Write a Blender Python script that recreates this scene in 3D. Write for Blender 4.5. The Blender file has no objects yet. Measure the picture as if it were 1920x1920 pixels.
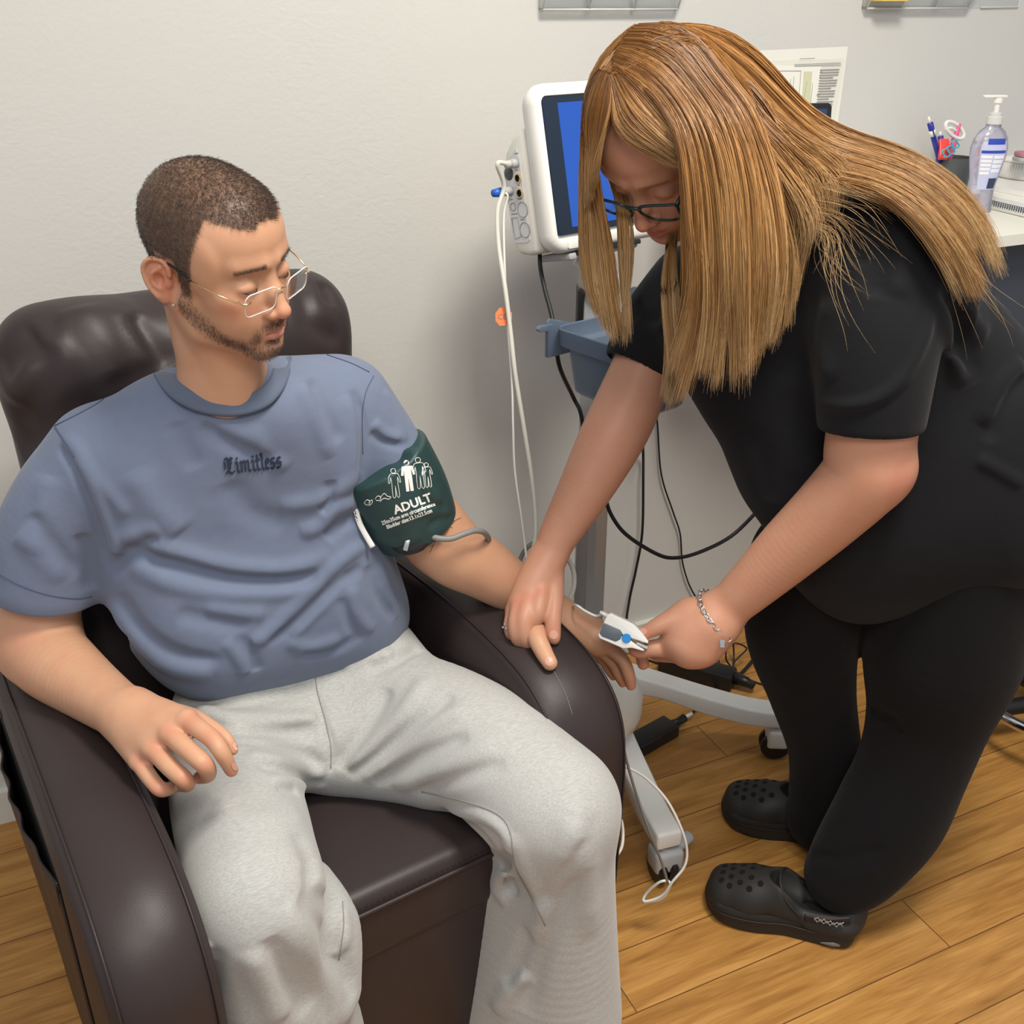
import bpy, bmesh, math, random
import numpy as np
from mathutils import Vector, Matrix
from mathutils.bvhtree import BVHTree

SC = bpy.context.scene
COL = SC.collection
rng = np.random.default_rng(7)
random.seed(7)

# ------------------------------------------------------------------ camera
EYE = np.array([0.0, 0.0, 1.5]); FPX = 1960.0
PITCH = math.atan(960 / FPX); YAW = math.radians(25)
_fh = np.array([math.sin(YAW), math.cos(YAW), 0.0]); _z = np.array([0, 0, 1.0])
RT = np.array([math.cos(YAW), -math.sin(YAW), 0.0])
FW = _fh * math.cos(PITCH) - _z * math.sin(PITCH)
UP = _fh * math.sin(PITCH) + _z * math.cos(PITCH)
cam_d = bpy.data.cameras.new('camera'); cam = bpy.data.objects.new('camera', cam_d); COL.objects.link(cam)
cam_d.sensor_width = 36; cam_d.sensor_fit = 'HORIZONTAL'; cam_d.lens = 36 * FPX / 1920; cam_d.clip_start = 0.05
cam.matrix_world = Matrix(((RT[0], UP[0], -FW[0], EYE[0]), (RT[1], UP[1], -FW[1], EYE[1]), (RT[2], UP[2], -FW[2], EYE[2]), (0, 0, 0, 1)))
SC.camera = cam

# ------------------------------------------------------------------ light and exposure
wd = bpy.data.worlds.new('room_air'); SC.world = wd; wd.use_nodes = True
wd.node_tree.nodes['Background'].inputs[0].default_value = (0.80, 0.83, 0.90, 1)
wd.node_tree.nodes['Background'].inputs[1].default_value = 0.46
def area(name, loc, tgt, sx, sy, power, col):
    l = bpy.data.lights.new(name, 'AREA'); l.shape = 'RECTANGLE'; l.size = sx; l.size_y = sy; l.energy = power; l.color = col
    o = bpy.data.objects.new(name, l); COL.objects.link(o); o.location = loc
    o.rotation_euler = (Vector(tgt) - Vector(loc)).to_track_quat('-Z', 'Y').to_euler()
    return o
area('overhead_light', (0.85, 0.50, 2.80), (0.85, 0.51, 0), 0.55, 0.55, 45, (1.0, 0.93, 0.82))
area('overhead_light', (-0.2, -0.5, 2.7), (0.0, -0.2, 0), 0.9, 0.9, 25, (1.0, 0.94, 0.85))  # added fill lamp on the camera side, brightens surfaces facing the camera
vs = SC.view_settings
vs.view_transform = 'Standard'; vs.look = 'None'; vs.exposure = 0.35; vs.gamma = 1; vs.use_curve_mapping = False

# ------------------------------------------------------------------ helpers
def ray(x, y): return (FW * FPX + RT * (x - 960) - UP * (y - 960)) / FPX
def at(x, y, d): return EYE + ray(x, y) * d
def on_y(x, y, Y): r = ray(x, y); return EYE + r * (Y / r[1])
def on_z(x, y, z): r = ray(x, y); return EYE + r * ((z - EYE[2]) / r[2])
def V(*a): return np.array(a, float)
def nrm(v): v = np.asarray(v, float); return v / (np.linalg.norm(v) + 1e-12)

def thing(name, label, cat, loc=(0, 0, 0), group=None):
    o = bpy.data.objects.new(name, None); COL.objects.link(o); o.location = Vector([float(c) for c in loc]); o.empty_display_size = .05
    o['label'] = label; o['category'] = cat
    if group: o['group'] = group
    return o
def tag(o, label, cat, group=None):
    o['label'] = label; o['category'] = cat
    if group: o['group'] = group
    return o
def mobj(name, vs_, fs, m, parent=None, smooth=True, label=None):
    me = bpy.data.meshes.new(name)
    vs_ = np.asarray(vs_, float)
    if isinstance(fs, np.ndarray):
        nv, nf, k = len(vs_), len(fs), fs.shape[1]
        me.vertices.add(nv); me.vertices.foreach_set('co', vs_.astype(np.float32).ravel())
        me.loops.add(nf * k); me.loops.foreach_set('vertex_index', fs.astype(np.int32).ravel())
        me.polygons.add(nf); me.polygons.foreach_set('loop_start', np.arange(0, nf * k, k, dtype=np.int32))
        me.update(calc_edges=True); me.validate()
    else:
        me.from_pydata([tuple(v) for v in vs_], [], [tuple(int(i) for i in f) for f in fs])
    if smooth is True: me.polygons.foreach_set('use_smooth', np.ones(len(me.polygons), bool))
    me.materials.append(m)
    o = bpy.data.objects.new(name, me); COL.objects.link(o)
    if parent is not None: adopt(o, parent)
    if label: o['label'] = label
    return o
def root_loc(p):
    l = Vector(p.location)
    return l if p.parent is None else Vector((0, 0, 0))
def adopt(o, p):
    o.parent = p
    w = Vector((0, 0, 0)); q = p
    while q is not None:
        if q.type == 'EMPTY': w += q.location
        q = q.parent
    # meshes are written in world coordinates
    if p.type == 'EMPTY': o.matrix_parent_inverse = Matrix.Translation(-w)
def bm_obj(name, bm, m, parent=None, bevel=0, seg=2, smooth=True, angle=35, label=None):
    if bevel:
        ed = [e for e in bm.edges if len(e.link_faces) == 2 and e.calc_face_angle(0) > math.radians(28)]
        bmesh.ops.bevel(bm, geom=ed, offset=bevel, segments=seg, profile=.5, affect='EDGES', clamp_overlap=True)
    bmesh.ops.recalc_face_normals(bm, faces=bm.faces)
    me = bpy.data.meshes.new(name)
    if smooth:
        for f in bm.faces: f.smooth = True
        for e in bm.edges:
            if len(e.link_faces) == 2 and e.calc_face_angle(0) > math.radians(angle): e.smooth = False
    bm.to_mesh(me); bm.free(); me.materials.append(m)
    o = bpy.data.objects.new(name, me); COL.objects.link(o)
    if parent is not None: adopt(o, parent)
    if label: o['label'] = label
    return o
def add_box(bm, lo, hi, M=None):
    v = [bm.verts.new((x, y, z)) for z in (lo[2], hi[2]) for y in (lo[1], hi[1]) for x in (lo[0], hi[0])]
    for f in ((0, 1, 3, 2), (4, 6, 7, 5), (0, 4, 5, 1), (2, 3, 7, 6), (0, 2, 6, 4), (1, 5, 7, 3)): bm.faces.new([v[i] for i in f])
    if M is not None: bmesh.ops.transform(bm, matrix=M, verts=v)
    return v
def box(name, lo, hi, m, parent=None, M=None, bevel=.002, seg=2, label=None):
    bm = bmesh.new(); add_box(bm, lo, hi, M); return bm_obj(name, bm, m, parent, bevel, seg, label=label)
def frame(o, x, y, z):
    x, y, z = nrm(x), nrm(y), nrm(z)
    return Matrix(((x[0], y[0], z[0], o[0]), (x[1], y[1], z[1], o[1]), (x[2], y[2], z[2], o[2]), (0, 0, 0, 1)))
def add_prism(bm, pts, h0, h1, M=None):
    a = [bm.verts.new((p[0], p[1], h0)) for p in pts]; b = [bm.verts.new((p[0], p[1], h1)) for p in pts]
    n = len(pts)
    for i in range(n): bm.faces.new((a[i], a[(i + 1) % n], b[(i + 1) % n], b[i]))
    bm.faces.new(a[::-1]); bm.faces.new(b)
    if M is not None: bmesh.ops.transform(bm, matrix=M, verts=a + b)
def prism(name, pts, h0, h1, m, parent=None, M=None, bevel=.002, seg=2, label=None):
    bm = bmesh.new(); add_prism(bm, pts, h0, h1, M); return bm_obj(name, bm, m, parent, bevel, seg, label=label)
def rrect(w, h, r, n=6):
    P = []
    for cx, cy, a0 in ((w / 2 - r, h / 2 - r, 0), (-w / 2 + r, h / 2 - r, 90), (-w / 2 + r, -h / 2 + r, 180), (w / 2 - r, -h / 2 + r, 270)):
        for i in range(n + 1):
            a = math.radians(a0 + 90 * i / n); P.append((cx + r * math.cos(a), cy + r * math.sin(a)))
    return P
def lathe(name, prof, m, parent=None, M=None, n=28, label=None, angle=40):
    bm = bmesh.new(); rings = []
    for r, z in prof:
        rings.append([bm.verts.new((r * math.cos(2 * math.pi * i / n), r * math.sin(2 * math.pi * i / n), z)) for i in range(n)] if r > 1e-6 else [bm.verts.new((0, 0, z))])
    for a, b in zip(rings, rings[1:]):
        for i in range(n):
            j = (i + 1) % n
            q = [a[i % len(a)], a[j % len(a)], b[j % len(b)], b[i % len(b)]]
            q = list(dict.fromkeys(q))
            if len(q) > 2: bm.faces.new(q)
    if M is not None: bmesh.ops.transform(bm, matrix=M, verts=bm.verts)
    return bm_obj(name, bm, m, parent, label=label, angle=angle)
def crom(P, n=8, closed=False):
    P = np.asarray(P, float); out = []; N = len(P)
    if N < 3 and not closed:
        t = np.linspace(0, 1, n + 1)[:, None]; return P[0] * (1 - t) + P[1] * t
    rngi = range(N if closed else N - 1)
    for i in rngi:
        if closed: p0, p1, p2, p3 = P[i - 1], P[i], P[(i + 1) % N], P[(i + 2) % N]
        else: p0, p1, p2, p3 = P[max(i - 1, 0)], P[i], P[i + 1], P[min(i + 2, N - 1)]
        for k in range(n):
            t = k / n
            out.append(.5 * (2 * p1 + (p2 - p0) * t + (2 * p0 - 5 * p1 + 4 * p2 - p3) * t * t + (3 * p1 - p0 - 3 * p2 + p3) * t ** 3))
    if not closed: out.append(P[-1])
    return np.array(out)
def tube_data(P, r, sides=8, closed=False, flat=None):
    """vertices and quads of a tube along P; r scalar or array; flat=(normal, k) squashes the section"""
    P = np.asarray(P, float); N = len(P); r = np.broadcast_to(np.asarray(r, float), (N,))
    T = np.roll(P, -1, 0) - np.roll(P, 1, 0) if closed else np.gradient(P, axis=0)
    T /= np.linalg.norm(T, axis=1)[:, None] + 1e-12
    n0 = np.cross(T[0], (0, 0, 1.0)); n0 = n0 if np.linalg.norm(n0) > .1 else np.cross(T[0], (1.0, 0, 0)); n0 = nrm(n0)
    nn = [n0]
    for i in range(1, N):
        v = nn[-1] - T[i] * (nn[-1] @ T[i]); nn.append(nrm(v))
    nn = np.array(nn)
    if flat is not None:
        f = np.array(flat[0], float)
        nn = f - T * (T @ f)[:, None] if f.ndim == 1 else f - T * np.sum(T * f, 1)[:, None]
        nn /= np.linalg.norm(nn, axis=1)[:, None] + 1e-12
    bb = np.cross(T, nn); k = 1 if flat is None else flat[1]
    a = np.arange(sides) * 2 * math.pi / sides
    Vt = P[:, None, :] + (nn[:, None, :] * np.cos(a)[None, :, None] * k + bb[:, None, :] * np.sin(a)[None, :, None]) * r[:, None, None]
    Vt = Vt.reshape(-1, 3); F = []
    M = N if closed else N - 1
    for i in range(M):
        j = (i + 1) % N
        for s in range(sides):
            t = (s + 1) % sides; F.append((i * sides + s, i * sides + t, j * sides + t, j * sides + s))
    if not closed:
        F.append(tuple(range(sides))[::-1]); F.append(tuple((N - 1) * sides + s for s in range(sides)))
    return Vt, F
def tube(name, P, r, m, parent=None, sides=8, closed=False, smooth_n=8, flat=None, label=None):
    if smooth_n: 
        Q = crom(P, smooth_n, closed)
        if np.ndim(r): r = np.interp(np.linspace(0, 1, len(Q)), np.linspace(0, 1, len(P) + (1 if closed else 0)), list(r) + ([r[0]] if closed else []))
    else: Q = np.asarray(P, float)
    v, f = tube_data(Q, r, sides, closed, flat)
    return mobj(name, v, f, m, parent, label=label)
def multi_tube(name, Ps, r, m, parent=None, sides=6, closed=False, label=None):
    VV, FF = [], []; n = 0
    for P in Ps:
        v, f = tube_data(P, r, sides, closed); VV.append(v); FF += [tuple(i + n for i in q) for q in f]; n += len(v)
    return mobj(name, np.vstack(VV), FF, m, parent, label=label)

# ------------------------------------------------------------------ materials
def mat(name, col, rough=.5, metal=0, spec=.5, trans=0, ior=1.45, alpha=1, emit=None, estr=1, sss=0, sheen=0, coat=0, bump=None, var=None, sub_col=None):
    m = bpy.data.materials.new(name); m.use_nodes = True; nt = m.node_tree; b = nt.nodes['Principled BSDF']
    c = (*col, 1) if len(col) == 3 else col
    b.inputs['Base Color'].default_value = c; b.inputs['Roughness'].default_value = rough; b.inputs['Metallic'].default_value = metal
    b.inputs['Specular IOR Level'].default_value = spec; b.inputs['Transmission Weight'].default_value = trans; b.inputs['IOR'].default_value = ior
    b.inputs['Alpha'].default_value = alpha; b.inputs['Sheen Weight'].default_value = sheen; b.inputs['Coat Weight'].default_value = coat
    if sss:
        b.inputs['Subsurface Weight'].default_value = sss; b.inputs['Subsurface Radius'].default_value = (1, .35, .2); b.inputs['Subsurface Scale'].default_value = .008
    if emit: b.inputs['Emission Color'].default_value = (*emit, 1); b.inputs['Emission Strength'].default_value = estr
    tc = nt.nodes.new('ShaderNodeTexCoord')
    if var:   # (scale vector, second colour, amount)
        mp = nt.nodes.new('ShaderNodeMapping'); mp.inputs['Scale'].default_value = var[0]; nt.links.new(tc.outputs['Object'], mp.inputs[0])
        nz = nt.nodes.new('ShaderNodeTexNoise'); nz.inputs['Scale'].default_value = 1; nz.inputs['Detail'].default_value = 4; nt.links.new(mp.outputs[0], nz.inputs[0])
        rp = nt.nodes.new('ShaderNodeValToRGB'); rp.color_ramp.elements[0].position = .5 - var[2]; rp.color_ramp.elements[1].position = .5 + var[2]
        rp.color_ramp.elements[0].color = c; rp.color_ramp.elements[1].color = (*var[1], 1)
        nt.links.new(nz.outputs[0], rp.inputs[0]); nt.links.new(rp.outputs[0], b.inputs['Base Color'])
    if bump:  # list of (kind, scale, strength, distance)
        prev = None
        for kind, scale, st, dist in bump:
            t = nt.nodes.new('ShaderNodeTexNoise' if kind == 'n' else 'ShaderNodeTexVoronoi'); t.inputs['Scale'].default_value = 1
            if kind == 'n': t.inputs['Detail'].default_value = 3
            mp = nt.nodes.new('ShaderNodeMapping'); mp.inputs['Scale'].default_value = scale if hasattr(scale, '__len__') else (scale,) * 3
            nt.links.new(tc.outputs['Object'], mp.inputs[0]); nt.links.new(mp.outputs[0], t.inputs['Vector'])
            bp = nt.nodes.new('ShaderNodeBump'); bp.inputs['Strength'].default_value = st; bp.inputs['Distance'].default_value = dist
            nt.links.new(t.outputs[0], bp.inputs['Height'])
            if prev: nt.links.new(prev.outputs[0], bp.inputs['Normal'])
            prev = bp
        nt.links.new(prev.outputs[0], b.inputs['Normal'])
    return m

M_white = mat('white_plastic', (.80, .80, .76), .38)
M_white2 = mat('cream_plastic', (.78, .77, .70), .45)
M_grey = mat('grey_plastic', (.42, .43, .44), .4)
M_silver = mat('silver_column', (.48, .50, .52), .38, metal=.35)
M_dgrey = mat('dark_grey_plastic', (.08, .085, .09), .4)
M_black = mat('black_plastic', (.012, .012, .013), .38)
M_blackrub = mat('black_rubber_cable', (.01, .01, .011), .5)
M_cable = mat('cream_cable', (.62, .62, .55), .45)
M_wcable = mat('white_cable', (.74, .74, .70), .42)
M_gcable = mat('grey_rubber_tube', (.20, .20, .19), .5)
M_chrome = mat('chrome', (.82, .82, .83), .12, metal=1)
M_steel = mat('bright_steel', (.65, .65, .66), .25, metal=1)
M_gold = mat('pale_gold', (.86, .66, .36), .2, metal=1)
M_screen = mat('screen_glass', (.012, .022, .04), .12)
M_blue = mat('blue_screen_picture', (.01, .03, .15), .2, emit=(.012, .085, .40), estr=.72)
M_bluepl = mat('blue_plastic', (.02, .12, .55), .35)
M_print = mat('grey_print', (.25, .25, .26), .6)
M_paper = mat('paper', (.82, .81, .74), .7)
M_leather = mat('brown_leather', (.028, .020, .021), .46, spec=.40, bump=[('v', 620, .10, .0008), ('n', 9, .2, .008)], var=((5, 5, 5), (.036, .026, .026), .3))
M_liner = mat('black_cloth', (.008, .008, .009), .9)
M_acryl = mat('clear_acrylic', (.93, .96, .97), .04, trans=.96, ior=1.3, alpha=.5)
# ================================================================== the room
WALL = 1.925
def wall_mat():
    m = mat('painted_plaster', (.60, .595, .565), .62, spec=.35); nt = m.node_tree; b = nt.nodes['Principled BSDF']
    tc = nt.nodes.new('ShaderNodeTexCoord')
    n1 = nt.nodes.new('ShaderNodeTexNoise'); n1.inputs['Scale'].default_value = 130; n1.inputs['Detail'].default_value = 3
    n2 = nt.nodes.new('ShaderNodeTexNoise'); n2.inputs['Scale'].default_value = 9; n2.inputs['Detail'].default_value = 7; n2.inputs['Roughness'].default_value = .6
    n3 = nt.nodes.new('ShaderNodeTexNoise'); n3.inputs['Scale'].default_value = 2.2; n3.inputs['Detail'].default_value = 2
    mp = nt.nodes.new('ShaderNodeMapping'); mp.inputs['Scale'].default_value = (34, 34, 60)
    n4 = nt.nodes.new('ShaderNodeTexNoise'); n4.inputs['Scale'].default_value = 1; n4.inputs['Detail'].default_value = 5; n4.inputs['Distortion'].default_value = 1.2
    for n in (n1, n2, n3): nt.links.new(tc.outputs['Object'], n.inputs['Vector'])
    nt.links.new(tc.outputs['Object'], mp.inputs[0]); nt.links.new(mp.outputs[0], n4.inputs['Vector'])
    # rough trowelled patches only here and there
    rp = nt.nodes.new('ShaderNodeValToRGB'); rp.color_ramp.elements[0].position = .52; rp.color_ramp.elements[1].position = .66
    nt.links.new(n3.outputs[0], rp.inputs[0])
    mu = nt.nodes.new('ShaderNodeMath'); mu.operation = 'MULTIPLY'; nt.links.new(rp.outputs[0], mu.inputs[0]); nt.links.new(n4.outputs[0], mu.inputs[1])
    prev = None
    for src, st, dist in ((n1.outputs[0], .22, .0015), (n2.outputs[0], .25, .004), (mu.outputs[0], .30, .0022)):
        bp = nt.nodes.new('ShaderNodeBump'); bp.inputs['Strength'].default_value = st; bp.inputs['Distance'].default_value = dist
        nt.links.new(src, bp.inputs['Height'])
        if prev: nt.links.new(prev.outputs[0], bp.inputs['Normal'])
        prev = bp
    nt.links.new(prev.outputs[0], b.inputs['Normal'])
    return m
def floor_mat():
    m = bpy.data.materials.new('oak_laminate'); m.use_nodes = True; nt = m.node_tree; b = nt.nodes['Principled BSDF']; L = nt.links.new
    N = lambda t, **k: nt.nodes.new(t)
    tc = N('ShaderNodeTexCoord'); sx = N('ShaderNodeSeparateXYZ'); L(tc.outputs['Object'], sx.inputs[0])
    def math_(op, a, b_=None, c=None):
        n = N('ShaderNodeMath'); n.operation = op
        for i, v in enumerate((a, b_, c)):
            if v is None: continue
            if isinstance(v, (int, float)): n.inputs[i].default_value = v
            else: L(v, n.inputs[i])
        return n.outputs[0]
    PW, PL = .119, 1.21
    v = math_('DIVIDE', math_('SUBTRACT', sx.outputs[1], 1.463 - 20 * PW), PW)
    row = math_('FLOOR', v); fv = math_('FRACT', v)
    wn = N('ShaderNodeTexWhiteNoise'); wn.noise_dimensions = '1D'; L(row, wn.inputs['W'])
    off = math_('MULTIPLY', wn.outputs[0], PL)
    # the row against y=1.463..1.582 has its joint at x = 1.207
    u = math_('DIVIDE', math_('ADD', sx.outputs[0], off), PL)
    colr = math_('FLOOR', u); fu = math_('FRACT', u)
    cid = math_('ADD', math_('MULTIPLY', row, 17.13), math_('MULTIPLY', colr, 5.71))
    wn2 = N('ShaderNodeTexWhiteNoise'); wn2.noise_dimensions = '1D'; L(cid, wn2.inputs['W'])
    cb = N('ShaderNodeCombineXYZ'); L(math_('MULTIPLY', sx.outputs[0], 2.6), cb.inputs[0]); L(math_('MULTIPLY', sx.outputs[1], 26), cb.inputs[1]); L(math_('MULTIPLY', wn2.outputs[0], 40), cb.inputs[2])
    g = N('ShaderNodeTexNoise'); g.inputs['Scale'].default_value = 1.3; g.inputs['Detail'].default_value = 5; g.inputs['Distortion'].default_value = 1.1; L(cb.outputs[0], g.inputs['Vector'])
    cb2 = N('ShaderNodeCombineXYZ'); L(math_('MULTIPLY', sx.outputs[0], 14), cb2.inputs[0]); L(math_('MULTIPLY', sx.outputs[1], 260), cb2.inputs[1]); L(math_('MULTIPLY', wn2.outputs[0], 40), cb2.inputs[2])
    g2 = N('ShaderNodeTexNoise'); g2.inputs['Scale'].default_value = 1; g2.inputs['Detail'].default_value = 3; L(cb2.outputs[0], g2.inputs['Vector'])
    rp = N('ShaderNodeValToRGB'); e = rp.color_ramp.elements; e[0].position = .25; e[0].color = (.29, .130, .030, 1); e[1].position = .75; e[1].color = (.56, .30, .088, 1)
    mid = e.new(.5); mid.color = (.43, .21, .052, 1)
    L(g.outputs[0], rp.inputs[0])
    mx = N('ShaderNodeMix'); mx.data_type = 'RGBA'; mx.blend_type = 'MULTIPLY'; mx.inputs[0].default_value = .45
    rp2 = N('ShaderNodeValToRGB'); rp2.color_ramp.elements[0].position = .3; rp2.color_ramp.elements[0].color = (.68, .62, .56, 1); rp2.color_ramp.elements[1].position = .6; rp2.color_ramp.elements[1].color = (1.05, 1.05, 1.05, 1)
    L(g2.outputs[0], rp2.inputs[0]); L(rp.outputs[0], mx.inputs[6]); L(rp2.outputs[0], mx.inputs[7])
    # tone per plank
    tone = math_('MULTIPLY_ADD', wn2.outputs[0], .16, .90)
    mx2 = N('ShaderNodeMix'); mx2.data_type = 'RGBA'; mx2.blend_type = 'MULTIPLY'; mx2.inputs[0].default_value = 1
    cbt = N('ShaderNodeCombineXYZ'); [L(tone, cbt.inputs[i]) for i in range(3)]
    L(mx.outputs[2], mx2.inputs[6]); L(cbt.outputs[0], mx2.inputs[7])
    # seams
    ev = math_('MULTIPLY', math_('MINIMUM', fv, math_('SUBTRACT', 1, fv)), PW)
    eu = math_('MULTIPLY', math_('MINIMUM', fu, math_('SUBTRACT', 1, fu)), PL)
    ed = math_('MINIMUM', ev, eu); seam = math_('LESS_THAN', ed, .0011)
    mx3 = N('ShaderNodeMix'); mx3.data_type = 'RGBA'; L(seam, mx3.inputs[0]); L(mx2.outputs[2], mx3.inputs[6]); mx3.inputs[7].default_value = (.13, .055, .016, 1)
    L(mx3.outputs[2], b.inputs['Base Color'])
    b.inputs['Roughness'].default_value = .40; b.inputs['Specular IOR Level'].default_value = .4
    bp = N('ShaderNodeBump'); bp.inputs['Strength'].default_value = .25; bp.inputs['Distance'].default_value = .001
    L(g2.outputs[0], bp.inputs['Height']); L(bp.outputs[0], b.inputs['Normal'])
    return m
M_wall = wall_mat(); M_floor = floor_mat(); M_trim = mat('gloss_trim_paint', (.66, .66, .60), .35)
def struct(o): o['kind'] = 'structure'; return o
struct(box('floor', (-2.2, -1.2, -.05), (4.2, WALL + .1, 0), M_floor, bevel=0))
struct(box('wall_back', (-2.2, WALL, 0), (4.2, WALL + .1, 2.7), M_wall, bevel=0))
struct(box('baseboard_back', (-2.2, WALL - .016, 0), (4.2, WALL, .075), M_trim, bevel=.004))

# ================================================================== reclining armchair
CR = V(.990, .139, 0); CB = V(-.139, .990, 0); CO = V(.292, .985, 0)
def ch(u, v, z): return CO + CR * u + CB * v + V(0, 0, z)
CM = frame(CO, CR, CB, V(0, 0, 1))
chair = thing('armchair', 'dark brown leather reclining armchair against the wall, seated man in it', 'armchair', CO)
def arm_profile():   # (v back, z) outline seen from the side, front is v<0
    return [(-.075, .03), (-.085, .30), (-.088, .47), (-.070, .555), (-.02, .605), (.06, .628), (.20, .636), (.40, .630), (.62, .615), (.72, .60), (.74, .03)]
def armrest(u0, u1, sh=0, name='armrest'):
    apf = [(a + sh * max(0, min(1, (.6 - a) / .4)), b) for a, b in arm_profile()]
    pr = crom([V(a, b, 0) for a, b in apf][1:-1], 5); pr = [(-.075 + sh, .03)] + [(p[0], p[1]) for p in pr] + [(.74, .03)]
    bm = bmesh.new(); n = len(pr); L_ = []
    prof = [(0, .006), (.008, 0)] ; W = u1 - u0
    cols = [(u0, .012), (u0 + .010, .002), (u0 + .03, -.004), (u0 + W * .5, -.012), (u1 - .03, -.004), (u1 - .010, .002), (u1, .012)]
    cx, cz = .33, .30
    for u, ins in cols:
        ring = []
        for (v, z) in pr:
            d = V(v - cx, z - cz); dn = d / (np.linalg.norm(d) + 1e-9)
            ring.append(bm.verts.new((u, v - dn[0] * ins, z - dn[1] * ins)))
        L_.append(ring)
    for a, b in zip(L_, L_[1:]):
        for i in range(n): bm.faces.new((a[i], a[(i + 1) % n], b[(i + 1) % n], b[i]))
    bm.faces.new(L_[0]); bm.faces.new(L_[-1][::-1])
    bmesh.ops.transform(bm, matrix=CM, verts=bm.verts)
    return bm_obj(name, bm, M_leather, chair, angle=60), pr
aL, apr = armrest(-.372, -.255)
aR, aprR = armrest(.262, .400, .10)
box('rear_panel', (-.368, .66, .04), (.392, .72, .56), M_leather, chair, CM, .015, 3)
def arm_seam(arm, u, ins, v0=-.09, v1=.62, pr=None):
    P = [ch(u, v - 0, z) for v, z in (pr or apr) if v0 <= v <= v1]
    P = [p + nrm(p - ch(u, .33, .30)) * -ins for p in P]
    tube('seam', P, .0016, M_leather, arm, sides=6, smooth_n=0)
arm_seam(aL, -.362, .0005); arm_seam(aL, -.265, .0005); arm_seam(aR, .272, .0005, pr=aprR); arm_seam(aR, .390, .0005, pr=aprR)
# seat block: top cushion and apron with a welt between them
seat = bmesh.new(); add_box(seat, (-.262, .03, .30), (.268, .62, .428)); seat = bm_obj('seat_cushion', (bmesh.ops.transform(seat, matrix=CM, verts=seat.verts), seat)[1], M_leather, chair, .022, 4)
box('front_panel', (-.258, .034, .03), (.264, .60, .398), M_leather, chair, CM, .012, 3)
tube('welt', [ch(-.256, .029, .400), ch(0, .0275, .401), ch(.262, .029, .400)], .0035, M_leather, seat)
multi_tube('stitching', [np.array([ch(-.25 + .009 * i, .0302, .4105), ch(-.25 + .009 * i + .005, .0302, .4105)]) for i in range(56)], .0006, mat('dark_thread', (.02, .015, .014), .8), seat, 5)
for u in (-.30, .32):
    for v in (0, .6): lathe('foot', [(0, 0), (.02, 0), (.025, .035), (0, .035)], M_black, chair, Matrix.Translation(Vector(ch(u, v, 0))), 16)
# side pocket on the outer left arm
def pocket():
    nu, nv = 40, 26; VV = []
    for i in range(nu):
        s = i / (nu - 1); v = .215 + s * .47
        top = .482 - .035 * s
        for j in range(nv):
            t = j / (nv - 1); z = .035 + t * (top - .035)
            env = max(0, math.sin(math.pi * s)) ** .75
            bulge = .0018 + .019 * env * (.35 + .65 * t ** 1.5) + .003 * math.sin(s * 34 + 4 * t) * t * env
            VV.append(ch(-.372 - bulge, v, z))
    VV = np.array(VV); Fq = [(i * nv + j, (i + 1) * nv + j, (i + 1) * nv + j + 1, i * nv + j + 1) for i in range(nu - 1) for j in range(nv - 1)]
    o = mobj('side_pocket', VV, Fq, M_leather, chair); s = o.modifiers.new('thick', 'SOLIDIFY'); s.thickness = .0025; s.offset = 0
    top = VV.reshape(nu, nv, 3)[:, -1]
    tube('pocket_hem', top, .0022, M_leather, o, smooth_n=0)
    box('pocket_lining', (-.3732, .225, .06), (-.3722, .67, .478), M_liner, o, CM, 0)
pocket()
tube('piping', [ch(-.3745, .214, .478), ch(-.3755, .25, .36), ch(-.3755, .275, .22), ch(-.3755, .28, .05)], .0028, M_liner, chair)
# remote cord hanging at the side
box('recline_switch', (-.377, .60, .50), (-.371, .63, .515), M_steel, chair, CM, .002)
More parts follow.
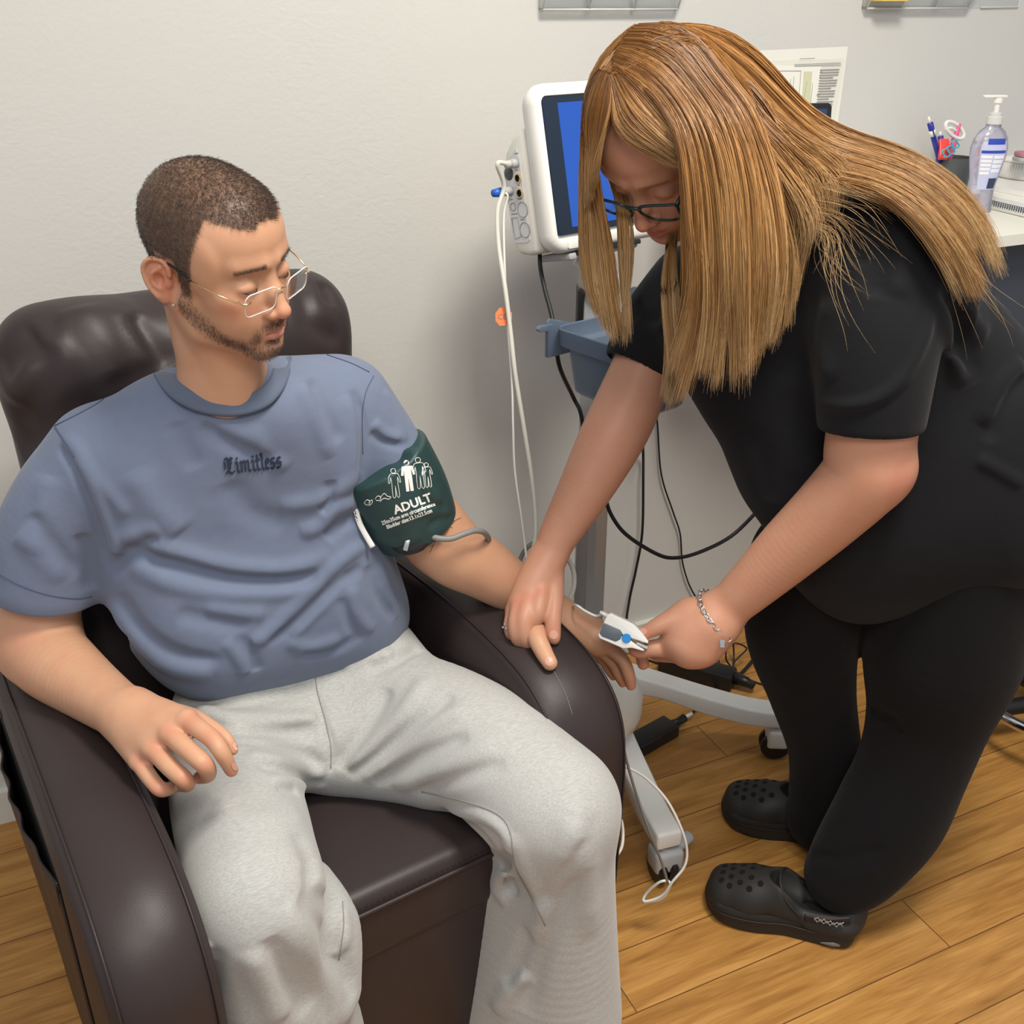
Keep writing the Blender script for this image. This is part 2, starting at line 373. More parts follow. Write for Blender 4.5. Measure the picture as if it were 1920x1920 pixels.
# ================================================================== sculpting: smooth solid fields meshed with surface nets
class Clay:
    def __init__(s): s.pr = []; s.st = []; s.post = []
    def add(s, fn, lo, hi, k, op): s.pr.append((fn, np.array(lo), np.array(hi), k, op)); return s
    def cone(s, a, b, ra, rb, k=.01, op='u', flat=None):
        a, b = np.array(a, float), np.array(b, float); ab = b - a; L2 = ab @ ab + 1e-12; R_ = max(ra, rb)
        if flat is not None: n = nrm(flat[0]); q = flat[1]
        def fn(p):
            if flat is not None:
                d0 = (p - a) @ n; t = np.clip(((p - a) @ ab) / L2, 0, 1); c = a + t[:, None] * ab
                v = p - c; dn = v @ n; v = v + np.outer(dn * (1 / q - 1), n)
                dd = np.sqrt((v * v).sum(1)); r = ra + (rb - ra) * t
                g = (dd - r); sc = np.where(dd > 1e-9, 1, 1)
                w = np.abs(dn / q) / (dd + 1e-9); return g * (1 - w * (1 - min(q, 1)))if q < 1 else g
            t = np.clip(((p - a) @ ab) / L2, 0, 1); v = p - a - t[:, None] * ab
            return np.sqrt((v * v).sum(1)) - (ra + (rb - ra) * t)
        m = R_ * (max(1, flat[1]) if flat is not None else 1)
        return s.add(fn, np.minimum(a, b) - m, np.maximum(a, b) + m, k, op)
    def chain(s, pts, k=.01, op='u', flat=None, ki=None):
        if len(pts) == 2 or flat is not None:
            for (a, ra), (b, rb) in zip(pts, pts[1:]): s.cone(a, b, ra, rb, k, op, flat)
            return s
        Q = crom([np.append(np.asarray(a, float), r) for a, r in pts], 9); A_, B_ = Q[:-1, :3], Q[1:, :3]; ra, rb = Q[:-1, 3], Q[1:, 3]; n = len(A_)
        def fn(p):
            d = np.full(len(p), 1e9)
            for i in range(n):
                ab = B_[i] - A_[i]; t = np.clip(((p - A_[i]) @ ab) / (ab @ ab + 1e-12), 0, 1); v = p - A_[i] - t[:, None] * ab
                w = np.sqrt((v * v).sum(1)) - (ra[i] + (rb[i] - ra[i]) * t); np.minimum(d, w, out=d)
            return d
        R_ = Q[:, 3:4]
        return s.add(fn, (Q[:, :3] - R_).min(0), (Q[:, :3] + R_).max(0), k, op)
    def ell(s, c, r, k=.01, op='u', A=None):
        c = np.array(c, float); r = np.array(r, float) * np.ones(3); A_ = None if A is None else np.array([nrm(x) for x in A])
        def fn(p):
            q = p - c
            if A_ is not None: q = q @ A_.T
            k0 = np.sqrt(((q / r) ** 2).sum(1)); k1 = np.sqrt(((q / r ** 2) ** 2).sum(1)) + 1e-9
            return k0 * (k0 - 1) / k1
        m = r.max() if A is not None else r
        return s.add(fn, c - m, c + m, k, op)
    def rbox(s, c, h, r, k=.01, op='u', A=None):
        c = np.array(c, float); h = np.array(h, float); A_ = np.eye(3) if A is None else np.array([nrm(x) for x in A])
        def fn(p):
            q = np.abs((p - c) @ A_.T) - (h - r)
            return np.sqrt((np.maximum(q, 0) ** 2).sum(1)) + np.minimum(q.max(1), 0) - r
        m = np.linalg.norm(h) * 1.02 if A is not None else h
        return s.add(fn, c - m, c + m, k, op)
    def stroke(s, P, w, amp):
        """ridge (amp>0) or groove (amp<0) of half-width w along the 3-D polyline P, fading to its ends"""
        P = np.asarray(P, float); s.st.append((P, w, amp, P.min(0) - 2.4 * w, P.max(0) + 2.4 * w)); return s
    def ev(s, p, strokes=True):
        N = len(p); d = np.full(N, .25)
        for fn, lo, hi, k, op in s.pr:
            mg = k + .012
            sel = np.all((p > lo - mg) & (p < hi + mg), axis=1); ix = np.nonzero(sel)[0]
            if not len(ix): continue
            v = fn(p[ix]); c = d[ix]
            if op == 's': v = -v; h = np.maximum(k - np.abs(c - v), 0) / k; d[ix] = np.maximum(c, v) + h * h * k / 4
            else: h = np.maximum(k - np.abs(c - v), 0) / k; d[ix] = np.minimum(c, v) - h * h * k / 4
        if strokes:
            for P, w, amp, lo, hi in s.st:
                ix = np.nonzero(np.all((p > lo) & (p < hi), axis=1))[0]
                if not len(ix): continue
                q = p[ix]; best = np.full(len(ix), 1e9); par = np.zeros(len(ix)); n = len(P) - 1
                for i in range(n):
                    ab = P[i + 1] - P[i]; t = np.clip(((q - P[i]) @ ab) / (ab @ ab + 1e-12), 0, 1); v = q - P[i] - t[:, None] * ab; dd = (v * v).sum(1)
                    m = dd < best; best[m] = dd[m]; par[m] = (i + t[m]) / n
                fade = np.clip(np.sin(np.pi * np.clip(par, .0, 1)) * 1.8 + .05, 0, 1)
                d[ix] -= amp * np.exp(-best / (w * w)) * fade
        return d
    def hit(s, x, y, tmin=.8, tmax=2.6, strokes=False, lift=0.):
        o = EYE; r = ray(x, y); rn = np.linalg.norm(r); t = tmin
        for _ in range(160):
            d = s.ev((o + r * t)[None], strokes)[0]
            if d < 4e-4: break
            t += min(d, .03) * .8 / rn
            if t > tmax: return None
        return o + r * (t - lift / rn)
    def pstroke(s, pts, w, amp, n=4):
        P = [s.hit(x, y) for x, y in pts]; P = [q for q in P if q is not None]
        if len(P) >= 2: s.stroke(crom(P, n) if len(P) > 2 else P, w, amp)
        return s
    def mesh(s, h, strokes=True, newton=2):
        lo = np.min([p[1] for p in s.pr if p[4] == 'u'], 0) - .012; hi = np.max([p[2] for p in s.pr if p[4] == 'u'], 0) + .012
        B = 4; nb = np.ceil((hi - lo) / (h * B)).astype(int); n = nb * B
        gx = [lo[i] + (np.arange(nb[i]) + .5) * h * B - h * .5 for i in range(3)]
        cc = np.stack(np.meshgrid(*gx, indexing='ij'), -1).reshape(-1, 3)
        cd = s.ev(cc, strokes).reshape(nb)
        act = np.abs(cd) < h * B * 1.3 + .006
        D = np.repeat(np.repeat(np.repeat(cd, B, 0), B, 1), B, 2).astype(np.float32)
        ai = np.argwhere(act)
        off = np.stack(np.meshgrid(*[np.arange(B)] * 3, indexing='ij'), -1).reshape(-1, 3)
        for c0 in range(0, len(ai), 6000):
            ii = (ai[c0:c0 + 6000, None, :] * B + off[None]).reshape(-1, 3)
            D[ii[:, 0], ii[:, 1], ii[:, 2]] = s.ev(lo + ii * h, strokes)
        Vv, Ff = nets(D, lo, h)
        for _ in range(newton):
            e = h * .35; g = np.zeros_like(Vv); d0 = s.ev(Vv, strokes)
            for i in range(3):
                q = Vv.copy(); q[:, i] += e; a = s.ev(q, strokes); q[:, i] -= 2 * e; g[:, i] = (a - s.ev(q, strokes)) / (2 * e)
            g2 = (g * g).sum(1); stp = np.clip(d0 / np.maximum(g2, .15), -h * .6, h * .6); Vv = Vv - g * stp[:, None]
        return Vv, Ff
def nets(D, lo, h):
    s = D < 0; c = np.zeros(np.array(D.shape) - 1, np.int8); S = [slice(0, -1), slice(1, None)]
    for i in (0, 1):
        for j in (0, 1):
            for k in (0, 1): c += s[S[i], S[j], S[k]]
    idx = np.argwhere((c > 0) & (c < 8)); ids = np.full(c.shape, -1, np.int32); ids[idx[:, 0], idx[:, 1], idx[:, 2]] = np.arange(len(idx))
    acc = np.zeros((len(idx), 3)); cnt = np.zeros(len(idx))
    for ax in range(3):
        o = [a for a in range(3) if a != ax]
        for i in (0, 1):
            for j in (0, 1):
                a = idx.copy(); a[:, o[0]] += i; a[:, o[1]] += j; b = a.copy(); b[:, ax] += 1
                va = D[a[:, 0], a[:, 1], a[:, 2]]; vb = D[b[:, 0], b[:, 1], b[:, 2]]; m = (va < 0) != (vb < 0)
                t = np.where(m, va / np.where(m, va - vb, 1), 0); pos = a.astype(float); pos[:, ax] += t
                acc[m] += pos[m]; cnt[m] += 1
    Vv = lo + acc / cnt[:, None] * h; F = []
    for ax in range(3):
        o1, o2 = (ax + 1) % 3, (ax + 2) % 3
        sa = [slice(None)] * 3; sb = [slice(None)] * 3; sa[ax] = slice(0, -1); sb[ax] = slice(1, None)
        e = s[tuple(sa)] != s[tuple(sb)]; q = np.argwhere(e); q = q[(q[:, o1] > 0) & (q[:, o2] > 0) & (q[:, o1] < D.shape[o1] - 1) & (q[:, o2] < D.shape[o2] - 1)]
        ins = s[q[:, 0], q[:, 1], q[:, 2]]
        def cell(d1, d2): r = q.copy(); r[:, o1] -= d1; r[:, o2] -= d2; return ids[r[:, 0], r[:, 1], r[:, 2]]
        f = np.stack([cell(1, 1), cell(0, 1), cell(0, 0), cell(1, 0)], 1); f[~ins] = f[~ins][:, ::-1]; F.append(f)
    F = np.vstack(F); F = F[(F >= 0).all(1)]
    return Vv, F
def clay_obj(name, cl, h, m, parent=None, strokes=True, label=None, cols=None):
    v, f = cl.mesh(h, strokes); o = mobj(name, v, f, m, parent, label=label)
    if cols is not None: set_cols(o, cols(v))
    return o
def set_cols(o, c):
    a = o.data.color_attributes.new('tone', 'FLOAT_COLOR', 'POINT'); cc = np.ones((len(o.data.vertices), 4), np.float32); cc[:, :c.shape[1]] = c
    a.data.foreach_set('color', cc.ravel())
def bvh_of(*objs):
    vs_, fs = [], []; n = 0
    for o in objs:
        me = o.data; a = np.empty(len(me.vertices) * 3, np.float32); me.vertices.foreach_get('co', a); a = a.reshape(-1, 3)
        vs_.append(a); fs += [tuple(i + n for i in p.vertices) for p in me.polygons]; n += len(a)
    return BVHTree.FromPolygons([tuple(map(float, v)) for v in np.vstack(vs_)], fs)
def cast(bvh, x, y, lift=0.):
    r = nrm(ray(x, y)); h = bvh.ray_cast(Vector(EYE), Vector(r))
    if h[0] is None: return None
    return np.array(h[0]) + np.array(h[1]) * lift

# ------------------------------------------------------------------ backrest of the armchair
def AX(rec=.16):   # chair axes leaned back
    up = nrm(CB * rec + V(0, 0, 1)); return [CR, nrm(np.cross(up, CR)), up]
bk = Clay(); A = AX(.17)
bk.rbox(ch(-.005, .62, .90), (.262, .075, .215), .07, .03, A=A)
bk.rbox(ch(.003, .590, .58), (.262, .07, .20), .05, .03, A=A)
bk.ell(ch(-.01, .565, .93), (.22, .06, .15), .06, A=A)
bk.ell(ch(-.16, .60, 1.02), (.10, .07, .09), .05, A=A); bk.ell(ch(.14, .60, 1.03), (.10, .065, .08), .05, A=A)
for pts, w, a in [([(0, 700), (30, 660), (75, 625)], .022, -.014), ([(30, 800), (75, 720), (85, 640)], .02, -.008), ([(240, 590), (280, 640), (320, 690)], .016, -.008), ([(215, 580), (250, 630), (280, 690)], .012, .006),
                  ([(150, 575), (190, 640), (230, 710)], .03, .008), ([(40, 850), (100, 790), (200, 760)], .03, -.01), ([(610, 500), (606, 530), (620, 570)], .012, -.01), ([(560, 520), (580, 600), (640, 640)], .016, -.006), ([(20, 760), (60, 690), (140, 640)], .03, .008),
                  ([(100, 600), (160, 590), (260, 570)], .03, .005)]:
    bk.pstroke(pts, w, a)
clay_obj('backrest', bk, .007, M_leather, chair)

bv_aR = bvh_of(aR)
_st = [cast(bv_aR, q[0], q[1], .0006) for q in crom([V(1038, 1258, 0), V(1050, 1280, 0), V(1062, 1306, 0), V(1073, 1340, 0)], 10)]; _st = [q for q in _st if q is not None]
multi_tube('stitching', [np.array([_st[i], _st[i] * .3 + _st[i + 1] * .7]) for i in range(0, len(_st) - 1)], .0005, mat('pale_thread', (.30, .27, .25), .8), aR, 5)
def arm_d(x, y): h_ = cast(bv_aR, x, y); return (h_ - EYE) @ FW if h_ is not None else None
# ================================================================== patient monitor on its wheeled stand
HUB = V(.930, 1.620, 0)
cart = thing('wheeled_stand', 'white five-legged wheeled stand with a silver column, carrying the patient monitor', 'medical cart', HUB)
cast_pts = []
for k, e in enumerate(((1.302, 1.425), (.884, 1.222), (.765, 1.455), (.80, 1.80))):
    d = V(e[0], e[1], 0) - HUB; L = np.linalg.norm(d); d = nrm(d); s = V(-d[1], d[0], 0); q = L / .395
    # arched leg: top and bottom outlines in the plane of the leg
    tp = crom([V(.0, .222, 0), V(.06 * q, .226, 0), V(.13 * q, .205, 0), V(.24 * q, .166, 0), V(.34 * q, .136, 0), V(.415 * q, .127, 0)], 5)
    bt = crom([V(.415 * q, .090, 0), V(.34 * q, .094, 0), V(.24 * q, .122, 0), V(.15 * q, .158, 0), V(.09 * q, .165, 0), V(.0, .150, 0)], 5)
    pts = [(p[0], p[1]) for p in list(tp) + list(bt)]
    bm = bmesh.new(); add_prism(bm, pts, -.026, .026, frame(HUB, d, V(0, 0, 1), s))
    leg = bm_obj('leg', bm, M_white if k != 99 else M_white, cart, .006, 3)
    cp = HUB + d * L
    cas = box('caster_housing', (-.022, -.026, .032), (.026, .032, .080), M_grey if k in (1,) else M_white2, leg, frame(cp, d, s, V(0, 0, 1)), .009, 3)
    lathe('caster_stem', [(0, .075), (.015, .075), (.015, .084), (.009, .086), (.009, .094), (0, .094)], M_steel, cas, Matrix.Translation(Vector(cp)), 16)
    wm = frame(cp + V(0, 0, .027) - s * .0, nrm(d * .3 + V(0, 0, 1)), d, s)
    for sg in (-1, 1): lathe('wheel', [(0, -.009), (.028, -.009), (.033, -.004), (.033, .004), (.028, .009), (0, .009)], M_black, cas, frame(cp + V(0, 0, .0335) + s * sg * .0115, d, V(0, 0, 1), s), 24)
    if k == 1:  # brake lever
        tube('brake_lever', [cp + V(.005, 0, .060) + d * .0, cp + V(.035, .008, .066), cp + V(.068, .016, .064)], [.020, .018, .013], M_grey, cas, sides=12, flat=(V(0, 0, 1), .7))
lathe('hub_cover', [(0, .262), (.035, .26), (.062, .245), (.078, .22), (.082, .19), (.078, .15), (.06, .135), (0, .135)], M_white2, cart, Matrix.Translation(Vector(HUB)), 32)
_c = at(1146, 1318, 2.03); lathe('base_cover', [(0, -.072), (.030, -.068), (.050, -.050), (.060, -.02), (.060, .02), (.050, .05), (.03, .066), (0, .07)], mat('ivory_cover', (.80, .79, .70), .3), cart, Matrix.Translation(Vector(_c)), 32)
col = prism('column', [(-.030, -.018), (.030, -.018), (.030, .012), (.018, .022), (-.018, .022), (-.030, .012)], .24, 1.055, M_silver, cart, frame(HUB, RT, nrm(_fh), V(0, 0, 1)), .003)
box('column_track', (-.008, -.0195, .26), (.008, -.0185, 1.05), M_grey, col, frame(HUB, RT, nrm(_fh), V(0, 0, 1)), 0)
lathe('collar', [(0, 1.03), (.036, 1.03), (.040, 1.04), (.036, 1.06), (0, 1.06)], M_grey, cart, Matrix.Translation(Vector(HUB)), 24)
# clamp with strap on the column
box('clamp', (-.042, -.03, .93), (-.030, .02, 1.04), M_black, cart, frame(HUB, RT, nrm(_fh), V(0, 0, 1)), .004)
# ------------------------------------------------------------------ translucent bin on the column
M_bin = mat('translucent_blue_plastic', (.17, .23, .32), .22, trans=.25, ior=1.4, alpha=.86)
bx, by = RT * .63 - _fh * .777, RT * .777 + _fh * .63; BO = at(1052, 668, 1.735) + bx * .095 + by * .066; BM = lambda o: frame(o, bx, by, V(0, 0, 1))
bin_ = thing('storage_bin', 'translucent blue-grey plastic bin clipped to the column of the wheeled stand', 'bin', BO - V(0, 0, .07))
def bin_shell():
    bm = bmesh.new()
    def ring(w, d, z, r=.015): return [bm.verts.new((x, y, z)) for x, y in rrect(w, d, r, 4)]
    R_ = [ring(.155, .09, -.065), ring(.165, .105, -.058), ring(.180, .125, .018), ring(.205, .148, .020, .02), ring(.210, .152, .050, .022), ring(.204, .146, .050, .02), ring(.199, .142, .024, .02), ring(.174, .119, .020), ring(.160, .10, -.054)]
    for a, b in zip(R_, R_[1:]):
        n = len(a)
        for i in range(n): bm.faces.new((a[i], a[(i + 1) % n], b[(i + 1) % n], b[i]))
    bm.faces.new(R_[0][::-1]); bm.faces.new(R_[-1])
    bmesh.ops.transform(bm, matrix=BM(BO), verts=bm.verts); return bm_obj('shell', bm, M_bin, bin_, .0015, 1)
bs = bin_shell()
prism('hook', [(0, 0), (.012, 0), (.012, .045), (.030, .047), (.033, .052), (.028, .056), (.0, .056)], -.004, .004, M_bin, bin_, frame(BO + bx * -.105 + by * -.078 + V(0, 0, .0), -by, V(0, 0, 1), bx), .001)
prism('hook', [(0, .0), (.05, .0), (.058, .012), (.058, .060), (.052, .066), (.0, .05)], -.0025, .0025, M_bin, bin_, frame(BO + bx * -.108 + by * -.03 + V(0, 0, -.002), -by, V(0, 0, 1), bx), .001)
prism('back_plate', rrect(.05, .07, .012), -.003, .003, M_bin, bin_, frame(BO + bx * -.063 + by * .082 + V(0, 0, .062), bx, V(0, 0, 1), by), .001)
box('bracket', (-.055, .072, -.03), (.03, .10, .045), M_dgrey, bin_, BM(BO), .004)
lab = box('paper_box', (-.012, -.012, -.05), (.03, .02, .045), M_paper, None, BM(BO + bx * .0 + by * .03), .001); tag(lab, 'small white carton standing inside the translucent bin', 'box')

# ------------------------------------------------------------------ the monitor
th = math.radians(50); MX = nrm(_fh * math.cos(th) + RT * math.sin(th)); MN = nrm(np.cross(MX, V(0, 0, 1))); tl = math.radians(12.5)
MU = nrm(V(0, 0, 1) * math.cos(tl) - MN * math.sin(tl)); MN = nrm(np.cross(MX, MU))
# MX right along the screen, MU up, MN out of the screen
MW, MH = .286, .268
MOc = at(1056, 462, 1.735) + MX * (MW / 2 - .022) + MU * (MH / 2 - .012)
FM = frame(MOc, MX, MU, MN)
mon = thing('patient_monitor', 'white patient monitor with a glowing blue screen on top of the wheeled stand', 'patient monitor', MOc - MU * MH / 2)
bm = bmesh.new()
def lay(w, h, r, z, dx=0, dy=0): return [bm.verts.new((x + dx, y + dy, z)) for x, y in rrect(w, h, r, 6)]
RR = [lay(MW - .030, MH - .045, .012, -.0075), lay(MW - .027, MH - .040, .012, -.001), lay(MW - .016, MH - .02, .026, .0), lay(MW - .005, MH - .005, .030, -.004), lay(MW, MH, .032, -.014), lay(MW, MH, .032, -.024), lay(MW - .012, MH - .012, .028, -.040), lay(MW - .03, MH - .03, .02, -.050)]
for a, b in zip(RR, RR[1:]):
    n = len(a)
    for i in range(n): bm.faces.new((a[i], b[i], b[(i + 1) % n], a[(i + 1) % n]))
bm.faces.new(RR[0]); bm.faces.new(RR[-1][::-1])
bmesh.ops.transform(bm, matrix=FM, verts=bm.verts)
bez = bm_obj('front_bezel', bm, M_white, mon, angle=50)
scr = prism('screen', rrect(MW - .034, MH - .050, .006), -.0068, -.0030, M_screen, mon, FM @ Matrix.Translation((0, .004, 0)), .0006)
prism('screen_picture', rrect(MW - .080, MH - .072, .001), -.003, -.0026, M_blue, scr, FM @ Matrix.Translation((.010, .004, 0)), 0)
for i in range(3): prism('button', rrect(.024, .013, .003), -.001, .0012, M_white2, bez, FM @ Matrix.Translation((-.098 + .034 * i, -MH / 2 + .0125, 0)), .0006)
# rear housing, set back and narrower at the top
hp = [(-.060, -MH / 2 + .012), (-.060, MH / 2 - .075), (-.075, MH / 2 - .072), (-.098, MH / 2 - .095), (-.108, MH / 2 - .12), (-.112, -MH / 2 + .055), (-.108, -MH / 2 + .022), (-.098, -MH / 2 + .006), (-.07, -MH / 2 + .002)]
hp = [(-.045, -MH / 2 + .004)] + [(-.045, MH / 2 - .06)] + hp[2:]
hs = prism('rear_housing', hp, -MW / 2 + .004, MW / 2 - .004, M_white2, mon, frame(MOc, MN, MU, MX), .009, 3)
SM = frame(MOc - MX * (MW / 2 - .0035), MN, MU, -MX)     # left side face: local x toward the front, y up
port = prism('port_panel', [(-.060, .028), (-.060, -.105), (-.068, -.109), (-.100, -.108), (-.104, -.103), (-.105, .010), (-.101, .018), (-.066, .044)], 0, .0008, mat('port_panel_plastic', (.66, .67, .68), .45), mon, SM, 0)
def port_ring(x, y, r, t=.0007):
    P = [np.array(SM @ Vector((x + r * math.cos(a), y + r * 1.0 * math.sin(a), .001))) for a in np.linspace(0, 2 * math.pi, 24, endpoint=False)]
    tube('port_outline', P, t, M_print, port, sides=5, closed=True, smooth_n=0)
port_ring(-.068, -.055, .0125); port_ring(-.069, -.088, .0125); port_ring(-.092, -.048, .0065)
tube('port_outline', [np.array(SM @ Vector((x, y, .001))) for x, y in ((-.100, -.066), (-.083, -.066), (-.081, -.098), (-.097, -.101))], .0007, M_print, port, sides=5, closed=True, smooth_n=0)
for y in (-.004, -.028):
    lathe('socket', [(0, .001), (.0045, .001), (.0045, .004), (.0065, .004), (.0065, 0)], M_black, port, SM @ Matrix.Translation((-.068, y, 0)), 20)
    lathe('socket_ring', [(.0062, 0), (.0062, .0042), (.0075, .0042), (.0075, 0)], M_gold, port, SM @ Matrix.Translation((-.068, y, 0)), 20)
lathe('socket', [(0, .003), (.009, .003), (.011, .0015), (.0115, 0)], M_dgrey, port, SM @ Matrix.Translation((-.092, .006, 0)), 24)
for x, y, w in ((-.066, .035, .010), (-.070, .009, .006), (-.070, -.015, .006), (-.072, -.037, .012), (-.072, -.071, .012), (-.095, .022, .010), (-.095, -.016, .010), (-.095, -.036, .010), (-.092, -.060, .016)):
    prism('port_marking', rrect(w, .0018, .0004, 1), .0008, .0010, M_print, port, SM @ Matrix.Translation((x, y, 0)), 0)
# mounting plate and bracket under the monitor
box('mounting_plate', (-.075, -.012, -.030), (.09, .0, .05), M_grey, mon, frame(MOc - MU * (MH / 2 + .001) - MN * .055 + MX * -.03, MX, MU, MN), .004)
box('mounting_rail', (-.06, -.006, .045), (.09, .002, .055), M_black, mon, frame(MOc - MU * (MH / 2 + .001) - MN * .052 + MX * -.03, MX, MU, MN), .002)
tube('support_arm', [MOc - MU * (MH / 2 + .01) - MN * .07 - MX * .02, HUB + V(0, 0, 1.07)], .022, M_white2, cart, sides=16, smooth_n=0)

# ------------------------------------------------------------------ cables of the monitor
p1 = np.array(SM @ Vector((-.068, .020, .002))); p2 = np.array(SM @ Vector((-.092, -.022, .002))); nx = -MX
c = thing('pressure_hose', 'thick cream air hose running from the upper port of the monitor down behind the armrest', 'hose', p1)
tube('plug', [p1, p1 + nx * .012], .0075, M_grey, c, sides=16, smooth_n=0); tube('plug_collar', [p1 + nx * .012, p1 + nx * .022], .0062, mat('hose_collar', (.5, .5, .47), .4), c, sides=16, smooth_n=0)
tube('hose', [p1 + nx * .018, p1 + nx * .04 + V(0, 0, .002), at(945, 350, 1.74), at(933, 395, 1.745), at(935, 460, 1.75), at(947, 540, 1.75), at(957, 620, 1.76), at(966, 700, 1.77), at(982, 800, 1.78), at(996, 890, 1.79), at(1003, 960, 1.80), at(1003, 1010, 1.80), at(993, 1050, 1.79), at(980, 1075, 1.76)], .0040, M_cable, c, 10)
c2 = thing('sensor_cable', 'thin white sensor cable with a blue plug on the side of the monitor', 'cable', p2)
tube('plug', [p2, p2 + nx * .022], [.0078, .0072], M_grey, c2, sides=18, smooth_n=0)
tube('blue_boot', [p2 + nx * .022, p2 + nx * .038], [.0082, .0062], M_bluepl, c2, sides=18, smooth_n=0)
tube('cable', [p2 + nx * .036, at(951, 365, 1.75), at(945, 400, 1.76), at(945, 460, 1.765), at(948, 540, 1.77), at(954, 640, 1.78), at(960, 720, 1.78), at(962, 800, 1.79), at(965, 880, 1.80), at(976, 960, 1.80), at(984, 1020, 1.80), at(987, 1048, 1.79)], .0021, M_wcable, c2, 8)
M_orange = mat('orange_tag', (.85, .16, .03), .45)
tg = thing('cable_tag', 'orange octagonal tag clipped on the hose beside the stand', 'tag', at(943, 594, 1.765))
TM = frame(at(942, 594, 1.765), nrm(RT * .9 + _fh * .1), UP, -FW)
prism('tag_plate', [(.0165 * math.cos(math.radians(22.5 + 45 * i)) * .78, .0165 * math.sin(math.radians(22.5 + 45 * i))) for i in range(8)], -.0005, .0006, M_orange, tg, TM, .0002, 1)
prism('tag_tab', [(.01, -.005), (.016, -.005), (.016, .007), (.01, .007)], -.0005, .0006, M_orange, tg, TM, 0)
pc = at(1012, 462, 1.80)
tag(tube('power_cable', [pc, at(1013, 500, 1.80), at(1022, 545, 1.79), at(1034, 590, 1.78), at(1042, 640, 1.775), at(1050, 690, 1.80), at(1075, 745, 1.90), at(1090, 780, 1.90), at(1100, 860, 1.92)], .0038, M_blackrub, None, 10), 'black power cable dropping from the underside of the monitor into the bin', 'cable')
# ================================================================== wall holders, papers, counter and what stands on it
def holder(name, x0, x1, lab, cells=3):
    t = thing(name, lab, 'wall holder', (x0, WALL - .002, 1.483), 'clear acrylic holders on the wall')
    z0 = 1.484; dep = .115; H = .24; bm = bmesh.new(); T = .003
    add_box(bm, (x0, WALL - .004, z0), (x1, WALL - .001, z0 + H)); bm_obj('back_panel', bm, M_acryl, t)
    box('bottom_edge', (x0, WALL - .012, z0 - .003), (x1, WALL - .001, z0 + .004), M_acryl, t, None, .0008)
    # slanting front pane
    bm = bmesh.new(); v = [bm.verts.new(p) for p in ((x0, WALL - .012, z0), (x1, WALL - .012, z0), (x1, WALL - dep, z0 + H * .9), (x0, WALL - dep, z0 + H * .9), (x0, WALL - .016, z0), (x1, WALL - .016, z0), (x1, WALL - dep - .003, z0 + H * .9), (x0, WALL - dep - .003, z0 + H * .9))]
    for f in ((0, 1, 2, 3), (7, 6, 5, 4), (0, 4, 5, 1), (1, 5, 6, 2), (2, 6, 7, 3), (3, 7, 4, 0)): bm.faces.new([v[i] for i in f])
    bm_obj('front_pane', bm, M_acryl, t)
    for i in range(cells + 1):
        x = x0 + (x1 - x0) * i / cells
        prism('divider', [(0, 0), (.012, 0), (dep, H * .9), (0, H)], -.0016, .0016, M_acryl, t, frame((x, WALL - .002, z0), V(0, -1, 0), V(0, 0, 1), V(1, 0, 0)), 0)
        tube('polished_edge', [V(x, WALL - .016, z0), V(x, WALL - dep - .002, z0 + H * .9)], .0018, M_edge, t, sides=6, smooth_n=0)
    tube('polished_edge', [V(x0, WALL - .0165, z0), V(x1, WALL - .0165, z0)], .0022, M_edge, t, sides=6, smooth_n=0)
    return t
M_edge = mat('polished_acrylic_edge', (.90, .90, .86), .15, trans=.4, ior=1.4)
h1 = holder('acrylic_holder', .952, 1.246, 'clear acrylic holder fixed on the wall above the patient monitor')
h2 = holder('acrylic_holder', 1.719, 2.008, 'clear acrylic holder fixed on the wall at the top right corner')
h3 = thing('acrylic_holder', 'narrow clear acrylic holder at the far right end of the wall row', 'wall holder', (2.10, WALL, 1.485))
tube('polished_edge', [V(2.06, WALL - .004, 1.485), V(2.175, WALL - .004, 1.486), V(2.178, WALL - .004, 1.60), V(2.06, WALL - .004, 1.60)], .0016, M_edge, h3, sides=6, smooth_n=0)
box('back_panel', (2.02, WALL - .004, 1.486), (2.176, WALL - .001, 1.72), M_acryl, h3, None, 0)
M_yel = mat('yellow_card', (.75, .55, .12), .6); M_navy = mat('navy_card', (.03, .045, .10), .5)
tag(box('card_pack', (1.728, WALL - .05, 1.498), (1.80, WALL - .008, 1.62), M_yel, None, None, .003), 'yellow card pack standing in the right acrylic holder', 'card pack')
# sheet of printed paper pinned on the wall in a clear sleeve
pt = thing('notice_sheet', 'white printed notice sheets in a plastic sleeve taped on the wall behind the woman', 'notice', (1.57, WALL - .003, 1.32))
def quad_on_wall(name, pts, y, m, par):
    P = [on_y(a, b, WALL - y) for a, b in pts]; return mobj(name, P + [p + V(0, .0006, 0) for p in P], [(0, 1, 2, 3), (7, 6, 5, 4), (0, 4, 5, 1), (1, 5, 6, 2), (2, 6, 7, 3), (3, 7, 4, 0)], m, par, smooth=False)
quad_on_wall('sleeve', [(1395, 96), (1590, 87), (1556, 340), (1385, 340)], .0020, mat('clear_sleeve', (.80, .79, .72), .25), pt)
quad_on_wall('sheet', [(1427, 114), (1584, 110), (1550, 330), (1398, 330)], .0030, mat('sheet_paper', (.74, .73, .66), .6), pt)
quad_on_wall('inner_sheet', [(1432, 124), (1540, 122), (1521, 330), (1415, 330)], .0042, M_paper, pt)
quad_on_wall('yellow_band', [(1508, 134), (1523, 134), (1510, 330), (1495, 330)], .0052, mat('pale_yellow_ink', (.62, .62, .42), .7), pt)
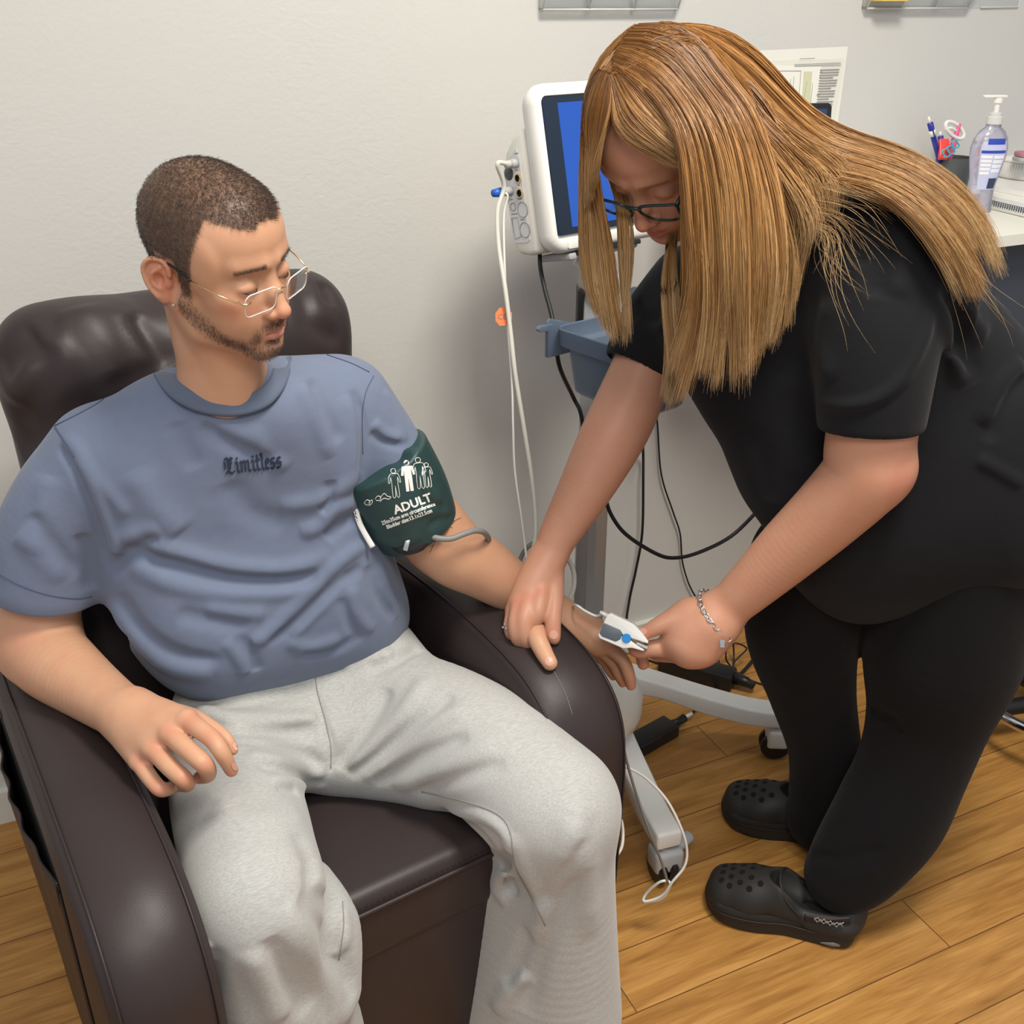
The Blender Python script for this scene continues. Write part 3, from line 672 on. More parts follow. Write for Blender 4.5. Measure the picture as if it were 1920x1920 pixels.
def ink_lines(pts, par, r=.0006):
    P = [[on_y(a, b, WALL - .0052), on_y(c, d, WALL - .0052)] for a, b, c, d in pts]
    return multi_tube('printed_lines', [np.array(q) for q in P], r, M_print, par, 4)
ln = []
for i in range(5): ln.append((1462 + i * 6 + (3 if i > 2 else 0), 142 + (i * 37) % 21, 1455 + i * 6 + (3 if i > 2 else 0), 240))
ln += [(1434, 133, 1502, 133), (1502, 133, 1494, 240), (1513, 152, 1506, 195), (1524, 156, 1519, 205)]
ink_lines(ln, pt, .0004)
rows = []
for i in range(22):
    y = 131 + i * 5.0; x0 = 1538 - i * .55
    rows.append((x0, y, 1574 - i * 1.0 - (9 if i % 4 == 3 else 0), y - .8))
ink_lines(rows, pt, .0008); ink_lines([(1490, 121, 1577, 118), (1490, 124, 1577, 122), (1500, 110, 1528, 109)], pt, .0005)
for a, b in ((1539, 134), (1537, 145), (1532, 178), (1535, 178)): ink_lines([(a, b, a + 1, b)], pt, .0014)

# counter unit with white top
CY, CZ = 1.50, 1.078
cu = thing('counter_cabinet', 'dark cabinet with a white worktop at the right edge', 'cabinet', (2.2, 1.7, 0))
box('worktop', (1.30, CY, CZ - .022), (3.2, WALL - .002, CZ), mat('white_worktop', (.80, .79, .70), .35), cu, None, .004)
box('carcass', (1.78, CY + .05, .42), (3.15, WALL - .004, CZ - .022), mat('dark_blue_grey_panel', (.045, .055, .075), .45), cu, None, .004)
# laptop
lp = thing('laptop', 'open black laptop on the white worktop behind the woman', 'laptop', (1.42, 1.72, CZ))
LT = frame(at(1470, 255, 1.93), nrm(RT * .96 + _fh * .28), nrm(V(0, 0, 1) + _fh * .22), -_fh)
lt = at(1559, 193, 2.05)
ux = nrm(RT * .985 + _fh * .17); uu = nrm(V(0, 0, 1) + _fh * .2); LO = lt - ux * .145 - uu * .10
prism('lid', rrect(.29, .20, .010), -.004, .004, M_black, lp, frame(LO, ux, uu, np.cross(ux, uu)), .0015)
prism('screen', rrect(.27, .178, .002), .0042, .0046, mat('laptop_screen', (.015, .025, .05), .1, emit=(.02, .045, .10), estr=.6), lp, frame(LO, ux, uu, np.cross(ux, uu)), 0)
lb = LO - uu * .10
box('keyboard_base', (-.145, -.19, -.012), (.145, .0, .004), M_dgrey, lp, frame(V(lb[0], lb[1], CZ + .0125), ux, np.cross(V(0, 0, 1), ux), V(0, 0, 1)), .003)
# hand soap bottle
bp = on_z(1832, 397, CZ)
sb = thing('soap_bottle', 'clear pump bottle of hand soap with a blue and white label on the worktop', 'soap bottle', bp)
M_soap = mat('clear_soap_bottle', (.74, .73, .86), .06, trans=.75, ior=1.38)
M_clear = mat('frosted_pump', (.82, .82, .80), .25, trans=.3)
def oval(name, prof, m, par, M, sx=1.0, sy=.6, n=32):
    bm = bmesh.new(); rg = []
    for r, z in prof: rg.append([bm.verts.new((r * sx * math.cos(2 * math.pi * i / n), r * sy * math.sin(2 * math.pi * i / n), z)) for i in range(n)])
    for a, b in zip(rg, rg[1:]):
        for i in range(n): bm.faces.new((a[i], a[(i + 1) % n], b[(i + 1) % n], b[i]))
    bm.faces.new(rg[0][::-1]); bm.faces.new(rg[-1]); bmesh.ops.transform(bm, matrix=M, verts=bm.verts); return bm_obj(name, bm, m, par, angle=50)
SBM = frame(bp, RT, nrm(_fh), V(0, 0, 1))
bot = oval('bottle', [(.026, .0), (.030, .004), (.028, .03), (.027, .05), (.033, .085), (.039, .115), (.040, .135), (.036, .155), (.027, .170), (.017, .178), (.016, .186)], M_soap, sb, SBM)
lathe('pump_collar', [(0, .184), (.0165, .184), (.0165, .198), (.013, .200), (.013, .206), (.007, .208), (0, .208)], M_clear, sb, SBM)
lathe('pump_stem', [(0, .205), (.0055, .205), (.0055, .224), (.009, .226), (.009, .236), (0, .238)], M_white, sb, SBM)
box('pump_nozzle', (-.034, -.008, .2365), (.016, .008, .2415), M_white, sb, SBM, .002)
def lab_quad(name, x0, x1, z0, z1, m, lift=.0): # follows the oval front of the bottle
    n = 10; VV = []; zz = [.0, .004, .03, .05, .085, .115, .135, .155, .170]; rr = [.026, .030, .028, .027, .033, .039, .040, .036, .027]
    for j in range(7):
        z = z0 + (z1 - z0) * j / 6; r = np.interp(z, zz, rr) + .0006 + lift
        for i in range(n):
            x = (x0 + (x1 - x0) * i / (n - 1)) * r / .04; y = -math.sqrt(max(1e-6, 1 - (x / r) ** 2)) * r * .6
            VV.append(np.array(SBM @ Vector((x, y, z))))
    mobj(name, VV, [(j * n + i, j * n + i + 1, (j + 1) * n + i + 1, (j + 1) * n + i) for j in range(6) for i in range(n - 1)], m, bot)
M_lblue = mat('label_blue', (.03, .07, .42), .4); M_lwhite = mat('label_white', (.80, .80, .84), .4)
lab_quad('label', -.024, .030, .050, .150, mat('label_pale_blue', (.52, .54, .74), .4)); lab_quad('label_band', -.014, .026, .144, .156, M_lblue, .0004); lab_quad('label_band', -.023, .029, .126, .132, M_lblue, .0004)
for i in range(5): lab_quad('label_panel', -.022, .001, .122 - i * .0085 - .006, .122 - i * .0085, M_lwhite, .0004)
for i in range(4): lab_quad('label_panel', .004, .027, .122 - i * .0095 - .007, .122 - i * .0095, M_lwhite, .0004)
lab_quad('label_badge', .004, .028, .052, .074, M_navy, .0004)
# pen pot with pens and clips
pp = on_y(1776, 372, 1.84); pp[2] = CZ; PM = frame(pp, RT, nrm(_fh), V(0, 0, 1))
pot = thing('pen_pot', 'dark mesh pen pot beside the soap bottle on the worktop', 'pen pot', pp)
lathe('cup', [(0, 0), (.036, 0), (.038, .002), (.040, .10), (.038, .10), (.036, .004), (0, .004)], M_dgrey, pot, PM)
M_redc = mat('red_plastic', (.80, .06, .05), .4); M_pinkc = mat('pink_plastic', (.80, .12, .28), .4); M_pen = mat('pen_blue', (.02, .03, .30), .3); M_teal = mat('teal_plastic', (.05, .45, .58), .4)
def pen(base, tip, lab):
    d = nrm(tip - base); t = thing('pen', lab, 'pen', base)
    tube('barrel', [base, base + (tip - base) * .86], [.0052, .0066], M_pen, t, sides=14, smooth_n=0); tube('tip_button', [base + (tip - base) * .86, tip], [.003, .0026], M_white, t, sides=10, smooth_n=0)
    tube('white_grip', [base + (tip - base) * .60, base + (tip - base) * .72], .0072, M_white, t, sides=14, smooth_n=0)
    tube('clip', [base + (tip - base) * .84 - nrm(_fh) * .008, base + (tip - base) * .5 - nrm(_fh) * .009], .0014, M_pen, t, sides=6, smooth_n=0)
PY = 1.84
mixy = lambda x, y, k=0: on_y(x, y, PY + k)
pen(mixy(1762, 305), mixy(1741, 219), 'tall blue pen with a white grip leaning left in the pen pot')
pen(mixy(1766, 308, .01), mixy(1763, 247, .01), 'short blue pen behind the red marker in the pen pot')
rm = thing('marker', 'red and white marker pen in the pen pot', 'marker', mixy(1765, 310, -.01))
prism('body', rrect(.022, .045, .003), -.006, .006, M_redc, rm, frame(mixy(1769, 280, -.01), RT, UP, -FW), .002); prism('stripe', rrect(.008, .03, .001), .0055, .007, M_white, rm, frame(mixy(1771, 280, -.01), RT, UP, -FW), 0)
tag(tube('highlighter', [mixy(1775, 305, 0), mixy(1781, 266, 0)], .007, M_pinkc, None, 12), 'pink highlighter between the red marker and the teal clips', 'highlighter')
for i, (a, b) in enumerate(((1774, 287), (1783, 281), (1791, 270))):
    P = [mixy(a + 6 * math.cos(q) + 2 * math.sin(3 * q), b + 8 * math.sin(q), -.03 + .004 * i) for q in np.linspace(0, 2 * math.pi, 12, endpoint=False)]
    tag(tube('binder_clip', P, .0016, M_teal, None, 6, closed=True, smooth_n=3), ['lowest teal wire clip in the pen pot', 'middle teal wire clip in the pen pot', 'topmost teal wire clip in the pen pot'][i], 'clip', 'teal wire clips in the pen pot')
sc = thing('scissors', 'white and pink handled scissors standing behind the soap bottle', 'scissors', mixy(1790, 300))
tube('handle', [mixy(1790 + 14 * math.cos(q), 244 + 16 * math.sin(q), .02) - UP * .0 + RT * (.012 * math.sin(q)) for q in np.linspace(0, 2 * math.pi, 12, endpoint=False)], .0042, M_white, sc, 10, closed=True, smooth_n=3)
tube('blade', [mixy(1800, 232, .02), mixy(1787, 270, .02), mixy(1778, 310, .02)], [.003, .008, .004], M_pinkc, sc, 10)
tube('handle_tip', [mixy(1771, 243, .02), mixy(1782, 240, .02), mixy(1793, 245, .02)], [.001, .004, .003], M_white, sc, 8)
# papers, notebook, boxes to the right of the bottle
bk_t = CZ
def slab(name, corners, z0, z1, m, lab, cat, par=None, bevel=.001):
    bm = bmesh.new(); add_prism(bm, corners, z0, z1); o = bm_obj(name, bm, m, par, bevel)
    return tag(o, lab, cat) if lab else o
def zp(pts, z): return [tuple(on_z(x, y, z)[:2]) for x, y in pts]
slab('folder', zp([(1835, 385), (1990, 425), (2010, 360), (1850, 345)], CZ), CZ, CZ + .006, mat('pale_blue_folder', (.55, .62, .70), .5), 'pale blue folder lying at the bottom of the pile on the worktop', 'folder')
nb = thing('notebook', 'spiral bound notebook with black wire in the pile beside the soap bottle', 'notebook', on_z(1870, 360, CZ + .006))
slab('pages', zp([(1838, 372), (1990, 408), (2010, 345), (1850, 332)], CZ + .008), CZ + .0065, CZ + .019, M_paper, None, None, nb)
spi = on_z(1838, 372, CZ + .019), on_z(1990, 408, CZ + .019)
multi_tube('wire_binding', [np.array([spi[0] + (spi[1] - spi[0]) * t + V(.004 * math.cos(q) * .2, -.004 * math.cos(q) - .001, .006 * math.sin(q) - .004) for q in np.linspace(-1.2, 3.8, 8)]) for t in np.linspace(.03, .97, 34)], .0008, M_black, nb, 5)
slab('paper_stack', zp([(1842, 352), (1990, 380), (2010, 325), (1852, 322)], CZ + .022), CZ + .0195, CZ + .030, M_white, 'loose stack of white papers lying on the spiral notebook', 'paper stack')
rl = thing('box_lid', 'round white ribbed container lying on top of the paper pile', 'container', on_z(1915, 330, CZ + .03))
lc = on_z(1942, 330, CZ + .031)
M_rib = mat('ribbed_white', (.72, .70, .68), .45)
lathe('base', [(0, 0), (.098, 0), (.102, .004), (.102, .036), (.100, .038), (0, .038)], M_rib, rl, Matrix.Translation(Vector(lc)), 64)
lathe('lid', [(0, .0382), (.100, .0382), (.103, .040), (.103, .044), (.097, .047), (0, .0475)], M_white, rl, Matrix.Translation(Vector(lc)), 48)
multi_tube('ribs', [np.array([lc + V(.1023 * math.cos(a), .1023 * math.sin(a), .003), lc + V(.1023 * math.cos(a), .1023 * math.sin(a), .036)]) for a in np.linspace(0, 2 * math.pi, 90, endpoint=False)], .0012, M_rib, rl, 4)
wl = thing('wallet', 'dusty pink and grey wallet on top of the round white container', 'wallet', lc + V(.02, -.02, .046))
WMx = frame(on_z(1938, 302, lc[2] + .048), RT, nrm(_fh), V(0, 0, 1))
prism('grey_half', rrect(.09, .05, .012), 0, .010, M_grey, wl, WMx, .003); prism('pink_half', rrect(.086, .05, .012), .0105, .021, mat('dusty_pink', (.48, .20, .25), .5), wl, WMx, .003); box('label_patch', (-.03, -.0262, .012), (.0, -.0252, .02), M_pinkc, wl, WMx, 0)
tag(tube('pen', [on_z(1852, 386, CZ + .0055), on_z(1878, 392, CZ + .0055), on_z(1960, 412, CZ + .0055)], [.0058, .0055, .005], M_white, None, 12, smooth_n=2), 'white marker pen lying in front of the notebook on the worktop', 'pen')
# swivel stool at the right edge
st = thing('swivel_stool', 'swivel stool with a chrome foot ring and black fittings, cut off at the right edge', 'stool', (1.86, 1.30, 0))
SCt = V(1.93, 1.22, 0)
tube('foot_ring', [SCt + V(.20 * math.cos(a), .20 * math.sin(a), .115) for a in np.linspace(0, 2 * math.pi, 28, endpoint=False)], .0125, M_chrome, st, 16, closed=True, smooth_n=3)
lathe('gas_post', [(0, .05), (.026, .05), (.026, .40), (.016, .40), (.016, .52), (0, .52)], M_chrome, st, Matrix.Translation(Vector(SCt)))
lathe('hub', [(0, .06), (.05, .06), (.05, .11), (.03, .14), (0, .14)], M_black, st, Matrix.Translation(Vector(SCt)))
for k in range(5):
    a = math.radians(72 * k + 20); d = V(math.cos(a), math.sin(a), 0); s = V(-math.sin(a), math.cos(a), 0)
    lg = tube('leg', [SCt + d * .03 + V(0, 0, .09), SCt + d * .18 + V(0, 0, .08), SCt + d * .27 + V(0, 0, .065)], [.02, .018, .014], M_black, st, 12)
    for sg in (-1, 1): lathe('caster', [(0, -.009), (.02, -.009), (.025, -.004), (.025, .004), (.02, .009), (0, .009)], M_black, lg, frame(SCt + d * .265 + V(0, 0, .0255) + s * sg * .012, d, V(0, 0, 1), s), 20)
lathe('seat', [(0, .50), (.17, .50), (.19, .52), (.195, .55), (.17, .575), (0, .585)], M_black, st, Matrix.Translation(Vector(SCt + V(.03, .0, -.0))), 40)
def bar(x0, x1, y0, y1, d, th, m, nm, par):
    a, b = at(x0, y0, d), at(x1, y1, d); return tube(nm, [a, b], th, m, par, 10, smooth_n=0)
bar(1880, 1960, 1205, 1207, 2.36, .010, M_black, 'crossbar', st)
tube('adjuster', [at(1893, 1222, 2.35), at(1925, 1228, 2.35), at(1965, 1224, 2.35)], [.014, .021, .02], M_black, st, 14)

# ------------------------------------------------------------------ cables on the wall and floor
def cable(pts, r, m, lab, cat='cable', name='cable', n=8):
    o = tube(name, pts, r, m, None, n, smooth_n=6); return tag(o, lab, cat)
def wl_(x, y, off=.012): return on_y(x, y, WALL - off)
cable([at(1195, 760, 1.95), wl_(1205, 830, .05), wl_(1206, 900, .03), wl_(1204, 1000, .03), wl_(1192, 1070, .03), wl_(1181, 1120, .03), wl_(1174, 1178, .05), on_z(1185, 1225, .005), on_z(1240, 1245, .005), on_z(1310, 1262, .01)], .0032, M_blackrub, 'black cable hanging straight down the wall to the baseboard', 'cable', 'wall_cable')
cable([wl_(1229, 760), wl_(1233, 800), wl_(1240, 890), wl_(1262, 960), wl_(1275, 1000), wl_(1279, 1050), wl_(1288, 1085), wl_(1300, 1112), wl_(1330, 1160, .03), on_z(1345, 1225, .006), on_z(1352, 1268, .005)], .0022, M_blackrub, 'thinnest black cable, kinking down the wall right of the stand', 'cable', 'wall_cable')
cable([at(1118, 870, 1.90), at(1133, 925, 1.86), at(1146, 965, 1.86), at(1175, 1003, 1.87), at(1230, 1038, 1.9), at(1265, 1046, 1.92), at(1310, 1036, 1.95), at(1370, 1006, 2.0), at(1420, 958, 2.0), at(1470, 900, 2.0), at(1500, 850, 2.0)], .0036, M_blackrub, 'thick black cable sagging between the stand and the worktop', 'cable', 'sagging_cable')
cable([at(1050, 1034, 1.80), at(1066, 1050, 1.80), at(1076, 1075, 1.80), at(1075, 1105, 1.80), at(1063, 1132, 1.80), at(1045, 1150, 1.80), at(1020, 1160, 1.80)], .0042, M_wcable, 'loop of white cable standing behind the wrist of the woman', 'cable', 'cable_loop')
cable([at(1030, 1010, 1.84), at(1000, 1018, 1.84), at(982, 1035, 1.84), at(973, 1060, 1.84), at(975, 1085, 1.82)], .0042, M_gcable, 'grey air hose looping out behind the forearm of the man', 'hose', 'air_hose')
# black power brick with its cords
pb = thing('power_brick', 'black rectangular power brick on the floor beside the armchair', 'power adapter', on_z(1225, 1380, 0))
u = nrm(on_z(1262, 1345, 0) - on_z(1190, 1385, 0)); w_ = V(-u[1], u[0], 0); bc = on_z(1222, 1392, 0)
box('casing', (-.062, -.026, .0005), (.062, .026, .034), M_black, pb, frame(bc, u, w_, V(0, 0, 1)), .005, 3)
tube('plug', [bc + u * .062 + V(0, 0, .017), bc + u * .085 + V(0, 0, .017), bc + u * .105 + V(0, 0, .018)], [.012, .009, .010], M_black, pb, 12, smooth_n=0)
tube('white_sleeve', [bc + u * .105 + V(0, 0, .018), bc + u * .13 + V(0, 0, .018)], .0045, M_white, pb, 10, smooth_n=0)
tube('cord', [bc - u * .06 + V(0, 0, .015), bc - u * .085 + V(0, 0, .012), on_z(1182, 1395, .006), on_z(1165, 1405, .006), on_z(1140, 1400, .006)], .0032, M_black, pb, 8)
tube('cord', [bc + u * .128 + V(0, 0, .018), on_z(1335, 1300, .01), on_z(1350, 1285, .006), on_z(1362, 1275, .006)], .0032, M_black, pb, 8)
# power strip and tangle behind the woman's hand
ps = thing('power_strip', 'black power strip on the floor behind the stand leg', 'power strip', on_z(1300, 1262, 0))
u2 = nrm(on_z(1352, 1262, 0) - on_z(1270, 1240, 0)); c_ = on_z(1300, 1270, 0)
box('casing', (-.085, -.028, .0005), (.10, .028, .045), M_black, ps, frame(c_, u2, V(-u2[1], u2[0], 0), V(0, 0, 1)), .006)
tube('plug', [c_ + u2 * .10 + V(0, 0, .03), c_ + u2 * .13 + V(0, 0, .028), c_ + u2 * .15 + V(0, 0, .02)], [.015, .013, .008], M_black, ps, 12, smooth_n=0)
cable([on_z(1350, 1262, .03), on_z(1372, 1262, .012), on_z(1378, 1240, .03), on_z(1396, 1222, .05), on_z(1399, 1214, .06), on_z(1380, 1206, .07), on_z(1364, 1214, .06), on_z(1361, 1232, .04), on_z(1366, 1244, .02), on_z(1384, 1262, .006), on_z(1430, 1283, .004), on_z(1500, 1286, .004)], .0022, M_blackrub, 'looped thin black cable on the floor behind the hand with the bracelet', 'cable', 'floor_cable')
cable([on_z(1345, 1256, .02), on_z(1368, 1272, .006), on_z(1390, 1262, .006), on_z(1420, 1228, .006), on_z(1450, 1195, .006)], .0045, M_blackrub, 'thick black cable on the floor running behind the black trousers', 'cable', 'floor_cable')
cable([on_z(1372, 1170, .10), on_z(1376, 1230, .02), on_z(1372, 1268, .006), on_z(1366, 1282, .006)], .0022, M_blackrub, 'short upright black cable tied into the floor tangle', 'cable', 'floor_cable')
# white and grey leads hanging beside the chair and looping on the floor
cable([at(1150, 1415, 1.66), at(1168, 1434, 1.68), at(1210, 1458, 1.72), at(1250, 1500, 1.74), at(1278, 1555, 1.76), at(1288, 1595, 1.78), at(1283, 1625, 1.79), at(1262, 1652, 1.80), at(1240, 1680, 1.82), at(1208, 1690, 1.83), at(1212, 1675, 1.83), at(1235, 1655, 1.81), at(1252, 1652, 1.81), at(1256, 1662, 1.81), at(1240, 1685, 1.83), at(1205, 1692, 1.84)], .0024, M_wcable, 'white lead hanging beside the armchair and looping over the brake caster', 'cable', 'hanging_lead')
cable([at(1163, 1340, 1.60), at(1168, 1395, 1.62), at(1180, 1445, 1.66), at(1200, 1510, 1.70), at(1222, 1570, 1.73), at(1240, 1615, 1.77), at(1252, 1655, 1.80)], .0023, M_gcable, 'grey lead hanging straight down in front of the stand leg', 'cable', 'hanging_lead')
cable([at(1150, 1540, 1.66), at(1163, 1535, 1.67), at(1168, 1560, 1.68), at(1165, 1590, 1.68), at(1150, 1612, 1.68)], .0026, M_wcable, 'short loop of white lead showing at the edge of the armchair', 'cable', 'hanging_lead')
# ================================================================== people: shared builders
def basis(yaw, pitch, roll):
    fh = -_fh * math.cos(yaw) + RT * math.sin(yaw); f = fh * math.cos(pitch) - V(0, 0, 1) * math.sin(pitch)
    r = nrm(np.cross(f, V(0, 0, 1))); u = np.cross(r, f)
    return r * math.cos(roll) + u * math.sin(roll), f, -r * math.sin(roll) + u * math.cos(roll)
class Head:
    """local axes: x to the person's right, y forward out of the face, z up; metres before scale s"""
    def __init__(h, o, b, s=1): h.o, (h.r, h.f, h.u), h.s = o, b, s
    def p(h, x, y, z): return h.o + h.s * (h.r * x + h.f * y + h.u * z)
    def loc(h, P): q = (P - h.o) / h.s; return np.stack([q @ h.r, q @ h.f, q @ h.u], -1)
    def A(h, tilt=0, turn=0):
        r, f, u = h.r, h.f, h.u
        c, s = math.cos(tilt), math.sin(tilt); f, u = f * c - u * s, u * c + f * s
        c, s = math.cos(turn), math.sin(turn); r, f = r * c + f * s, f * c - r * s
        return [r, f, u]
def sculpt_head(c, h, male=True, lid=.5, ears=True):
    p, s = h.p, h.s; E = lambda q, r, k, op='u', A=None: c.ell(p(*q), np.array(r) * s, k * s, op, A or h.A()); K = lambda a, ra, b, rb, k, op='u', fl=None: c.cone(p(*a), p(*b), ra * s, rb * s, k * s, op, fl)
    E((0, -.020, .050), (.075, .090, .080), .02); E((0, .012, .038), (.070, .078, .072), .03); E((0, .032, .055), (.060, .055, .050), .03)
    E((0, .022, -.020), (.060, .066, .060), .03); E((0, .045, -.040), (.046, .046, .055), .03)
    for q in (-1, 1):
        K((q * .059, -.006, -.038), .016, (q * .049, .018, -.074), .015, .03)                  # jaw angle
        K((q * .049, .018, -.074), .015, (q * .014, .074, -.098), .014, .025)                    # jaw line
        E((q * .043, .056, -.016), (.022, .022, .018), .022, A=h.A(0, -q * .5))                   # cheekbone
        E((q * .034, .058, -.050), (.022, .024, .026), .022)
        E((q * .062, .028, .028), (.012, .03, .03), .02)                                         # temple
        K((q * .012, .090, .030), .0075, (q * .042, .073, .031), .0080, .016)                  # brow ridge
    E((0, .080, -.097), (.020, .017, .015), .02)                                                # chin
    E((0, .078, -.065), (.030, .022, .022), .02)                                                # muzzle
    for q in (-1, 1): E((q * .032, .1005, .008), (.0200, .017, .0125), .016, 's')               # eye sockets
    # nose
    K((0, .084, .018), .0085, (0, .098, -.012), .0085, .012); K((0, .098, -.012), .0085, (0, .1105, -.032), .0100, .010)
    E((0, .1105, -.0345), (.0105, .0105, .0092), .006)
    for q in (-1, 1):
        E((q * .0125, .1000, -.0375), (.0075, .0105, .0075), .006); E((q * .0062, .1065, -.0445), (.0038, .0055, .0035), .003, 's')
    K((0, .099, -.044), .0035, (0, .0985, -.052), .003, .006)
    # lips
    w = .0235 if male else .022
    for q in (-1, 1):
        K((q * w, .0855, -.0680), .0022, (q * .006, .0985, -.0635), .0042, .005); K((q * w, .0850, -.0690), .0022, (q * .004, .0975, -.0735), .0056, .005)
    K((-.007, .0975, -.0735), .0054, (.007, .0975, -.0735), .0054, .005)
    c.chain([(p(-w - .001, .0875, -.0678), .0010 * s), (p(-.010, .1015, -.0680), .0010 * s), (p(0, .1035, -.0688), .0011 * s), (p(.010, .1015, -.0680), .0010 * s), (p(w + .001, .0875, -.0678), .0010 * s)], .0035 * s, 's')
    E((0, .0965, -.0835), (.016, .006, .0045), .008, 's'); 
    # lids: a shell over each eyeball, opened by a slit
    for q in (-1, 1):
        E((q * .032, .0762, .0040), (.0168, .0142, .0122), .007)
        zt = -.0032 + .0035 * lid; hh = .0011 + .0022 * lid
        c.chain([(p(q * .0185, .0855, zt + .0010), hh * .5 * s), (p(q * .027, .0915, zt - .0004), hh * s), (p(q * .036, .0905, zt - .0008), hh * s), (p(q * .0455, .0815, zt + .0014), hh * .5 * s)], .0012 * s, 's')
        c.chain([(p(q * .019, .089, .0090), .0006 * s), (p(q * .032, .0925, .0135), .0007 * s), (p(q * .046, .083, .0095), .0006 * s)], .003 * s, 's')  # lid crease
    if ears:
        g = .95
        for q in (-1, 1):
            n_ = nrm(h.r * q * .90 + h.f * .44); ax = [n_, nrm(np.cross(h.u, n_)), h.u]
            eo = p(q * .0745, -.016, -.002)
            e = lambda a, y, z: eo + s * g * (n_ * a + nrm(h.f * .90 - h.r * q * .44) * y + h.u * z)
            c.ell(e(.006, -.012, .003), V(.0050, .0160, .0290) * s * g, .008 * s, 'u', ax)
            c.ell(e(.000, -.004, -.004), V(.008, .010, .018) * s * g, .008 * s, 'u', ax)
            rim = [(.007, .010), (.005, .0225), (-.006, .0310), (-.0190, .0300), (-.0275, .019), (-.0275, .004), (-.022, -.012), (-.012, -.024)]
            c.chain([(P_, .0036 * s * g) for P_ in crom([e(.0105, y, z) for y, z in rim], 3)], .003 * s)
            c.chain([(e(.0095, -.006, .019), .0030 * s), (e(.0115, -.0165, .010), .0030 * s), (e(.011, -.0175, -.003), .0030 * s), (e(.009, -.008, -.013), .0032 * s)], .003 * s)
            c.ell(e(.0125, -.0075, .001), V(.0085, .0065, .0095) * s * g, .004 * s, 's', ax)
            c.chain([(e(.0150, -.003, .0255), .0028 * s), (e(.0150, -.016, .0235), .0028 * s), (e(.0150, -.0225, .010), .0028 * s), (e(.0150, -.021, -.004), .0022 * s)], .004 * s, 's')
            c.cone(e(.005, .004, .001), e(.006, .0025, -.006), .0038 * s, .0042 * s, .004 * s)
            c.ell(e(.0065, -.006, -.027), V(.0045, .0085, .0095) * s * g, .006 * s, 'u', ax)
def eyeball(h, parent, q, yawd, pitchd, iris=(.10, .055, .03)):
    o = h.p(q * .032, .0762, .0040); r = .0124 * h.s
    g = h.A(math.radians(pitchd), math.radians(yawd)); M = frame(o, g[0], g[2], g[1])
    n = 20; prof = []
    for i in range(25): a = math.pi * i / 24; prof.append((r * math.sin(a), r * math.cos(a)))
    e = lathe('eye', prof, M_sclera, parent, M, 32)
    rr = .0058 * h.s; P = [(r_ , math.sqrt(r * r - r_ * r_) + .00012) for r_ in np.linspace(0, rr, 6)]
    lathe('iris', P[::-1], M_iris, e, M, 28); P = [(r_, math.sqrt(r * r - r_ * r_) + .0003) for r_ in np.linspace(0, rr * .42, 4)]
    lathe('pupil', P[::-1], M_black, e, M, 20)
def finger(c, pts, k=.004, nail=None):
    """pts: (x, y, d, radius in px) joints from the knuckle to the tip, smooth bends"""
    P = [(at(x, y, d), r * d / FPX) for x, y, d, r in pts]
    c.chain(P, k)
    return P
def pxc(c, pts, k=.02, flat=None, op='u'):
    P = [(at(x, y, d), r * d / FPX) for x, y, d, r in pts]; c.chain(P, k, op, flat); return P
def skin_mat(name, base, lip, red, stubble=(.045, .032, .025), fine=1.0):
    m = mat(name, base, .46, spec=.42, sss=.12, bump=[('n', 240, .12 * fine, .001), ('v', 900, .10 * fine, .0004)])
    nt = m.node_tree; b = nt.nodes['Principled BSDF']; L = nt.links.new
    at_ = nt.nodes.new('ShaderNodeVertexColor'); at_.layer_name = 'tone'; sp = nt.nodes.new('ShaderNodeSeparateColor'); L(at_.outputs[0], sp.inputs[0])
    tc = nt.nodes.new('ShaderNodeTexCoord'); nz = nt.nodes.new('ShaderNodeTexNoise'); nz.inputs['Scale'].default_value = 38; nz.inputs['Detail'].default_value = 5; L(tc.outputs['Object'], nz.inputs[0])
    def mix(a, col, fac):
        n = nt.nodes.new('ShaderNodeMix'); n.data_type = 'RGBA'
        if isinstance(a, tuple): n.inputs[6].default_value = (*a, 1)
        else: L(a, n.inputs[6])
        n.inputs[7].default_value = (*col, 1)
        if isinstance(fac, float): n.inputs[0].default_value = fac
        else: L(fac, n.inputs[0])
        return n.outputs[2]
    def mth(op, a, b_):
        n = nt.nodes.new('ShaderNodeMath'); n.operation = op; n.use_clamp = True
        for i, v in enumerate((a, b_)):
            if isinstance(v, (int, float)): n.inputs[i].default_value = v
            else: L(v, n.inputs[i])
        return n.outputs[0]
    blot = mth('MULTIPLY', mth('SUBTRACT', nz.outputs[0], .42), 1.4)
    c1 = mix(base, tuple(np.array(base) * (.97, .82, .76)), blot)
    c2 = mix(c1, red, sp.outputs[2]); c3 = mix(c2, lip, sp.outputs[0])
    n2 = nt.nodes.new('ShaderNodeTexNoise'); n2.inputs['Scale'].default_value = 1500; n2.inputs['Detail'].default_value = 1; L(tc.outputs['Object'], n2.inputs[0])
    f = mth('MULTIPLY', sp.outputs[1], mth('ADD', mth('MULTIPLY', mth('SUBTRACT', n2.outputs[0], .45), 3.0), .75))
    L(mix(c3, stubble, f), b.inputs['Base Color'])
    return m
def gauss(P, c, w): return np.exp(-(((P - np.array(c)) / np.array(w)) ** 2).sum(-1))
M_sclera = mat('eye_white', (.70, .66, .62), .15); M_iris = mat('brown_iris', (.05, .025, .012), .1)
M_skin_m = skin_mat('man_skin', (.56, .315, .195), (.47, .18, .14), (.56, .20, .13), (.050, .034, .026))
M_skin_w = skin_mat('woman_skin', (.52, .268, .175), (.46, .13, .11), (.62, .20, .13))
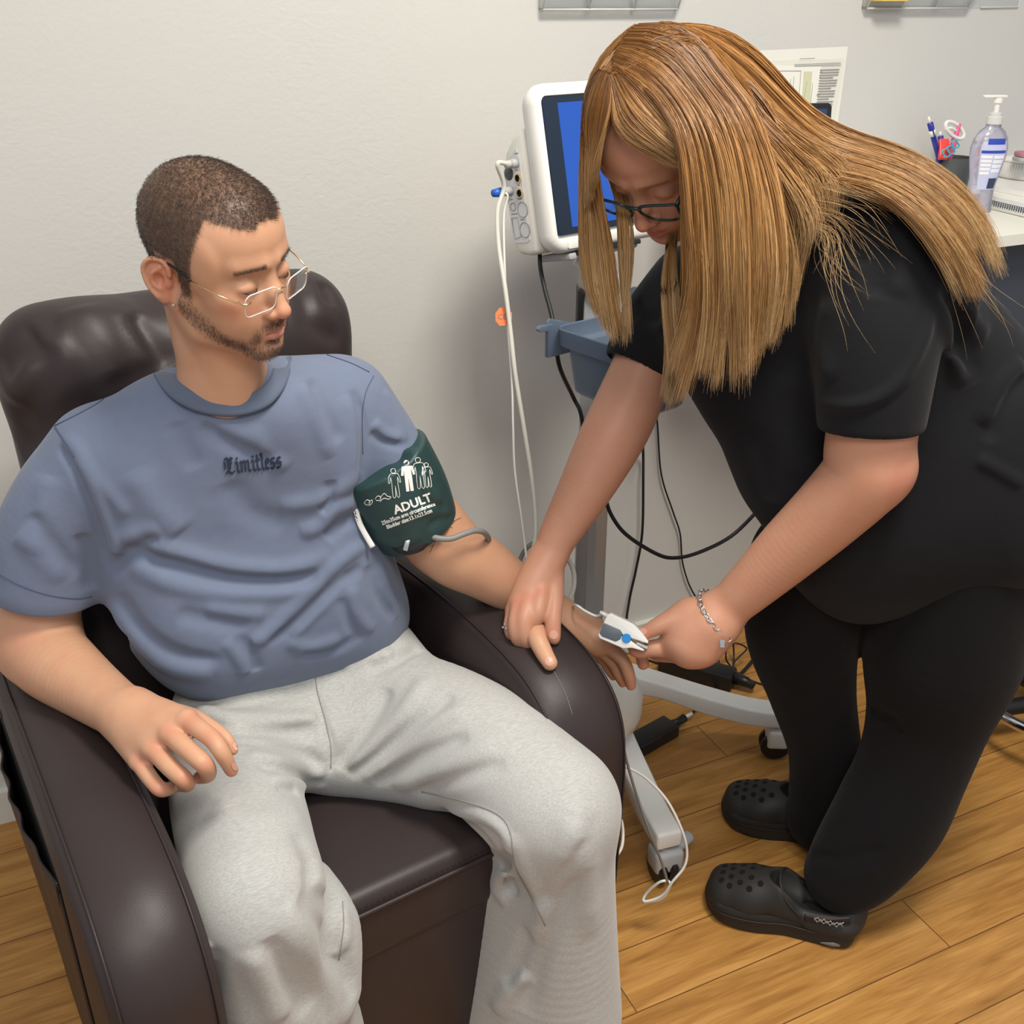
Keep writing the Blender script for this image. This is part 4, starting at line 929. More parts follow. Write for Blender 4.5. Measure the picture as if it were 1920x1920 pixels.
M_nail = mat('finger_nail', (.64, .35, .26), .28, sss=.1)
def fabric(name, col, scale=900, rough=.85, st=.3, var=None, spec=.25, sheen=.15, wr=(7, .25, .012)):
    return mat(name, col, rough, spec=spec, sheen=sheen, var=var, bump=[('n', scale, st, .0006), ('n', 24, .22, .005), ('n', wr[0], wr[1], wr[2])])
def hair_mesh(name, strands, radius, m, parent, taper=True, sides=3):
    """strands: array (S, N, 3); one mesh of thin tapering tubes"""
    S, N, _ = strands.shape; T = np.gradient(strands, axis=1); T /= np.linalg.norm(T, axis=2, keepdims=True) + 1e-9
    ref = np.array([.31, .52, .79]); a = np.cross(T, ref); a /= np.linalg.norm(a, axis=2, keepdims=True) + 1e-9; b = np.cross(T, a)
    t = np.linspace(0, 1, N); rr = (np.minimum(1, (1 - t) * 3.2 + .15) if taper else np.ones(N)); rad = np.asarray(radius).reshape(-1, 1) * rr[None]
    an = np.arange(sides) * 2 * np.pi / sides
    Vv = strands[:, :, None, :] + (a[:, :, None, :] * np.cos(an)[:, None] + b[:, :, None, :] * np.sin(an)[:, None]) * rad[:, :, None, None]
    base = (np.arange(S) * N * sides)[:, None, None]; i = (np.arange(N - 1) * sides)[None, :, None]; s = np.arange(sides)[None, None, :]; s2 = (s + 1) % sides
    F = np.stack([base + i + s, base + i + s2, base + i + sides + s2, base + i + sides + s], -1).reshape(-1, 4)
    return mobj(name, Vv.reshape(-1, 3), F, m, parent)
# ================================================================== the seated man
man = thing('person', 'man with buzz cut, rimless glasses, blue T-shirt and grey joggers sitting in the armchair', 'person', ch(0, .40, .43), None)
_b = basis(math.radians(60.5), math.radians(12), math.radians(-8.5)); _s = .893
HM = Head(at(541, 589, 1.235) - _s * (_b[1] * .121 - _b[2] * .0345), _b, _s)
mb = Clay(); sculpt_head(mb, HM, True, .30)
p = HM.p
# neck
mb.cone(p(0, -.034, -.03), at(422, 735, 1.375), .050, .052, .03); mb.cone(p(0, .000, -.060), at(446, 740, 1.370), .028, .034, .03)
mb.cone(at(422, 735, 1.375), at(415, 800, 1.48), .052, .068, .03)
mb.cone(p(.052, -.024, -.03), at(450, 745, 1.335), .011, .009, .02)     # neck muscle
def head_cols(h, male, extra=None):
    def f(Vv):
        q = h.loc(Vv); c = np.zeros((len(Vv), 3)); near = (np.abs(q) < .17).all(1)
        x, y, z = np.abs(q[:, 0]), q[:, 1], q[:, 2]
        lip = np.clip(1.4 * np.exp(-((x / .021) ** 4)) * np.exp(-(((z + .0685) / .0085) ** 4)) * (y > .083), 0, 1)
        c[:, 0] = lip * .75
        c[:, 2] = .55 * gauss(q, (0, .112, -.035), (.016, .02, .016)) + .5 * (gauss(np.stack([x, y, z], 1), (.045, .07, -.025), (.022, .03, .018))) + .8 * gauss(np.stack([x, y, z], 1), (.083, -.016, .0), (.012, .02, .035))
        if male:
            bz = -.034 - np.clip((y + .000) / .085, 0, 1) * .066
            band = np.exp(-((z - bz) / np.where(z > bz, .017, .013)) ** 2) * (y > -.006) * (y < .112) * np.clip((y + .006) / .01, 0, 1)
            side = np.exp(-((y - .010) / .010) ** 2) * ((z < .01) & (z > -.04)) * .8
            mus = np.exp(-((z + .0555) / .0060) ** 2) * np.exp(-((x) / .025) ** 4) * (y > .085)
            gn = np.exp(-((x - .029) / .006) ** 2) * np.exp(-((z + .070) / .016) ** 2) * (y > .065) * .55
            soul = gauss(q, (0, .095, -.083), (.008, .02, .006)) * .8
            brow = np.exp(-((z - .0295 + (x - .03) * .10) / .0034) ** 2) * ((x > .013) & (x < .052)) * (y > .055)
            c[:, 1] = np.clip(np.maximum.reduce([band * .55, side * .42, mus * .75, gn, soul * .8, brow * .8, scalp_mask(q) * .85]), 0, .95)
        else:
            brow = np.exp(-((z - .0300 + (x - .03) * .10) / .0030) ** 2) * ((x > .012) & (x < .050)) * (y > .055)
            c[:, 1] = brow * .6
        return c * near[:, None]
    return f
def sst(a, b, x): t = np.clip((x - a) / (b - a), 0, 1); return t * t * (3 - 2 * t)
def scalp_mask(q):
    x, y, z = np.abs(q[:, 0]), q[:, 1], q[:, 2]
    zf = .077 + .010 * (x / .05) ** 2                                   # front hairline
    top = sst(-.003, .003, z - zf)
    yb = .030 + .010 * np.clip((z - .03) / .05, 0, 1) - .012 * np.clip((.02 - z) / .03, 0, 1)      # temple line
    side = sst(-.003, .003, yb - y) * sst(-.004, .004, z - np.where(y > -.004, -.022, np.where(y > -.030, .028, -.052)))
    side *= 1 - ((x > .070) & (y > -.040) & (y < .004) & (z < .030))   # not on the ear
    return np.clip(np.maximum(top, side), 0, 1) * (y < .085)
# arms ------------------------------------------------
def S(*a): return [a[i:i + 4] for i in range(0, len(a), 4)]
ra = Clay()     # his right arm, resting on the near armrest
ra.chain([(at(135, 900, 1.40), .052), (at(85, 1085, 1.455), .053), (at(70, 1205, 1.49), .0555)], .02)
ra.chain([(at(70, 1205, 1.49), .0555), (at(100, 1240, 1.455), .0535), (at(165, 1290, 1.40), .0425), (at(222, 1330, 1.345), .0345), (at(250, 1345, 1.322), .0310)], .02, flat=None)
hd = [at(245, 1340, 1.325), at(300, 1370, 1.295)]
def hpt(x, y, d): return at(x, y, d)
# back of the hand: fan of bones from the wrist to each knuckle
kn = [(350, 1350, 1.262, 19), (318, 1374, 1.258, 19), (287, 1402, 1.262, 18.5), (260, 1426, 1.272, 16.5)]
for (x, y, d, r), wx, wy in zip(kn, (258, 248, 238, 230), (1322, 1332, 1345, 1356)):
    pxc(ra, [(wx, wy, 1.325, 24), ((wx + x) / 2, (wy + y) / 2, (1.325 + d) / 2 + .006, 26), (x, y, d + .006, r + 2)], .016)
pxc(ra, [(245, 1345, 1.33, 36), (300, 1385, 1.295, 32)], .03)
finger(ra, [(350, 1350, 1.266, 19), (396, 1384, 1.240, 17), (416, 1412, 1.234, 15.5), (434, 1444, 1.250, 12.5)], .004)     # index
finger(ra, [(318, 1376, 1.262, 19), (357, 1411, 1.236, 18), (383, 1434, 1.230, 17.5), (390, 1452, 1.256, 15), (374, 1458, 1.28, 12)], .004)   # middle
finger(ra, [(287, 1404, 1.266, 18.5), (321, 1440, 1.246, 17.5), (345, 1461, 1.240, 16.5), (352, 1471, 1.264, 14), (336, 1472, 1.285, 12)], .004)   # ring
finger(ra, [(260, 1428, 1.274, 16.5), (284, 1462, 1.262, 15), (302, 1480, 1.256, 14.5), (320, 1478, 1.278, 12)], .004)   # little
finger(ra, [(310, 1345, 1.30, 19), (352, 1342, 1.285, 17), (394, 1362, 1.272, 14), (424, 1384, 1.260, 12), (437, 1406, 1.258, 10)], .005)    # thumb under the index
la = Clay()     # his left arm across the far armrest
pxc(la, [(690, 790, 1.50, 66), (770, 930, 1.545, 66), (815, 1000, 1.585, 64)], .02)
pxc(la, [(815, 1000, 1.585, 62), (850, 1035, 1.60, 64), (905, 1065, 1.63, 58), (965, 1105, 1.655, 47), (1000, 1128, 1.665, 41), (1035, 1150, 1.67, 37)], .02)
pxc(la, [(1035, 1155, 1.67, 37), (1075, 1175, 1.67, 38), (1110, 1192, 1.67, 34)], .02)
kl = [(1130, 1185, 1.67, 17), (1135, 1200, 1.655, 17), (1130, 1212, 1.645, 16), (1120, 1222, 1.64, 14)]
pxc(la, [(1050, 1165, 1.66, 30), (1120, 1200, 1.66, 26)], .02)
finger(la, [(1120, 1190, 1.65, 18), (1160, 1195, 1.64, 14), (1195, 1215, 1.635, 12), (1206, 1245, 1.64, 11)], .005)  # index in the clip, tip hanging
finger(la, [(1130, 1205, 1.66, 16), (1165, 1235, 1.66, 13), (1178, 1262, 1.665, 12), (1183, 1285, 1.67, 9.5)], .005)
finger(la, [(1122, 1212, 1.665, 16), (1148, 1240, 1.68, 13), (1163, 1268, 1.69, 11.5), (1168, 1280, 1.695, 9)], .005)
finger(la, [(1112, 1215, 1.67, 14), (1132, 1238, 1.70, 11), (1143, 1256, 1.71, 10), (1150, 1268, 1.715, 8)], .005)
def over_arm(x, y, rpx, gap=.0): d = arm_d(x, y); return (x, y, (d - (rpx * d / FPX) - gap) if d else 1.57, rpx)
finger(la, [(1015, 1160, 1.640, 24), over_arm(1006, 1190, 19, .004), over_arm(1018, 1220, 17, .002), over_arm(1031, 1243, 14.5, .001)], .008)  # thumb held by the woman
def hand_cols(joints, h=None, male=True):
    hc = head_cols(h, male) if h else None
    def f(Vv):
        c = hc(Vv) if hc else np.zeros((len(Vv), 3))
        for (x, y, d, w) in joints:
            q = at(x, y, d); c[:, 2] = np.maximum(c[:, 2], .55 * np.exp(-((Vv - q) ** 2).sum(1) / (w * w)))
        return c
    return f
def join_clays(name, parts, m, parent, colf):
    VV, FF, n = [], [], 0
    for cl, h in parts:
        v, f = cl.mesh(h); VV.append(v); FF.append(f + n); n += len(v)
    o = mobj(name, np.vstack(VV), np.vstack(FF), m, parent); set_cols(o, colf(np.vstack(VV))); return o
ml = Clay()      # feet and shins hidden in the trousers are not shown by the photo
mj = [(398, 1382, 1.235, .012), (386, 1434, 1.23, .012), (347, 1460, 1.235, .011), (300, 1480, 1.25, .012), (356, 1352, 1.25, .012), (318, 1372, 1.25, .012), (290, 1402, 1.25, .012), (262, 1428, 1.26, .011), (434, 1446, 1.245, .010), (1034, 1246, 1.575, .014), (1206, 1245, 1.63, .012), (1183, 1285, 1.66, .012), (1168, 1280, 1.68, .012), (60, 1215, 1.44, .03)]
body_m = join_clays('body', [(mb, .0022), (ra, .0026), (la, .0026)], M_skin_m, man, hand_cols(mj, HM))
eyeball(HM, body_m, 1, -10, 18); eyeball(HM, body_m, -1, -10, 18)

# buzz cut: thousands of short hairs
def buzz():
    me = body_m.data; a = np.empty(len(me.vertices) * 3, np.float32); me.vertices.foreach_get('co', a); P = a.reshape(-1, 3).astype(float)
    nn = np.empty(len(me.vertices) * 3, np.float32); me.vertices.foreach_get('normal', nn); nn = nn.reshape(-1, 3)
    q = HM.loc(P); w = scalp_mask(q) * (np.abs(q) < .16).all(1); w[(q[:, 2] < -.06)] = 0
    ix = rng.choice(len(P), 30000, p=w / w.sum()); b = P[ix] + rng.normal(0, .0009, (len(ix), 3)); n = nn[ix] + rng.normal(0, .22, (len(ix), 3))
    lq = HM.loc(b); fwd = HM.f * .9 - HM.u * .25; dn = -HM.u * .9 + HM.f * .2; sd = np.clip((.05 - lq[:, 2]) / .05, 0, 1)[:, None]
    comb = fwd * (1 - sd) + dn * sd; d = n * .6 + comb * .9; d /= np.linalg.norm(d, axis=1)[:, None]
    L = (.0052 * rng.uniform(.6, 1.15, len(ix)) * (.55 + .45 * np.clip((lq[:, 2] - .0) / .07, 0, 1)))[:, None]
    st = np.stack([b - nn[ix] * .0008, b + d * L * .55 + nn[ix] * .0004, b + d * L + comb * L * .25], 1)
    hair_mesh('hair', st, .00017, M_buzz, man)
def beard():
    me = body_m.data; a = np.empty(len(me.vertices) * 3, np.float32); me.vertices.foreach_get('co', a); P = a.reshape(-1, 3).astype(float)
    nn = np.empty(len(me.vertices) * 3, np.float32); me.vertices.foreach_get('normal', nn); nn = nn.reshape(-1, 3)
    q = HM.loc(P); m = (np.abs(q) < .16).all(1); w = np.zeros(len(P)); c = head_cols(HM, True)(P)[:, 1]; w = np.clip(c - .12, 0, 1) * m * (1 - (scalp_mask(q) > .05)) 
    ix = rng.choice(len(P), 4400, p=w / w.sum()); b = P[ix] + rng.normal(0, .0007, (len(ix), 3)); n = nn[ix] + rng.normal(0, .3, (len(ix), 3))
    lq = HM.loc(b); br = (lq[:, 2] > .015)[:, None]; sg = np.sign(lq[:, 0])[:, None]
    comb = np.where(br, HM.r * sg * .8 + HM.u * .15, -HM.u * .8 + HM.f * .1); d = n * np.where(br, .25, .45) + comb; d /= np.linalg.norm(d, axis=1)[:, None]
    L = rng.uniform(.0022, .0042, (len(ix), 1)); st = np.stack([b - nn[ix] * .0006, b + d * L * .5 + nn[ix] * .0003, b + d * L], 1)
    hair_mesh('beard', st, .00011, M_beard, man)
M_beard = mat('dark_beard_hair', (.085, .060, .048), .4, spec=.5)
beard()
M_buzz = mat('dark_cropped_hair', (.11, .082, .068), .34, spec=.7)
buzz()
# lashes
for q in (-1, 1):
    tube('eyelashes', [HM.p(q * .0200, .0862, -.0008), HM.p(q * .027, .0912, -.0018), HM.p(q * .036, .0905, -.0020), HM.p(q * .0450, .0818, .0000)], [.0003, .0008, .0008, .0004], M_black, body_m, 6)
# rimless glasses
gl = thing('eyeglasses', '', '', HM.p(0, .10, .0), None); del gl['label']; del gl['category']; gl.parent = man; gl.location = (0, 0, 0); gl.location = Vector(HM.p(0, .10, 0)) - Vector(man.location)
M_lens = mat('lens_glass', (.97, .98, .99), .02, trans=1, ior=1.12, alpha=.35); M_lrim = mat('polished_lens_edge', (.92, .92, .90), .1, trans=.3)
for q in (1, -1):
    c_ = HM.p(q * .0355, .1065, -.0080); ln_ = nrm(HM.f * .97 + HM.r * q * .16 - HM.u * .14); lx = nrm(np.cross(ln_, HM.u)) ; ly = nrm(np.cross(lx, ln_)) ; lx = -lx if lx @ HM.r < 0 else lx
    ly = HM.u - ln_ * (HM.u @ ln_); ly = nrm(ly)
    M = frame(c_, lx, ly, np.cross(lx, ly)); out = rrect(.044, .030, .008, 5)
    out = [(a * (1 + .04 * (b > 0)), b) for a, b in out]
    prism('lens', out, -.0006, .0006, M_lens, gl, M, 0)
    tube('lens_edge', [np.array(M @ Vector((a, b, 0))) for a, b in out], .0008, M_lrim, gl, 6, closed=True, smooth_n=0)
    hg = c_ + lx * q * .0235 + ly * .006
    tube('hinge', [hg - lx * q * .008 + ln_ * .001, hg + ln_ * .002, hg - ln_ * .006 + lx * q * .004], .0011, M_gold, gl, 8, smooth_n=3)
    ear_top = HM.p(q * .0800, -.010, .0235)
    mid = hg + (ear_top - hg) * .62 + HM.r * q * .008
    tube('temple', [hg - ln_ * .005 + lx * q * .006, hg + (ear_top - hg) * .3 + HM.r * q * .008, mid], .0009, M_gold, gl, 8, smooth_n=0)
    tube('temple_tip', [mid, ear_top, HM.p(q * .0800, -.030, .014), HM.p(q * .078, -.036, -.006)], .0015, M_black, gl, 8)
    tube('nose_pad', [HM.p(q * .0095, .1000, -.010), HM.p(q * .0090, .0985, -.017)], .0018, M_lrim, gl, 8, smooth_n=0)
tube('bridge', [HM.p(.0115, .1085, -.0030), HM.p(.004, .1105, .0000), HM.p(-.004, .1105, .0000), HM.p(-.0115, .1085, -.0030)], .0010, M_gold, gl, 8)
_sp = cast(bvh_of(body_m), 326, 572, .0004)
er = lathe('ear_stud', [(0, 0), (.0018, .0), (.0022, .0008), (.0012, .0022), (0, .0026)], M_steel, man, frame(_sp, RT, UP, -FW), 14)
# ------------------------------------------------------------------ his T-shirt
ts = Clay()
def hb(c, a, b, k=.05): A_, B_ = at(*a[:3]), at(*b[:3]); c.cone(A_, B_, a[3] * a[2] / FPX, b[3] * b[2] / FPX, k)
hb(ts, (205, 850, 1.40, 78), (640, 750, 1.48, 80)); hb(ts, (300, 815, 1.41, 92), (575, 775, 1.45, 92)); hb(ts, (345, 788, 1.390, 92), (515, 768, 1.400, 90), .04)
hb(ts, (295, 900, 1.43, 128), (590, 850, 1.49, 120)); hb(ts, (320, 990, 1.47, 125), (580, 960, 1.54, 122)); hb(ts, (340, 1085, 1.50, 135), (600, 1060, 1.575, 128)); hb(ts, (385, 1165, 1.53, 130), (630, 1125, 1.61, 112)); hb(ts, (420, 1200, 1.55, 105), (660, 1160, 1.64, 95))
# slack at the hip on his left, over the seat
hb(ts, (640, 1100, 1.62, 70), (690, 1150, 1.66, 52), .04); hb(ts, (700, 1060, 1.66, 36), (722, 1160, 1.66, 30), .03)
# sleeves
ts.chain([(at(175, 850, 1.40), .058), (at(128, 930, 1.415), .068), (at(95, 1010, 1.435), .073), (at(82, 1085, 1.455), .0745)], .035)
ts.chain([(at(660, 760, 1.475), .052), (at(705, 810, 1.50), .052), (at(745, 880, 1.52), .051), (at(775, 935, 1.54), .049)], .03)
# openings: sleeve, neck and the bottom hem
ax = nrm(at(80, 1160, 1.48) - at(95, 1010, 1.435)); sl_c = at(80, 1112, 1.463)
ts.rbox(sl_c + ax * .10, (.12, .12, .10), .005, .006, 's', A=[nrm(np.cross(ax, V(0, 0, 1))), nrm(np.cross(ax, np.cross(ax, V(0, 0, 1)))), ax])
ts.chain([(sl_c - ax * .07, .060), (sl_c + ax * .05, .0690)], .006, 's')
NC = at(424, 690, 1.375) + CB * .022; ts.cone(p(0, -.034, -.03), at(420, 672, 1.36), .052, .052, .004, 's')
nk_n = nrm(V(0, 0, 1) * .80 - CB * .62 + CR * -.05)       # plane of the neckline
ts.ell(NC + nk_n * .050, (.072, .050, .060), .006, 's', A=[CR, nrm(np.cross(nk_n, CR)), nk_n])
def hem_clip(c, pts, drop):   # straight cut under the belly
    P = [at(*q) for q in pts]; m = sum(P) / len(P); a = nrm(P[-1] - P[0]); f = nrm(np.cross(a, V(0, 0, 1))); f = f if f @ FW < 0 else -f
    return m, a, f
FOLDS = [  # pixel path, half width, height
    ([(205, 1075), (235, 1045), (262, 1020), (300, 1010)], .012, -.010), ([(215, 1040), (238, 1012), (300, 985)], .012, .008),
    ([(225, 1020), (330, 1060), (430, 1085), (520, 1090), (600, 1078)], .013, -.013), ([(230, 1000), (330, 1035), (430, 1062), (540, 1068), (620, 1040)], .013, .009),
    ([(240, 1060), (330, 1098), (430, 1112), (540, 1110), (610, 1092)], .014, .006), ([(700, 1010), (640, 1050), (560, 1130), (500, 1190), (470, 1205)], .010, .011), ([(680, 1060), (620, 1110), (560, 1165), (500, 1205)], .011, -.009),
    ([(655, 1080), (600, 1140), (545, 1195)], .010, .007), ([(205, 1120), (240, 1190), (300, 1240), (400, 1262)], .016, .012), ([(225, 1110), (262, 1175), (330, 1225), (420, 1240)], .012, -.008),
    ([(110, 835), (140, 880), (170, 950), (190, 1010), (205, 1080)], .007, -.008), ([(120, 815), (150, 850), (178, 915), (205, 985), (222, 1040)], .010, .007), ([(135, 850), (200, 920), (240, 970)], .012, .004),
    ([(660, 730), (682, 800), (680, 870), (660, 960)], .007, -.007), ([(645, 740), (660, 800), (662, 870), (650, 930)], .010, .005),
    ([(670, 940), (628, 955), (600, 985), (560, 1000)], .012, .008), ([(675, 965), (640, 985), (610, 1010)], .011, -.009), ([(620, 900), (618, 940), (600, 960)], .009, -.007), ([(680, 880), (640, 915), (590, 940), (520, 950)], .013, .006),
    ([(330, 790), (345, 830), (370, 880)], .014, -.004), ([(380, 790), (410, 820), (470, 850), (520, 860)], .012, -.006), ([(370, 770), (420, 800), (490, 830)], .012, .004), ([(470, 795), (500, 850), (540, 880)], .012, .004), ([(560, 720), (590, 780), (620, 860)], .012, .005), ([(580, 710), (610, 770), (640, 830)], .011, -.005),
    ([(430, 900), (470, 960), (540, 980)], .02, -.005), ([(250, 880), (300, 960), (340, 1000)], .022, .006), ([(330, 1150), (400, 1165), (470, 1180)], .014, -.006), ([(380, 1140), (450, 1150), (500, 1150)], .012, .005), ([(420, 1200), (450, 1240), (460, 1265)], .009, .006), ([(445, 1190), (475, 1235), (480, 1260)], .009, -.006),
    ([(540, 1200), (580, 1215), (640, 1195)], .012, .007), ([(560, 1225), (620, 1222), (680, 1190)], .010, -.006), ([(690, 1060), (705, 1110), (740, 1160)], .009, -.008), ([(710, 1050), (730, 1110), (745, 1160)], .009, .006), ([(660, 1100), (670, 1150), (700, 1185)], .009, .006), ([(640, 1120), (655, 1170), (680, 1200)], .008, -.006),
    ([(30, 1000), (60, 1030), (120, 1090)], .016, .004), ([(60, 960), (90, 1010), (150, 1080)], .014, -.005), ([(90, 890), (80, 960), (60, 1040)], .018, .005), ([(150, 1000), (165, 1050), (165, 1110)], .012, -.006), ([(720, 730), (745, 780), (760, 830)], .008, .005), ([(700, 790), (720, 812), (752, 822)], .008, .006), ([(695, 810), (720, 828), (760, 838)], .007, -.005),
]
for pts, w_, a_ in FOLDS: ts.pstroke(pts, w_ * .88, a_ * 1.0)
M_shirt = fabric('blue_cotton_jersey', (.138, .170, .248), 1100, .88, .35, ((60, 60, 60), (.152, .188, .272), .4))
shirt = clay_obj('t_shirt', ts, .0030, M_shirt, man)
bv_shirt = bvh_of(shirt)
def on(b, pts, lift=.0008, n=6, closed=False):
    Q = [];  
    pp = crom([V(x, y, 0) for x, y in pts], n, closed)
    for q in pp:
        h_ = cast(b, q[0], q[1], lift)
        if h_ is not None: Q.append(h_)
    return Q
def seam_on(name, b, pts, r, m, par, lift=.0006, n=6, closed=False):
    Q = on(b, pts, lift, n, closed)
    return tube(name, Q, r, m, par, 6, smooth_n=0) if len(Q) > 2 else None
M_seam = mat('dark_blue_seam', (.075, .10, .16), .9); M_rib_b = fabric('blue_rib_knit', (.105, .132, .19), 1600, .9, .5)
seam_on('shoulder_seam', bv_shirt, [(104, 798), (150, 775), (190, 752), (215, 728), (245, 715), (270, 700), (292, 685)], .0007, M_seam, shirt)
seam_on('shoulder_seam', bv_shirt, [(545, 652), (580, 655), (620, 668), (660, 682), (692, 698)], .0007, M_seam, shirt)
seam_on('armhole_seam', bv_shirt, [(103, 800), (118, 822), (130, 840), (138, 856)], .0008, M_seam, shirt); seam_on('armhole_seam', bv_shirt, [(700, 705), (686, 735), (680, 770), (679, 810), (680, 850)], .0007, M_seam, shirt)
# neckband: a flat rib following the neckline
def neckband():
    inner = [(326, 660), (322, 680), (330, 704), (352, 728), (390, 742), (437, 746), (480, 735), (504, 712), (513, 690), (512, 672)]
    outer = [(300, 650), (294, 678), (300, 706), (326, 740), (372, 764), (432, 773), (490, 760), (520, 732), (536, 694), (536, 655)]
    A_ = crom([V(x, y, 0) for x, y in inner], 6); B_ = crom([V(x, y, 0) for x, y in outer], 6); VV = []
    for a, b in zip(A_, B_):
        ov = (b - a) / np.linalg.norm(b - a); b = b + ov * 9; bo = b + ov * 12; pb = cast(bv_shirt, bo[0], bo[1], .0020); pc = cast(bv_shirt, b[0], b[1], .0016)
        if pb is None: pb = pc
        if pb is None: continue
        d_b = (pb - EYE) @ FW - .006; row = []
        if pc is not None: d_b = min(d_b, (pc - EYE) @ FW - .001)
        for t in np.linspace(0, 1, 6):
            q = b + (a - b) * t; row.append(EYE + ray(q[0], q[1]) * (d_b - .0012 * math.sin(math.pi * t) + .002 * t))
        VV.append(row)
    X = np.array(VV); n = len(X)
    for _ in range(8): X[1:-1] = (X[:-2] + X[1:-1] * 2 + X[2:]) / 4
    m = X.shape[1]; F = [(i * m + j, i * m + j + 1, (i + 1) * m + j + 1, (i + 1) * m + j) for i in range(n - 1) for j in range(m - 1)]
    o = mobj('neckband', X.reshape(-1, 3), F, M_rib_b, shirt); md = o.modifiers.new('thick', 'SOLIDIFY'); md.thickness = .0045; md.offset = 0; return o, X
nb_o, NX = neckband()
tube('neckband_stitch', NX[:, 0], .0008, M_seam, nb_o, 6, smooth_n=0)
# sleeve hem: stitched line
seam_on('hem_stitch', bv_shirt, [(0, 1077), (40, 1098), (90, 1115), (140, 1122), (172, 1118)], .0007, M_seam, shirt, .0004)
# ------------------------------------------------------------------ his joggers
tr = Clay()
hb(tr, (440, 1310, 1.60, 98), (690, 1265, 1.67, 92), .05); hb(tr, (470, 1255, 1.60, 70), (700, 1215, 1.655, 66), .05)
pxc(tr, [(425, 1370, 1.57, 98), (440, 1480, 1.46, 118), (466, 1600, 1.345, 124), (478, 1670, 1.285, 118)], .05)          # right thigh
pxc(tr, [(700, 1300, 1.66, 95), (825, 1362, 1.58, 118), (940, 1432, 1.51, 124), (1018, 1508, 1.46, 120)], .05)         # left thigh
def leg(c, P, k=.05): c.chain([(V(*a), r) for a, r in P], k)
leg(tr, [((.112, .985, .490), .074), ((.105, .985, .38), .078), ((.118, 1.005, .22), .098), ((.13, 1.02, .05), .105)])
leg(tr, [((.538, .985, .490), .074), ((.545, .99, .36), .074), ((.548, 1.005, .20), .090), ((.550, 1.015, .05), .106)])
# calf cloth hanging behind the knees
leg(tr, [((.175, 1.06, .40), .050), ((.185, 1.07, .22), .070), ((.18, 1.08, .05), .08)], .05)
leg(tr, [((.500, 1.07, .38), .050), ((.50, 1.06, .2), .070), ((.49, 1.06, .05), .085)], .05)
hb(tr, (520, 1400, 1.56, 80), (680, 1385, 1.60, 84), .05); hb(tr, (650, 1400, 1.60, 80), (800, 1425, 1.575, 82), .05)
pxc(tr, [(592, 1655, 1.40, 30), (622, 1735, 1.385, 52), (615, 1850, 1.40, 62)], .03)
JF = [  # folds seen on the joggers
    ([(430, 1385), (500, 1392), (560, 1410), (605, 1440)], .010, -.009), ([(460, 1415), (520, 1425), (570, 1440), (606, 1458)], .010, .007), ([(480, 1432), (540, 1445), (600, 1475)], .009, -.007),
    ([(500, 1460), (550, 1465), (605, 1482)], .009, .005), ([(520, 1480), (560, 1484), (604, 1496)], .008, -.006), ([(360, 1330), (430, 1345), (520, 1350), (600, 1345)], .014, .008), ([(350, 1352), (440, 1370), (540, 1372), (600, 1368)], .011, -.009),
    ([(340, 1310), (430, 1318), (540, 1300), (590, 1285)], .010, -.006),
    ([(625, 1440), (660, 1400), (700, 1340), (730, 1290)], .012, -.010), ([(650, 1445), (700, 1395), (760, 1330), (800, 1270)], .012, .009), ([(650, 1455), (720, 1410), (800, 1340), (850, 1300)], .011, -.009), ([(680, 1462), (760, 1405), (830, 1350), (880, 1330)], .012, .007),
    ([(700, 1470), (790, 1420), (880, 1380)], .010, -.007), ([(740, 1480), (830, 1440), (930, 1400)], .011, .006), ([(780, 1490), (860, 1460), (950, 1430)], .010, -.005), ([(590, 1290), (605, 1350), (622, 1400), (620, 1450)], .006, -.006),
    ([(640, 1250), (690, 1230), (740, 1225)], .010, .006), ([(690, 1260), (740, 1240), (790, 1215)], .010, -.007), ([(800, 1200), (840, 1215), (865, 1240)], .010, .007),
    ([(840, 1520), (900, 1530), (945, 1560), (958, 1600)], .008, .010), ([(830, 1522), (880, 1545), (930, 1600), (940, 1625)], .010, -.010), ([(955, 1590), (952, 1640), (970, 1680)], .010, -.010), ([(950, 1625), (935, 1660), (955, 1690)], .012, .012),
    ([(1020, 1700), (1050, 1640), (1085, 1560)], .014, -.009), ([(1000, 1780), (1030, 1700), (1060, 1600), (1080, 1530)], .016, .009), ([(980, 1900), (1010, 1800), (1050, 1700), (1100, 1620)], .016, -.007), ([(1090, 1500), (1080, 1560), (1100, 1650), (1110, 1760)], .02, .006),
    ([(960, 1560), (990, 1640), (1020, 1730)], .012, .006), ([(950, 1850), (975, 1800), (990, 1740)], .012, -.008), ([(930, 1900), (960, 1850), (990, 1830)], .014, .009),
    ([(590, 1600), (585, 1640), (600, 1680), (640, 1700)], .012, -.010), ([(600, 1595), (640, 1640), (672, 1690)], .012, .008), ([(560, 1680), (600, 1720), (640, 1800), (660, 1880)], .014, -.009), ([(530, 1700), (580, 1780), (620, 1860), (650, 1915)], .016, .009),
    ([(500, 1760), (540, 1830), (580, 1900)], .014, -.008), ([(470, 1780), (500, 1850), (530, 1915)], .016, .007), ([(362, 1850), (380, 1800), (385, 1760)], .014, .009), ([(375, 1900), (395, 1830), (400, 1770)], .014, -.007), ([(640, 1700), (645, 1760), (630, 1800)], .010, .007),
    ([(585, 1500), (560, 1560), (580, 1620)], .016, -.004), ([(390, 1520), (480, 1540), (570, 1530)], .022, .004),
]
for pts, w_, a_ in JF: tr.pstroke(pts, w_ * .95, a_ * 1.45)
